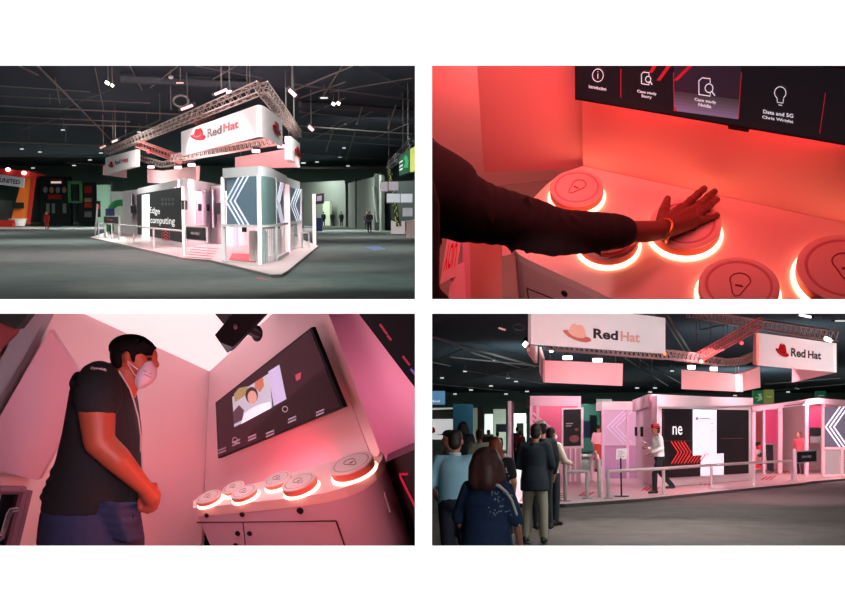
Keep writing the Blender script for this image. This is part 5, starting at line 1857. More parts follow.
def ring(v, xl, xr, ry, dy=0.0, tilt=0):
    c = q3((xl + xr) / 2, v, dy)
    return (c, V(((xr - xl) / 2 * S_, 0, tilt)), V((0, ry, 0)))


# polo shirt
s3 = MB()
s3.loft([ring(509, 42, 138, .19), ring(500, 44, 139.5, .19), ring(480, 50, 140.5, .19), ring(458, 58, 141, .195), ring(430, 65, 140, .2), ring(405, 70, 136.5, .205), ring(388, 73, 133, .2), ring(378, 78, 128, .17), ring(370, 86, 119, .12), ring(366, 94, 112, .085)], 28)
s3.cap(q3(99, 382, -.15), q3(98, 399, -.2), .088, .096, 20)
s3.cap(q3(100, 377, -.1), q3(97, 392, -.19), .06, .09, 20)
s3.cap(q3(108, 382, .15), q3(110, 410, .2), .085, .085, 16)
s3.cap(q3(79, 378, -.05), q3(76, 384, -.12), .03, .03, 10)
for (v, u) in ((470, 57), (488, 50), (495, 47), (480, 53)):
    s3.ell(q3(u, v, -.02), (.02, .08, .018))
part('polo_shirt', blob(s3, .008, blackc, offp, 3, 'polo_shirt'), None, t)
mb = MB()
mb.path([q3(u, v, -.0 - .085 * math.sin(i / 5 * PI)) for i, (u, v) in enumerate(((106, 366), (110, 369), (116, 375), (121, 381), (126, 387), (129.5, 393)))], .012, 8)
part('collar', mb, blackc, t)
# sleeve writing
vs_t, fs_t = glyphs('Openshift', .02)
mb = MB()
mb.add([q3(90.5 + 16 * x_, 370.2 + 2.0 * x_ - 3.4 * y_ - 2.6 * math.sin(x_ * PI) * .35, -.245 - .012 * math.sin(x_ * PI)) for x_, y_ in vs_t], fs_t)
part('sleeve_lettering', mb, mat('print white', (215, 205, 210), .7), t, 'small white writing on the sleeve', smooth=False)
# trousers
p3 = MB()
p3.loft([ring(640, 62, 128, .16), ring(580, 48, 140, .2), ring(552, 40, 143, .205), ring(540, 38.5, 143.5, .205), ring(525, 40, 141, .205), ring(512, 42, 139, .2), ring(500, 46, 136, .17)], 28)
for dy in (-.1, .1):
    p3.limb([q3(92, 560, dy), q3(98, 640, dy), q3(92, 733, dy)], [.11, .085, .07], 16)
for (v, u0, u1) in ((503, 100, 136), (511, 98, 139), (520, 104, 140), (529, 110, 141), (537, 116, 142)):
    p3.limb([q3(u0, v, -.165), q3((u0 + u1) / 2, v + 3, -.175), q3(u1, v + 1, -.08)], [.012, .016, .012], 8)
part('trousers', blob(p3, .009, mat('jeans blue', (48, 56, 92), .85, noise=.15, scale=50), offp, 2, 'trousers'), None, t)
for dy in (-.09, .09):
    o = MB().limb([q3(82, 741, dy), q3(110, 742, dy), q3(128, 746, dy)], [.05, .05, .03], 12)
    part('shoe', blob(o, .012, mat('shoe black'), offp, 2, 'shoe'), None, t)
# hair
h3 = MB()
h3.ell(q3(130.5, 347.5), (.092, .088, .058))
h3.ell(q3(122.5, 355, 0), (.05, .082, .07))
h3.ell(q3(139, 346, 0), (.073, .072, .042), Matrix.Rotation(.35, 3, 'Y'))
h3.ell(q3(147, 350, .0), (.035, .066, .03), Matrix.Rotation(.5, 3, 'Y'))
h3.cap(q3(120, 361, -.03), q3(118, 369, -.02), .04, .025)
h3.cap(q3(132, 352, -.07), q3(133.5, 361, -.074), .016, .008)
for i in range(26):
    a = random.uniform(0, 1)
    u, v = 116 + 38 * a, 345 - 7 * math.sin(a * PI) + 3 * a
    h3.cap(q3(u - 2, v, random.uniform(-.06, .05)), q3(u + 3, v - 2.2 + 3 * a, random.uniform(-.07, .05)), .012, .005, 8)
part('hair', blob(h3, .006, mat('hair black', (14, 12, 14), .8, noise=.4, scale=90, spec=.15), offp, 1, 'hair'), None, t)
# mask, eye and brow
m3 = MB()
rings3 = []
for u, v, r_, ry in ((147.5, 359.5, .012, .03), (148, 362, .026, .048), (147.5, 367, .036, .062), (146.5, 373, .042, .068), (145.3, 379, .044, .062), (143.6, 384, .036, .052), (141.5, 388.5, .014, .03)):
    rings3.append((q3(u, v, .0), V((r_, 0, .004)), V((0, ry, 0))))
m3.loft(rings3, 20)
part('face_mask', blob(m3, .006, mat('mask lilac white', (222, 212, 230), .85), offp, 2, 'face_mask'), None, t)
mb = MB()
for k in range(2):
    mb.path([q3(143.5 + 2 * i, 370.5 + k * 3.6 + .9 * i, -.069 + .006 * i) for i in range(5)], .0018, 5)
part('mask_pleat', mb, mat('pleat', (150, 130, 165), .8), t)
mb = MB()
mb.path([q3(127.5, 361, -.09), q3(133, 366, -.086), q3(138, 369.5, -.078)], .0025, 6)
mb.path([q3(127.5, 363, -.09), q3(134, 374, -.08), q3(139, 379, -.06)], .0022, 6)
part('mask_strap', mb, mat('mask lilac white'), t)
mb = MB(); mb.path([q3(145.5, 355, -.066), q3(149, 354, -.055), q3(152, 355, -.04)], [.004, .006, .004], 8); part('eyebrow', mb, mat('hair black'), t)
mb = MB(); mb.ell(q3(149.5, 359, -.05), (.011, .01, .007)); part('eye', mb, mat('eye', (25, 18, 18), .3), t)
# lanyard
mb = MB()
mb.path([q3(u, v, dy) for u, v, dy in ((119, 371, -.09), (124, 379, -.095), (130, 389, -.075), (134, 401, -.06), (138.5, 418, -.04), (141, 437, -.03), (142, 460, -.03), (143, 478, -.03))], .0036, 6)
mb.path([q3(u, v, dy) for u, v, dy in ((125, 370, .06), (131, 388, .05), (138, 415, .02), (140, 437, .0), (140.6, 452, -.01))], .0036, 6)
part('lanyard', mb, mat('lanyard white', (215, 180, 190), .7), t, 'white neck strap')

# lights of room 3
area('ceiling_glow', (-.95, 4.9, 1.7), (-1.2, 5.6, .6), .4, 7, (1, .74, .78))
area('pink_wash', (-.75, 3.0, 1.5), (-1.0, 5.8, 1.0), .4, 18, (1, .56, .64))
area('red_wash', (-.3, 4.3, 1.0), (-1.25, 4.6, .95), .3, 8, (1, .1, .05))
area('counter_glow', (-.8, 5.5, .85), (-.8, 6.2, .9), .5, 1.6, (1, .1, .14))
area('screen_strip', (-.75, 5.55, 1.0), (-.7, 6.0, .8), .5, 1.6, (1, .05, .1), .06)
area('side_red', (-.12, 5.7, .95), (-.2, 6.4, .8), .25, 3.4, (1, .06, .16))
area('side_pink', (-.1, 5.7, 1.42), (-.25, 6.25, 1.25), .15, 1.9, (1, .3, .5))  # added fill that lifts the side wall towards pink
# ================================================================== ROOM 4: the same kind of stand with visitors
use(R4)
g4, d4 = R4.g, R4.d
carpet4 = mat('hall carpet brown', (106, 98, 96), 0.95, noise=0.35, scale=1.6, spec=0.1)
struct('floor', MB().prism([(.03, 6, 0), (82, 6, 0), (82, 165, 0), (.03, 165, 0)], (0, 0, -.05)), carpet4)
struct('ceiling', MB().prism([(.03, 20, ROOF_Z), (82, 20, ROOF_Z), (82, 165, ROOF_Z), (.03, 165, ROOF_Z)], (0, 0, .2)), hallroof)
struct('wall_back', MB().box((41, HALL_Y + .2, 4), (81.5, .4, 8.2)), hallwall)
struct('wall_right', MB().box((79, 84, 4), (.4, 130, 8)), hallwall)
for (u0, v0, u1, v1, z, r) in ((432, 337, 535, 366, 7.4, .09), (470, 352, 520, 368, 7.4, .05), (450, 357, 540, 366, 7.2, .05), (455, 382, 535, 367, 7.3, .05), (440, 360, 462, 349, 7.5, .05), (432, 362, 450, 366, 7.4, .05),
                               (625, 358, 668, 386, 7.2, .06), (640, 360, 682, 384, 7.3, .045), (668, 316, 690, 352, 7.4, .06), (664, 318, 688, 357, 7.4, .04), (640, 350, 640, 366, 7.4, .03), (652, 345, 652, 372, 7.4, .03),
                               (765, 384, 840, 378, 7.3, .05), (770, 391, 845, 384, 7.2, .05), (700, 330, 745, 320, 7.5, .04), (462, 370, 545, 384, 7.4, .04), (432, 384, 520, 392, 7.3, .05)):
    hbeam(g4(u0, v0, z), g4(u1, v1, z), r, bs)
for (u, v0, y) in ((697, 352, 58), (711, 345, 58), (728, 346, 58), (740, 338, 58), (752, 322, 57), (700, 330, 60), (735, 331, 60), (748, 336, 60), (724, 352, 58)):
    P = d4(u, v0, y)
    struct('ceiling_cable', MB().tube(P, (P.x, P.y, ROOF_Z), .022, n=5), bs)
for i, (u, v) in enumerate(((495, 360.5), (465, 371.5), (442, 378), (471, 390), (516, 381.5), (508, 378), (527, 391.5), (491, 386), (506, 394), (455, 394), (637, 388), (672, 371), (650, 392), (655, 388), (735, 395.5), (788, 392), (797, 388.5), (775, 400))):
    lamp('ceiling_downlight', 'tiny pale lamp far off under the dark roof above the crowded stand', u, v, 7.4, 3.6, 1.1, mat('lamp dim', (225, 235, 230)), 'far roof lamps over the crowd')
lamp('strip_lamp', 'slanted pale strip lamp near the top edge above the queue', 502, 329, 7.6, 7, 1.6, mat('lamp faint pink', (235, 170, 165)), tilt=.3)
lamp('strip_lamp', 'bright white strip lamp at the very top right above the right banner truss', 805, 316, 7.7, 12, 2.2, mat('lamp flood white', (250, 240, 240), .4, emit=2), tilt=.2)
lamp('strip_lamp', 'dim white strip lamp at the top right corner of the hall roof', 840, 321, 7.7, 10, 1.2, mat('lamp dim', (225, 235, 230)))
P = d4(525, 344, 36)
t = thing('stage_spot', 'white stage spot beside the left edge of the big curved banner', 'lamp', P)
part('housing', MB().cap(P + V((.05, .1, .15)), P, .1, .13), blk, t)
part('lens', MB().box(P + V((0, -.1, -.02)), (.14, .1, .16), M=Matrix.Rotation(.7, 3, 'Y')), lampw, t)
P = d4(519, 327, 50)
solo('hanging_cable', MB().path([P + V((math.cos(a) * .28, 0, math.sin(a) * .14)) for a in [i * PI / 8 for i in range(16)]], .045, 6, True), steel, 'dark coiled cable loop under the roof left of the big curved banner', 'cable', P)

# trusses
truss('front truss under the big curved banner', d4(545, 344.5, 36), d4(668, 355, 40), .3, 26)
truss('low truss continuing from the big banner to the red gelled corner', d4(668, 354.5, 40), d4(700, 358.5, 42), .3, 8)
truss('red gelled truss rising to the top of the right logo banner', d4(697, 358.5, 42), d4(762, 322, 40), .32, 20, redtruss)
truss('top truss running over the right logo banner', d4(690, 313, 46), d4(834, 336, 36), .34, 34)
for i, (a, b) in enumerate((((700, 359, 42), (724, 362.5, 46)), ((724, 362.5, 46), (742, 361, 48)), ((742, 361, 48), (758, 354, 50)))):
    truss(('straight', 'middle', 'rising')[i] + ' piece of the bent far truss left of the right logo banner', d4(*a), d4(*b), .28, 6)
for (u, v, y, lb, m_) in ((700.5, 361.5, 41, 'red spot where the red gelled truss meets the low truss', mat('lamp orange red', (255, 120, 90), .4, emit=6)), (741, 343, 43, 'small red spot hanging under the red gelled truss', redlamp),
                          (664, 353.5, 39, 'orange spot at the right end of the truss under the big banner', mat('lamp orange', (255, 140, 70), .4, emit=2)), (551, 350.5, 37, 'small white spot at the left end of the truss under the big banner', lampw)):
    P = d4(u, v, y)
    t = thing('stage_spot', lb, 'lamp', P)
    part('housing', MB().cap(P + V((0, .12, .1)), P + V((0, 0, 0)), .07, .085), blk, t)
    part('lens', MB().ell(P + V((0, -.09, -.01)), .07), m_, t)
lampwp = mat('lamp white pink', (255, 236, 238), .4, emit=6)
for (u, v, w, y, lb) in ((567.5, 357.8, 9, 39, 'left white flood panel over the pink lower banner'), (597.5, 360.3, 9, 40, 'right white flood panel over the pink lower banner'),
                         (691.5, 367.3, 7, 44, 'left white flood panel over the bent pink banner'), (713.8, 369, 7, 45, 'right white flood panel over the bent pink banner'), (792, 387, 0, 0, '')):
    if not w:
        continue
    P = d4(u, v, y)
    s = y / F
    t = thing('floodlight', lb, 'lamp', P)
    part('housing', MB().box(P + V((0, .12, .05)), (w * s * 1.1, .16, 4.4 * s)), blk, t)
    part('lens', MB().box(P, (w * s, .06, 3.6 * s)), lampwp, t)
    part('bracket', MB().tube(P + V((0, .1, 2 * s)), P + V((0, .1, 6 * s)), .02), blk, t)
P = d4(830, 340.5, 35)
solo('stage_spot', MB().cap(P, P + V((-.12, 0, .06)), .06, .07), lampw, 'small white spot on the top right corner of the right banner', 'lamp', P)

# banners
zl = 30
f, t = hang('big white curved banner with pale hat and lettering cut by the top', [d4(531, 344, 30), d4(665.4, 353.6, 33.4), d4(665.4, 318, 33.4), d4(531, 300, 30)], .12)
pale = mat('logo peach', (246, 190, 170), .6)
mb = MB(); f.poly(mb, box2(.21, .12, .42, .58, CROWN), .01, .01)
o = part('hat_logo', mb, pale, t, 'peach hat emblem', smooth=False)
mb = MB(); f.poly(mb, box2(.21, .12, .42, .58, BRIM), .02, .01); part('hat_brim', mb, mat('logo coral', (214, 110, 100), .6), o, smooth=False)
mb = MB(); f.text(mb, 'Red', .435, .25, .62, .5, .015, .035); part('lettering', mb, ink, t, smooth=False)
mb = MB(); f.text(mb, 'Hat', .64, .24, .79, .5, .015, .03); part('lettering', mb, mat('ink pale pink', (236, 170, 165), .6), t, smooth=False)  # second word in pale pink ink
cl = MB()
e0, e1 = d4(531, 344, 30), d4(528.6, 343.5, 31.2)
zt_ = d4(531, 300, 30).z
cl.prism([(e0.x, e0.y, e0.z), (e1.x, e1.y, e0.z), (e1.x + .03, e1.y + .1, e0.z), (e0.x, e0.y + .12, e0.z)], (0, 0, zt_ - e0.z))
part('curved_edge', cl, mat('banner edge', (150, 110, 108), .7), t)
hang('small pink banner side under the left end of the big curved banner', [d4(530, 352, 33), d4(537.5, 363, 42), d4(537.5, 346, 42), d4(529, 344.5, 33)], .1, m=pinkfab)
K0, K1, K2 = d4(541.4, 372, 45), d4(545, 382.3, 41), d4(622.4, 385.8, 43)
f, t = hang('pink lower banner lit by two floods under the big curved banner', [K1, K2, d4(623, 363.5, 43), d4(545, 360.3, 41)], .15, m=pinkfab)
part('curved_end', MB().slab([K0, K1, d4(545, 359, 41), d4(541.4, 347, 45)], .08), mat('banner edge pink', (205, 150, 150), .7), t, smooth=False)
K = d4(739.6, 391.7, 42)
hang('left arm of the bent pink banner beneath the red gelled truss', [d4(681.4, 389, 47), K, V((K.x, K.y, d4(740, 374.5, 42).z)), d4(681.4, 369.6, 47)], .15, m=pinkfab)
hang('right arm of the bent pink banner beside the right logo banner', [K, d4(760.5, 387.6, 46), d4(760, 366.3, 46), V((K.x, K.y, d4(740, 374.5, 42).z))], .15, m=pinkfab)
f, t = hang('white hanging banner with red hat and dark lettering on the right', [d4(758.5, 365.5, 36), d4(833.6, 372, 33), d4(833.6, 343, 33), d4(759.5, 333, 36)], .12)
hat(f, t, .24, .33, .43, .77, .015, t=.012)
mb = MB(); f.text(mb, 'Red', .455, .38, .65, .66, .015, .035); part('lettering', mb, ink, t, smooth=False)
mb = MB(); f.text(mb, 'Hat', .68, .38, .85, .64, .015, .035); part('lettering', mb, ink, t, smooth=False)
part('end_edge', MB().slab([d4(755.8, 364.5, 36.6), d4(758.6, 365.5, 36), d4(759.5, 333, 36), d4(757, 332, 36.6)], .1), mat('banner orange edge', (225, 130, 115), .7), t, smooth=False)
hang('pink banner side under the right logo banner', [d4(792, 382.4, 40), d4(833.5, 372.5, 34), d4(833.5, 366, 34), d4(792, 367, 40)], .08, m=pinkfab)

# ---------------------------------------------------------------- platform
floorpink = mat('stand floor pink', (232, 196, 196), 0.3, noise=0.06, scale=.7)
DK4 = .1
mat('fascia pink', (222, 188, 200), .5)
o4 = [g4(505, 497), g4(520, 507), g4(563.5, 507.5), g4(640, 502), g4(720, 493.5), g4(801, 485.5), g4(812, 483.5), g4(845, 480.8), g4(880, 478), g4(880, 463), g4(500, 466)]
t = thing('stand_platform', 'pink lit platform with grey edge carrying the crowded stand', 'platform', g4(640, 502))
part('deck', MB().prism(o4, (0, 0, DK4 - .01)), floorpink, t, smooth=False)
tr = MB()
for a, b in zip(o4[1:9], o4[2:9]):
    tr.seg(a, b, 0, DK4 * .8, .08)
part('edge_trim', tr, mat('edge dark grey', (78, 72, 72), .6), t, smooth=False)
rs = MB()
for i in range(5):
    rs.seg(g4(520 + i, 505 - i * 2), g4(561 + i, 505.6 - i * 2), DK4, DK4 + .012, .08)
part('ramp_stripes', rs, mat('ramp stripe', (150, 120, 118), .6), t, smooth=False)


def tape(pts, w=.09, label='', m=None):
    mb = MB()
    for a, b in zip(pts, pts[1:]):
        a, b = g4(*a, h=DK4), g4(*b, h=DK4)
        mb.seg(a, b, DK4, DK4 + .008, w)
    return mb


# floor chevrons: little groups of red slanted strokes
stroke = mat('floor red', (225, 45, 75), .6)
for i, (u, v, n, lb) in enumerate(((642, 489, 4, 'before the worker with the red hat'), (700, 483.5, 3, 'right of the walking worker'), (762, 478, 3, 'before the doorway with the hot pink panel'), (776, 472, 4, 'farther in before the right pink room'), (580, 494, 3, 'inside the left railing'))):
    P = g4(u, v, DK4)
    mb = MB()
    for k in range(n):
        a = g4(u + k * 4.2, v + 1.6, DK4)
        b = g4(u + k * 4.2 + 5, v - 1.8, DK4)
        mb.seg(a, b, DK4, DK4 + .008, .07)
    solo('floor_arrows', mb, stroke, 'red slanted strokes on the pink floor ' + lb, 'marking', P)

# ---------------------------------------------------------------- railings
steelrail = mat('brushed rail', (206, 194, 192), .4, .15)
def rail4(label, pts, tops, r=.04, cat='railing'):
    P = [g4(*p, h=DK4) for p in pts]
    t = thing('handrail', label, cat, P[0])
    Z = [R4.hz(p[0], v, q) for p, v, q in zip(pts, tops, P)]
    for a, b, za, zb_ in zip(P, P[1:], Z, Z[1:]):
        part('rail', MB().tube((a.x, a.y, za), (b.x, b.y, zb_), r), steelrail, t)
    for q, z in zip(P, Z):
        part('post', MB().tube(q, (q.x, q.y, z), r).lathe([(.01, 0), (.13, 0), (.13, .02), (.01, .02)], q, 12), steelrail, t)
    return t


rail4('long front handrail running before the black video wall', [(608.3, 498.5), (664, 494.5), (712, 488.2), (753.8, 485), (791.8, 480.8)], [471.5, 468.5, 465, 462.8, 460.8], .045)
rail4('short left handrail between the queue and the portrait screen', [(565.5, 501), (587.3, 499)], [471.8, 471.4], .045)
P = g4(565.5, 501, DK4)
solo('barrier_post', MB().tube(P, (P.x, P.y, R4.hz(565, 458.5, P)), .05), steelrail, 'tall steel post at the left end of the short handrail', 'post', P)
P = g4(599.5, 497.5, DK4)
solo('barrier_post', MB().tube(P, (P.x, P.y, R4.hz(599.5, 459, P)), .05), steelrail, 'tall steel post between the short and the long handrail', 'post', P)
P = g4(592, 481, DK4)
zt_ = R4.hz(592, 452, P)
Q = g4(600.5, 492, DK4)
t = thing('barrier_arch', 'white bent tube barrier right of the portrait screen', 'barrier', P)
part('tube', MB().path([P, P + V((0, 0, zt_ - .35)), P + V((.1, -.3, zt_ - .1)), P + (Q - P) * .4 + V((0, 0, zt_ - DK4)), P + (Q - P) * .7 + V((0, 0, zt_ - .15)), Q + V((0, 0, zt_ - .55)), Q], .06, 8), mat('tube white', (240, 215, 222), .4), t)
P = g4(621.5, 496.5, DK4)
t = thing('notice_stand', 'black stand holding a small white notice before the lilac cabin', 'stand', P)
zp = R4.hz(621.5, 458, P)
part('base', MB().lathe([(.01, 0), (.2, 0), (.2, .02), (.01, .03)], P, 20), blk, t)
part('pole', MB().tube(P, (P.x, P.y, zp), .022), blk, t)
f = Face(d4(616, 459.5, P.y), d4(626.3, 459, P.y), d4(626.8, 448.3, P.y), d4(616.5, 448.8, P.y))
part('notice', f.slab(MB(), .02), mat('paper', (232, 222, 226), .6), t, smooth=False)
mb = MB()
for i in range(4):
    f.rect(mb, .15, .2 + i * .18, .8 - (i % 2) * .2, .25 + i * .18, .003, .003)
part('lettering', mb, mat('grey ink', (120, 100, 110), .6), t, smooth=False)

# ---------------------------------------------------------------- video wall cabin
B0, B1 = g4(653, 488, DK4), g4(751, 480.5, DK4)
t = thing('video_wall_cabin', 'white cabin with a wide black and white video wall behind the front rail', 'cabin', B0)
Y = lambda P: P.y
def onB(u, v, off=0.0):
    p = R4.pl(u, v, B0, B1)
    return p + V((0, -off, 0))


part('front_wall', MB().prism([onB(656, 487.5), onB(751, 480.3), onB(751, 400), onB(656, 396)], (0, .3, 0)), white, t, smooth=False)
fa4 = [onB(651.5, 407), onB(752, 405.5), onB(752, 398), onB(720, 397.3), onB(651, 394.2)]
part('fascia', MB().prism([p + V((0, -.15, 0)) for p in fa4], (0, 1.5, 0)), white, t, smooth=False)
fv = Face(onB(663, 478, .12), onB(747.8, 473.2, .12), onB(747.8, 410.2, .12), onB(663, 408.7, .12))
part('video_wall', fv.slab(MB(), .1), black, t, 'black video wall', smooth=False)
scr4 = mat('screen cool white', (240, 242, 252), .4, emit=.6)
mb = MB()
fv.quad([(692.5, 455.6), (715.9, 454.2), (715.9, 409.9), (692.5, 409.3)]).rect(mb, 0, 0, 1, 1, .01, .015)
fv.quad([(700.3, 475.8), (723, 474.6), (723, 453.3), (700.3, 455)]).rect(mb, 0, 0, 1, 1, .01, .015)
part('white_screen', mb, scr4, t, smooth=False)
mb = MB(); fv.text(mb, 'ne', .085, .62, .187, .745, .02, .0); part('lettering', mb, mat('screen text bright', (248, 248, 250), .4, emit=.8), t, smooth=False)
redscr = mat('screen scarlet', (214, 50, 50), .4, emit=.35)
mb = MB()
for i in range(5):
    a = .07 + i * .034
    fv.strip(mb, [(a, .52), (a + .075, .36), (a, .2)], .022, .02, .008)
for i in range(6):
    a = .24 + i * .034
    fv.strip(mb, [(a - .03, .2), (a + .03, .31)], .02, .022, .008)
part('red_graphic', mb, redscr, t, smooth=False)
mb = MB()
for i in range(3):
    fv.strip(mb, [(.43 + i * .022, .31), (.445 + i * .022, .345)], .012, .03, .006)
part('red_graphic', mb, redscr, t, smooth=False)
mb = MB()
fv.rect(mb, .0, .53, .355, .533, .014, .004); fv.rect(mb, .632, .55, .92, .556, .014, .004)
part('thin_line', mb, mat('line rose', (150, 70, 80), .5, emit=.1), t, smooth=False)
mb = MB()
fm = fv.quad([(692.5, 455.6), (715.9, 454.2), (715.9, 409.9), (692.5, 409.3)])
fm.poly(mb, ell2(.15, .8, .06, .04), .03, .004)
fm.rect(mb, .28, .795, .7, .815, .03, .004)
for i in range(4):
    fm.rect(mb, .75, .52 + i * .08, .86, .54 + i * .08, .03, .004)
part('screen_menu', mb, mat('menu grey', (170, 170, 190), .5), t, smooth=False)
# rounded left corner and receding lilac side
S0, S1 = g4(637, 479, DK4), g4(653, 488, DK4)
sd = MB()
part('side_wall', sd.prism([R4.pl(637, 478, S0, S1), R4.pl(657, 488, S0, S1), R4.pl(657, 395, S0, S1), R4.pl(637, 400, S0, S1)], (0.02, .3, 0)), mat('side pink white', (238, 210, 222), .45), t, smooth=False)
part('side_fascia', MB().prism([R4.pl(636, 411.5, S0, S1) + V((-.1, -.1, 0)), R4.pl(652, 407, S0, S1) + V((-.1, -.1, 0)), R4.pl(652, 394.2, S0, S1) + V((-.1, -.1, 0)), R4.pl(636, 400, S0, S1) + V((-.1, -.1, 0))], (0, .3, 0)), mat('fascia pink', (228, 190, 205), .5), t, smooth=False)
for (u, v) in ((637.5, 431.5), (643.3, 431.8)):
    p = R4.pl(u, v, S0, S1) + V((-.06, -.15, 0))
    part('wall_reader', MB().box(p, (.14, .08, .34)), black, t)
for (u, v0, v1) in ((641, 411, 480), (646.5, 408, 484)):
    part('door_line', MB().tube(R4.pl(u, v0, S0, S1) + V((0, -.04, 0)), R4.pl(u, v1, S0, S1) + V((0, -.04, 0)), .018, n=5), mat('seam', (190, 150, 168), .6), t)

# lilac chevron cabin
def cabin4(label, u0, u1, vb, vt, vf, body, panel, lines, cols, vm, tipx, m_fascia=white, flip=False, low=None):
    A, B = g4(u0, vb, DK4), g4(u1, vb, DK4)
    y = A.y
    t = thing('chevron_cabin', label, 'cabin', A)
    q = lambda u, v, o=0.0: d4(u, v, y - o)
    part('fascia', MB().prism([q(u0, vf, .1), q(u1, vf, .1), q(u1, vt, .1), q(u0, vt, .1)], (0, 1.5, 0)), m_fascia, t, smooth=False)
    for u in cols:
        part('column', MB().prism([q(u, vb, .08), q(u + 2.6, vb, .08), q(u + 2.6, vf, .08), q(u, vf, .08)], (0, .15, 0)), body, t, smooth=False)
    f = Face(q(u0 + 2.6, vm), q(u1 - 1, vm), q(u1 - 1, vf), q(u0 + 2.6, vf))
    part('upper_panel', f.slab(MB(), .08), panel, t, smooth=False)
    chevrons(f, t, tipx, .14, .04, .015, lines, flip=flip)
    fl_ = Face(q(u0 + 2.6, vb), q(u1 - 1, vb), q(u1 - 1, vm), q(u0 + 2.6, vm))
    part('lower_panel', fl_.slab(MB(), .06), low or panel, t, smooth=False)
    part('mid_beam', MB().prism([q(u0, vm + 1, .09), q(u1, vm + 1, .09), q(u1, vm - 1, .09), q(u0, vm - 1, .09)], (0, .15, 0)), body, t, smooth=False)
    part('back_wall', MB().prism([q(u0, vb, -1.4), q(u1, vb, -1.4), q(u1, vf, -1.4), q(u0, vf, -1.4)], (0, .1, 0)), body, t, smooth=False)
    return t


pinkbody = mat('pink body', (240, 195, 210), .45)
lav = mat('lavender', (222, 198, 224), .45)
cabin4('lilac cabin with pale chevrons left of the video wall', 602, 637, 478.5, 401.5, 410, mat('lilac body', (236, 205, 225), .45), lav, mat('line lilac', (236, 222, 248), .4, emit=.04), (602, 626.5), 444.5, .08, low=mat('lavender low', (200, 160, 196), .4))
cabin4('hot pink cabin with pale chevrons behind the queue', 530, 581, 481, 396, 406, pinkbody, mat('hot pink', (240, 110, 150), .45), mat('line pink', (248, 190, 208), .4, emit=.04), (530, 536.5, 578), 449, .62, mat('fascia pink'), True, low=pinkbody)
# portrait screen on posts
P = g4(573, 483.5, DK4)
y = P.y
t = thing('portrait_screen', 'black portrait touch screen in white frame before the hot pink cabin', 'screen', P)
f = Face(d4(562, 449, y), d4(583.5, 448.2, y), d4(583.5, 407.4, y), d4(562, 408, y))
part('frame', f.slab(MB(), .15), mat('frame pinkwhite', (246, 222, 228), .4), t, smooth=False)
f2 = f.sub(.06, .06, .88, .96, .01)
part('screen', f2.slab(MB(), .005), black, t, smooth=False)
mb = MB()
f2.rect(mb, .15, .6, .55, .63, .004, .003); f2.rect(mb, .15, .54, .45, .56, .004, .003)
part('lettering', mb, txtdim, t, smooth=False)
mb = MB()
f2.poly(mb, ell2(.62, .2, .28, .1), .004, .003); f2.poly(mb, ell2(.75, .45, .1, .04), .004, .003)
part('red_graphic', mb, mat('screen deep red', (110, 14, 30), .4, emit=.15), t, smooth=False)
for u in (569.5, 574.5, 580):
    part('post', MB().tube(d4(u, 482, y + .1), d4(u, 448, y + .1), .05), mat('tube white'), t)

# right side: pink rooms seen from the front
t = thing('open_cabin', 'open pink cabin with hot pink panel right of the video wall', 'cabin', g4(753, 478.5, DK4))
yb = g4(765, 472, DK4).y
q4 = lambda u, v, y: d4(u, v, y)
F0, F1 = g4(752, 480, DK4), g4(880, 471, DK4)
fp = lambda u, v: R4.pl(u, v, F0, F1)
part('fascia', MB().prism([fp(752, 411.5), fp(818, 403.5), fp(850, 406), fp(850, 400.5), fp(818, 398), fp(752, 407)], (0, .5, 0)), mat('fascia pink'), t, smooth=False)
mb = MB()
fsc = Face(fp(783, 407), fp(806, 404), fp(806, 402), fp(783, 405)); fsc.rect(mb, 0, .2, 1, .8, .03, .01); part('nameplate', mb, mat('nameplate', (150, 110, 120), .5), t, smooth=False)
part('back_wall', MB().prism([q4(745, 470, yb + 4), q4(850, 470, yb + 4), q4(850, 404, yb + 4), q4(745, 404, yb + 4)], (0, .2, 0)), mat('room pink', (250, 190, 196), .5), t, smooth=False)
hotm = mat('hot magenta', (244, 80, 140), .45)
crim = mat('crimson panel', (236, 40, 85), .45)
for (u0, u1, v0, v1, y, m_, nm) in ((764.5, 778, 409.7, 443, yb, hotm, 'hanging_panel'), (808, 823, 406, 426.8, yb - 4, crim, 'hanging_panel'), (753, 764, 412, 444, yb + 3.5, mat('salmon panel', (240, 120, 125), .5), 'inner_panel')):
    part(nm, MB().prism([q4(u0, v1, y), q4(u1, v1, y), q4(u1, v0, y), q4(u0, v0, y)], (0, .1, 0)), m_, t, smooth=False)
for u, v, w in ((763.3, 474, 2), (778.5, 473.5, 4), (805.5, 476, 3), (823, 477, 2.5), (752.5, 479, 3)):
    y = g4(u, v, DK4).y
    part('column', MB().prism([q4(u, v, y), q4(u + w, v, y), q4(u + w, 404 if u > 800 else 408, y), q4(u, 404 if u > 800 else 408, y)], (0, .2, 0)), pinkbody, t, smooth=False)
part('pink_wall', MB().prism([q4(781, 473, yb + 1.5), q4(806, 473, yb - 1), q4(806, 404, yb - 1), q4(781, 406, yb + 1.5)], (0, .1, 0)), mat('room pink light', (252, 214, 216), .5), t, smooth=False)
y = g4(816, 476, DK4).y
part('monitor', MB().prism([q4(810.5, 436, y), q4(821, 436, y), q4(821, 428, y), q4(810.5, 428, y)], (0, .1, 0)), black, t, smooth=False)
part('shelf', MB().prism([q4(810.5, 443, y), q4(821, 443, y), q4(821, 436.6, y), q4(810.5, 436.6, y)], (0, .2, 0)), mat('shelf green grey', (110, 118, 116), .6), t, smooth=False)
t = thing('chevron_cabin', 'blue grey cabin with bright white chevron at the right edge', 'cabin', g4(824, 477, DK4))
y = g4(824, 477, DK4).y - .4
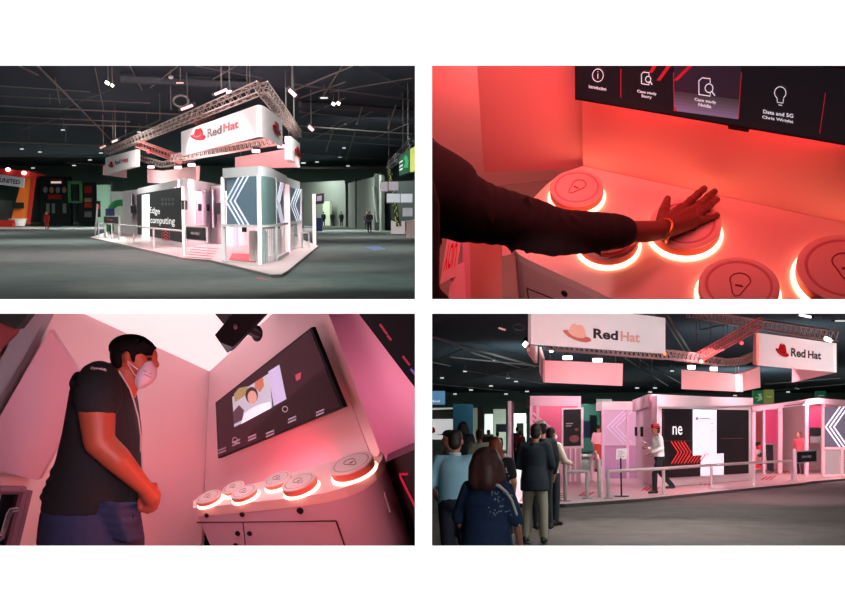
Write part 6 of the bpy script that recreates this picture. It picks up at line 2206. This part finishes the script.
f = Face(q4(824, 447, y), q4(848, 447.5, y), q4(848, 406.5, y), q4(824, 407, y))
part('upper_panel', f.slab(MB(), .1), mat('slate panel', (92, 100, 116), .4), t, smooth=False)
chevrons(f, t, .06, .17, .03, .02, ledw, span=.6)
part('lower_glass', MB().prism([q4(824, 475, y), q4(848, 475, y), q4(848, 449, y), q4(824, 449, y)], (0, .05, 0)), glass, t, smooth=False)
for (u0, u1, v0, v1) in ((822.5, 824.5, 406, 477), (841.5, 843.5, 447, 477), (822.5, 848, 447, 449.5), (822.5, 848, 474.5, 477)):
    part('column' if u1 - u0 < 5 else 'beam', MB().prism([q4(u0, v1, y - .1), q4(u1, v1, y - .1), q4(u1, v0, y - .1), q4(u0, v0, y - .1)], (0, .15, 0)), mat('cabin rose white', (226, 196, 198), .45), t, smooth=False)
part('back_wall', MB().prism([q4(824, 474, y + 2), q4(850, 474, y + 2), q4(850, 408, y + 2), q4(824, 408, y + 2)], (0, .1, 0)), mat('taupe wall', (140, 128, 128), .6), t, smooth=False)
P = g4(795.5, 481.5, DK4)
y = P.y
t = thing('rail_sign', 'black sign on a post at the right end of the long handrail', 'sign', P)
part('post', MB().box((P.x, P.y, (DK4 + R4.hz(795, 449, P)) / 2), (.1, .1, R4.hz(795, 449, P) - DK4)), mat('tube white'), t)
f = Face(q4(796.3, 463.4, y), q4(817, 462, y), q4(817, 449.7, y), q4(796.3, 450.8, y))
part('frame', f.slab(MB(), .06), mat('frame grey', (150, 150, 155)), t, smooth=False)
f2 = f.sub(.04, .08, .96, .9, .004)
part('screen', f2.slab(MB(), .003), black, t, smooth=False)
mb = MB(); f2.text(mb, 'OPEN HYBRID', .25, .38, .75, .6, .004, .01); part('lettering', mb, txtdim, t, smooth=False)
# things inside the doorway
P = g4(759, 474, DK4)
y = P.y + 2
t = thing('display_rack', 'pale rack with dark and red items inside the doorway beside the video wall', 'rack', V((P.x, y, DK4)))
fr = MB()
for u in (754.5, 763):
    fr.tube(q4(u, 473, y), q4(u, 440, y), .04)
part('frame', fr, mat('tube white'), t)
for i, (u, v, m_) in enumerate(((757, 444, blk), (761, 447, redink), (756, 452, mat('tube white')), (761, 455, blk), (757, 459, mat('pic b')), (761, 463, blk), (757, 466, redink))):
    part('shelf_item', MB().box(q4(u, v, y - .1), (.3, .12, .2)), m_, t)
P = g4(773, 471.5, DK4)
t = thing('dark_kiosk', 'dark slanted kiosk beneath the hot pink hanging panel', 'kiosk', P)
y = P.y
part('body', MB().prism([q4(770, 470, y), q4(774, 471.5, y), q4(773, 444, y), q4(768, 444, y)], (0, .4, 0)), mat('kiosk dark', (52, 46, 62), .5), t, smooth=False)
part('top', MB().prism([q4(766, 445, y - .1), q4(775, 445, y - .1), q4(775, 443.5, y - .1), q4(766, 443.5, y - .1)], (0, .6, 0)), pinkbody, t, smooth=False)

# ---------------------------------------------------------------- background behind the stand and queue
def flat4(name, label, cat, u0, v0, u1, v1, y, m_, dep=.3, grp=None):
    P = d4(u0, v1, y)
    t = thing(name, label, cat, V((P.x, y, 0 if v1 > 440 else P.z)), grp)
    part('panel', MB().prism([d4(u0, v1, y), d4(u1, v1, y), d4(u1, v0, y), d4(u0, v0, y)], (0, dep, 0)), m_, t, smooth=False)
    return t, y


t, y = flat4('hanging_sign', 'light blue hanging sign over the white wall at the left edge', 'sign', 428, 391, 445, 404.5, 80, mat('sign sky', (110, 165, 210), .5, emit=.35))
f = Face(d4(430, 402.5, y), d4(441, 402.5, y), d4(441, 399.5, y), d4(430, 399.5, y))
mb = MB(); f.text(mb, 'cloud', .1, .1, .9, .9, .03, .02); part('lettering', mb, txt, t, smooth=False)
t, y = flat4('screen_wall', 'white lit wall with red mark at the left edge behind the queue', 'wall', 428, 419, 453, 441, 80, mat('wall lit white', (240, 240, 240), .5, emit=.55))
f = Face(d4(428, 441, y), d4(453, 441, y), d4(453, 419, y), d4(428, 419, y))
mb = MB(); f.poly(mb, [(.12, .3), (.3, .42), (.26, .6), (.12, .66)], .02, .02); part('red_mark', mb, redink, t, smooth=False)
part('top_band', MB().prism([d4(428, 419, y), d4(453, 419, y), d4(453, 410, y), d4(428, 410, y)], (0, .3, 0)), mat('band olive', (112, 112, 100), .6), t, smooth=False)
part('light_strip', MB().prism([d4(428, 410, y), d4(453, 409, y), d4(453, 407.6, y), d4(428, 408, y)], (0, .2, 0)), mat('strip white', (240, 240, 235), .5, emit=.4), t, smooth=False)
part('lower_wall', MB().prism([d4(428, 456, y), d4(453, 456, y), d4(453, 441, y), d4(428, 441, y)], (0, .3, 0)), mat('lower brown', (120, 104, 98), .6), t, smooth=False)
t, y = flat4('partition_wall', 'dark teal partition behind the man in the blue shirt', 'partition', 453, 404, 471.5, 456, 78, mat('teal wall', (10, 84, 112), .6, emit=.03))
part('side', MB().prism([d4(471.5, 456, y), d4(473, 456, y), d4(473, 404, y), d4(471.5, 404, y)], (0, 2, 0)), mat('teal wall'), t, smooth=False)
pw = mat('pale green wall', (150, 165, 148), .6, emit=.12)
for (u0, v0, u1, v1, y, m_, nm, lb) in ((472, 408, 477.5, 452, 120, pw, 'hall_partition', 'narrow pale green panel right of the teal partition'),
                                       (478, 406, 484, 452, 118, mat('umber', (52, 44, 46), .8), 'hall_column', 'dark brown column right of the teal partition'),
                                       (484.5, 414, 493, 434, 125, mat('white green', (200, 212, 205), .5, emit=.3), 'lit_screen', 'white lit screen beside the dark brown column'),
                                       (493.5, 409, 506, 450, 130, pw, 'hall_partition', 'wide pale green panel left of the pink post'),
                                       (496, 424, 506, 432, 110, mat('navy dim', (40, 52, 70), .6), 'counter', 'dark blue counter before the wide pale green panel'),
                                       (514, 413.5, 526, 423, 90, mat('white green', (200, 212, 205)), 'lightbox', 'white lightbox frame right of the pink post'),
                                       (515, 434, 521, 440, 88, mat('rose box', (200, 150, 150), .5, emit=.1), 'box', 'pink box below the white lightbox'),
                                       (579, 404, 600, 452, 120, mat('deep green wall', (36, 84, 74), .7, emit=.03), 'hall_partition', 'dark green partition between the pink and the lilac cabin'),
                                       (597, 399, 612, 410, 100, mat('white green', (200, 212, 205)), 'lightbox', 'white lightbox peeping over the lilac cabin'),
                                       (584, 421, 590, 438, 100, mat('navy', (28, 44, 96)), 'banner_stand', 'small navy banner behind the portrait screen'),
                                       (590, 415, 597, 440, 104, mat('deep green dark', (28, 44, 44), .8), 'cabinet', 'dark cabinet between the navy banner and the lilac cabin'),
                                       (753, 390.5, 764.5, 404.5, 90, mat('sign emerald', (40, 150, 90)), 'hanging_sign', 'emerald hanging sign over the open pink cabin'),
                                       (764.5, 389.5, 774, 403.5, 88, mat('sign lime', (170, 180, 90)), 'hanging_sign', 'lime hanging sign over the open pink cabin'),
                                       (816, 391, 826, 400, 90, mat('sign teal small', (50, 120, 105), .6, emit=.1), 'hanging_sign', 'small teal sign over the right pink cabin')):
    t, y = flat4(nm, lb, {'hall_partition': 'partition', 'hall_column': 'column', 'lit_screen': 'screen', 'banner_stand': 'banner', 'hanging_sign': 'sign'}.get(nm, nm), u0, v0, u1, v1, y, m_)
    if nm == 'hanging_sign':
        f = Face(d4(u0, v1, y), d4(u1, v1, y), d4(u1, v0, y), d4(u0, v0, y))
        mb = MB()
        f.rect(mb, .2, .45, .8, .52, .02, .02)
        if 'emerald' in lb:
            f.poly(mb, [(.3, .2), (.8, .35), (.7, .8), (.4, .75), (.55, .5)], .02, .02)
        part('lettering', mb, mat('letter pale green', (190, 225, 180), .5, emit=.2), t, smooth=False)
    if nm == 'lightbox' and 'frame' in lb:
        for u in (515, 525):
            part('leg', MB().tube(d4(u, 423, y), d4(u, 446, y), .12), mat('white green'), t)
P = g4(510, 492)
t = thing('sign_column', 'tall pink and purple column behind the queue', 'column', P)
y = P.y
part('front', MB().prism([d4(507.8, 492, y), d4(511.5, 492, y), d4(511.5, 401, y), d4(507.8, 401, y)], (0, .15, 0)), mat('post pale pink', (226, 196, 206), .5), t, smooth=False)
part('side', MB().prism([d4(511.5, 492, y), d4(513.6, 491, y), d4(513.6, 403, y), d4(511.5, 401, y)], (0, .15, 0)), mat('post plum', (100, 44, 78), .5), t, smooth=False)
P = g4(436, 463)
t = thing('lounge_chair', 'green chair with thin legs at the left edge', 'chair', P)
y = P.y
k_ = y / F
part('seat', MB().box(d4(436, 452, y), (9 * k_, .5, 2 * k_)), mat('chair green', (70, 96, 84), .7), t)
part('backrest', MB().box(d4(436.5, 445.5, y + .25), (9 * k_, .08, 12 * k_)), mat('chair green'), t)
for dx_ in (-4, 4):
    for dy_ in (-.2, .2):
        part('leg', MB().tube(d4(436 + dx_ * .7, 453, y + dy_), (d4(436 + dx_, 463, y).x, y + dy_, 0), .02), blk, t)

# ---------------------------------------------------------------- visitors
def stand(u, vtop, y):
    P = d4(u, 500, y)
    P.z = 0
    return P, R4.hz(u, vtop, P)


dark = mat('dark cloth', (24, 30, 38))
navy = mat('navy blouse', (36, 54, 88), .85, noise=.25, scale=30)
hairbrown = mat('hair brown', (88, 52, 46), .55, noise=.4, scale=70)
hairred = mat('hair auburn', (140, 64, 42), .5, noise=.4, scale=70)
skinp = mat('skin rosy', (205, 140, 120), .55, noise=.05, scale=20)
maskw = mat('mask white', (232, 232, 240), .8)
P, h = stand(487, 452.5, 8.7)
p = person('woman with brown bob and navy blouse closest in the queue', P, -.55, h, dict(chest=(0, 0, 1.24), le=(-.29, -.02, 1.13), re=(.29, .02, 1.13), lw=(-.25, .12, .9), rw=(.25, .16, .92)), top=navy, sleeve='elbow', hem=.78, bottom=dark,
           hair='bob', hs=1.28, haircol=hairbrown, mask=maskw, skin=skinp, vx=.016, girth=1.22, shoes=mat('shoe black', (18, 18, 20)))
mb = MB()
hd = V((P.x, P.y, h * .93))
k_ = h / 1.75
# white trim along the shoulder and pattern of flecks
rot = Matrix.Rotation(-.55, 3, 'Z')
L = lambda x, y_, z: P + rot @ (V((x, y_, z)) * k_)
mb.path([L(.1, -.06, 1.475), L(.17, -.075, 1.45), L(.24, -.075, 1.40), L(.285, -.06, 1.33), L(.31, -.03, 1.22), L(.325, 0, 1.1)], [.012, .014, .012, .01, .01, .008], 6)
part('white_trim', mb, mat('trim cream', (222, 214, 204), .8), p)
mb = MB()
for i in range(34):
    z = random.uniform(1.2, 1.42)
    x = random.uniform(.1, .28)
    mb.ell(L(x, -math.sqrt(max(.02, 1 - (x / .29) ** 2)) * .172, z), (.008, .006, .006), n=5, k=4)
part('flecks', mb, mat('fleck', (130, 150, 160), .8), p)
P, h = stand(455.5, 431, 12)
person('man in light blue shirt seen from behind at the left of the queue', P, -.25, h, dict(le=(-.29, -.04, 1.14), re=(.28, .0, 1.14), lw=(-.24, .16, .98), rw=(.2, .2, 1.0)), top=mat('shirt light blue', (140, 190, 212), .85, noise=.12, scale=8), sleeve='elbow', hem=.93,
       bottom=mat('trousers navy', (22, 30, 50), .85), hair='short', haircol=mat('hair dark brown', (40, 28, 24), .6, noise=.3, scale=60), collar=mat('collar blue', (176, 205, 220), .8), vx=.018, girth=1.12, shoes=mat('shoe black', (18, 18, 20)))
P, h = stand(496, 438, 14)
p = person('woman with long auburn hair and dotted black dress in the queue', P, -.2, h, dict(le=(-.24, 0, 1.14), re=(.25, .0, 1.14), lw=(-.2, .16, 1.0), rw=(.22, .16, .98)), top=mat('dress black', (26, 24, 34), .85), sleeve='short', hem=.88, skirt=mat('dress black', (26, 24, 34)),
           hair='long', haircol=hairred, skin=skinp, vx=.018, shoes=mat('shoe black', (18, 18, 20)))
mb = MB()
k_ = h / 1.75
rot = Matrix.Rotation(-.2, 3, 'Z')
for i in range(120):
    z = random.uniform(.6, 1.38)
    x = random.uniform(-.1, .185)
    ry = .142 if z > .95 else .142 + (.95 - z) * .13
    mb.ell(P + rot @ (V((x, -math.sqrt(max(.03, 1 - (x / .2) ** 2)) * ry, z)) * k_), .010, n=5, k=4)
part('dots', mb, mat('dot cream', (205, 195, 200), .8), p)
P, h = stand(535, 424, 17.3)
person('man in dark blazer and khaki trousers standing in the queue', P, -.3, h, dict(le=(-.26, -.02, 1.13), re=(.26, .02, 1.13), lw=(-.17, .22, 1.08), rw=(.17, .24, 1.08), lh=(-.085, 0, .9), lk=(-.12, .03, .5), rk=(.12, .0, .5), la=(-.14, 0, .09), ra=(.13, -.02, .09), head=(.02, .05, 1.615)),
       top=mat('blazer', (24, 32, 44), .85), hem=.76, bottom=mat('khaki', (150, 144, 128), .85, noise=.15, scale=10), hair='short', mask=maskw, skin=mat('skin brown', (150, 92, 72), .55), vx=.02, girth=1.05, shoes=mat('shoe black', (18, 18, 20)))
P, h = stand(542.5, 421.5, 20)
person('person with white cap hidden behind the man in the dark blazer', P, .2, h, top=dark, bottom=dark, cap=mat('cap white', (225, 220, 222), .8), vx=.025, hands=False, shoes=mat('shoe black', (18, 18, 20)))
P, h = stand(551.5, 428, 21)
person('man in cream shirt with black backpack past the dark blazer', P, -.9, h, dict(le=(-.24, .08, 1.16), re=(.25, .1, 1.15), lw=(-.1, .34, 1.12), rw=(.14, .36, 1.1)), top=mat('shirt cream', (205, 188, 172), .85), sleeve='long', hem=.92, bottom=dark, bag=mat('bag black', (20, 20, 26), .8), mask=maskw, vx=.022,
       shoes=mat('shoe black', (18, 18, 20)))
P = g4(556, 482)
t = thing('red_counter', 'red counter between the cream shirted man and the portrait screen', 'counter', P)
y = P.y + 3
part('body', MB().prism([d4(551, 481, y), d4(566, 481, y), d4(566, 456, y), d4(551, 456, y)], (0, .6, 0)), mat('counter red', (190, 40, 60), .5), t, smooth=False)
part('top', MB().prism([d4(549, 456, y - .1), d4(567, 456, y - .1), d4(567, 454, y - .1), d4(549, 454, y - .1)], (0, .8, 0)), pinkbody, t, smooth=False)
P, h = stand(480, 429.5, 24)
person('man in beige shirt standing beyond the queue near the brown column', P, .4, h, top=mat('shirt beige', (196, 190, 168), .85), sleeve='elbow', hem=.9, bottom=dark, hair='short', haircol=mat('hair reddish', (90, 44, 34), .6), vx=.028, hands=False, shoes=mat('shoe black', (18, 18, 20)))
P, h = stand(463.5, 422, 30)
person('dark haired figure before the teal partition', P, 0, h, top=dark, bottom=dark, hair='bob', vx=.035, hands=False)
P, h = stand(450.5, 431, 16)
person('man with dark cap turned to the left edge', P, 1.3, h, top=mat('jacket brown grey', (66, 58, 58), .8), bottom=dark, cap=mat('cap dark', (20, 20, 24), .8), vx=.028, hands=False)
for i, (u, v, lb) in enumerate(((489, 430, 'dark figure below the white lit screen far back'), (498, 432, 'dark figure before the dark blue counter far back'), (521, 431, 'reddish figure right of the pink box far back'), (518, 427, 'dark figure below the white lightbox far back'))):
    P, h = stand(u, v, 60 + i * 4)
    person(lb, P, 0, h, top=(mat('cloth maroon', (120, 40, 50), .8) if i == 2 else dark), bottom=dark, vx=.05, hands=False)
P, h = stand(599.5, 427.5, 52)
P.z = DK4
person('woman in pink top and rust skirt between the pink and the lilac cabin', P, -.8, h, top=mat('top pink', (226, 190, 198), .8), sleeve='elbow', skirt=mat('skirt rust', (168, 66, 52), .8), hair='bun', vx=.03, hands=False, shoes=mat('shoe black', (18, 18, 20)))
P = g4(800.5, 474.5, DK4)
h = R4.hz(800, 432, P) - DK4
person('attendant in rose top and dark trousers inside the right pink room', P, 2.2, h, top=mat('top rose', (214, 90, 110), .8), sleeve='elbow', bottom=mat('trousers plum', (50, 28, 40), .8), vx=.03, hands=False, shoes=mat('shoe black', (18, 18, 20)))
# the worker with the red fedora, in mid-stride to the left
P = g4(660, 493.8, DK4)
h = (R4.hz(657, 423.5, P) - DK4) / 1.02
p = person('worker with red fedora and white shirt walking on the platform', P, PI / 2 + .15, h, dict(pel=(0, 0, .93), chest=(0, .02, 1.25), neck=(0, .04, 1.46), head=(0, .08, 1.61), ls=(-.18, .03, 1.4), rs=(.18, .03, 1.4), le=(-.21, .0, 1.14), lw=(-.16, .25, 1.05), re=(.21, .0, 1.14), rw=(.15, .25, 1.15),
           lk=(-.09, .16, .5), la=(-.09, .17, .085), rk=(.09, -.08, .5), ra=(.09, -.36, .2)), top=mat('shirt white', (236, 228, 226), .8), sleeve='long', hem=.93, bottom=mat('trousers black', (26, 26, 32), .85), fedora=mat('fedora red', (206, 24, 36), .8),
           skin=mat('skin brown', (150, 92, 72)), vx=.018, shoes=mat('shoe black', (18, 18, 20)), hair='short')
Pt = P
tb = V((d4(644.8, 443, P.y - .2)))
t = thing('tablet', 'white tablet held in front of the worker with the red fedora', 'tablet', tb)
part('body', MB().box(tb, (.26, .2, .012), M=Matrix.Rotation(.55, 3, 'Y')), mat('tablet white', (235, 225, 232), .4), t)
part('screen', MB().box(tb + V((.006, 0, .008)), (.22, .17, .004), M=Matrix.Rotation(.55, 3, 'Y')), mat('tablet grey', (190, 180, 195), .3), t)

# ---------------------------------------------------------------- lights of room 4
for (x, y, e) in ((4, 16, 150), (6, 26, 170), (22, 44, 350), (6, 45, 260), (30, 70, 1600), (8, 85, 2200), (14, 120, 4200), (45, 110, 3000)):
    area('hall_light', (x, y, 6.8 if y > 50 else 1.6 + (y * .115 + .0) / 1.0 - .15 if y < 45 else 6.3), (x, y, 0), 5 if y > 40 else 1.5, e, (.95, 1.0, .96))
area('stand_light', (7.5, 34, 3.9), (7.5, 36, 0), 2.0, 170, (1, .5, .6))
area('stand_light', (11.5, 40, 4.4), (11.5, 42, 0), 3, 230, (1, .5, .6))
area('stand_light', (5.5, 50, 4.4), (5.5, 48, 0), 3, 300, (1, .42, .56))
area('stand_light', (17.0, 47, 3.4), (17.0, 49, 0), 2, 260, (1, .42, .48))
area('banner_flood', (4.8, 23, 2.6), (5.2, 31, 5.0), 1.2, 98, (1, .86, .87), spread=R(80))
area('banner_flood', (11.2, 26, 2.9), (12, 34, 5.0), 1.2, 100, (1, .86, .87), spread=R(70))
area('front_flood', (9.5, 24, 4.2), (9.0, 38, 1.8), 1.5, 170, (1, .86, .89), spread=R(80))
area('queue_fill', (1.6, 4.5, 1.9), (1.5, 12, 1.0), .5, 48, (.9, .97, 1))  # added fill near the viewer for the backs of the queue
area('queue_fill', (2.6, 9.5, 2.4), (1.2, 13, 1.0), .6, 34, (1, .95, .9))
for (x, y, e) in ((20, 62, 450), (8, 75, 450), (30, 100, 900)):
    area('roof_bounce_fill', (x, y, 3.4), (x, y + 4, 8), 5, e, (.8, 1, .95))  # added upward fill standing in for light bounced off the floor
spot('queue_fill_spot', (3.4, 7.5, 2.2), (1.3, 11, 1.6), 190, (1, .75, .68), 50)  # added warm spot, also only to light the queue
spot('gel_spot', d4(700, 361, 40), d4(716, 380, 45), 500, (1, .3, .25), 50)
spot('gel_spot', d4(700, 361, 40), d4(735, 375, 43), 300, (1, .25, .2), 40)
spot('pink_spot', d4(560, 352, 27), d4(548, 330, 30.4), 160, (1, .25, .3), 60)
spot('pink_spot', d4(590, 354, 27), d4(598, 330, 31.6), 60, (1, .4, .45), 40)
spot('pink_spot', d4(780, 378, 31), d4(766, 350, 35.6), 160, (1, .25, .3), 50)
spot('pink_spot', d4(575, 372, 36), d4(553, 372, 41.2), 200, (1, .25, .25), 50)
spot('pink_spot', d4(610, 374, 37), d4(612, 374, 42.8), 120, (1, .25, .25), 50)
spot('floor_pool', (4.6, 20, 3.75), (4.4, 20.5, 0), 850, (1, .93, .88), 120, 1)  # added spots that brighten the carpet before the crowded stand
spot('floor_pool', (8.0, 25, 4.3), (7.2, 26, 0), 160, (1, .9, .88), 110, 1)
area('stand_light', (14.5, 40, 3.6), (16.5, 47, 1.4), 1.2, 170, (1, .55, .6), spread=R(110))
area('stand_light', (6.5, 38, 3.7), (7.8, 46, 1.6), 1.2, 40, (1, .75, .88), spread=R(110))  # added to lighten the cabins left of the video wall
area('stand_light', (9.0, 29, 4.3), (9.2, 31, 0), 1.5, 100, (1, .55, .62), spread=R(120))

# ------------------------------------------------------------------ groups of repeats
PHR = {'lighting_truss': 'lighting trusses', 'hanging_banner': 'hanging banners', 'floodlight': 'floodlights', 'stage_spot': 'stage spots', 'handrail': 'handrails', 'glowing_button': 'glowing buttons',
       'high_bay_lamp': 'hall lamp pairs', 'chevron_cabin': 'chevron cabins', 'round_plinth': 'round plinths', 'floor_arrows': 'floor arrow markings', 'barrier_post': 'tall steel posts', 'hanging_screen': 'white hanging screens',
       'display_booth': 'dark display booths', 'hanging_sign': 'hanging signs', 'hall_partition': 'far hall partitions', 'rail_sign': 'rail signs', 'person': 'visitors and staff', 'strip_lamp': 'strip lamps', 'lightbox': 'lightboxes'}
PLACE = {(True, True): 'around the empty stand', (False, True): 'on the red counter', (True, False): 'on the pink counter', (False, False): 'at the crowded stand'}
bpy.context.view_layer.update()
tops = {}
for o in bpy.data.objects:
    if o.parent is None and 'category' in o and 'group' not in o:
        base = o.name.split('.')[0]
        if base in PHR:
            w_ = o.matrix_world.translation
            a_ = (w_ - EYE)
            tops.setdefault((base, a_.x < 0, a_.z / max(a_.y, .1) > 0 if base != 'person' else None), []).append(o)
for (base, left, up), os_ in tops.items():
    for o in os_:
        cs = [c for c in o.children_recursive if c.type == 'MESH']
        m_ = sum(((c.matrix_world @ V(c.bound_box[0])) + (c.matrix_world @ V(c.bound_box[6])) for c in cs), V()) / (2 * len(cs)) if cs else o.matrix_world.translation
        o['_up'] = m_.z > EYE.z
cnt = {}
for (base, left, up), os_ in tops.items():
    for o in os_:
        cnt.setdefault((base, left, bool(o['_up'])), []).append(o)
        del o['_up']
for (base, left, up), os_ in cnt.items():
    if len(os_) > 1:
        for o in os_:
            o['group'] = PHR[base] + ' ' + PLACE[(left, up)]
for o in bpy.data.objects:
    if '_o' in o:
        del o['_o']
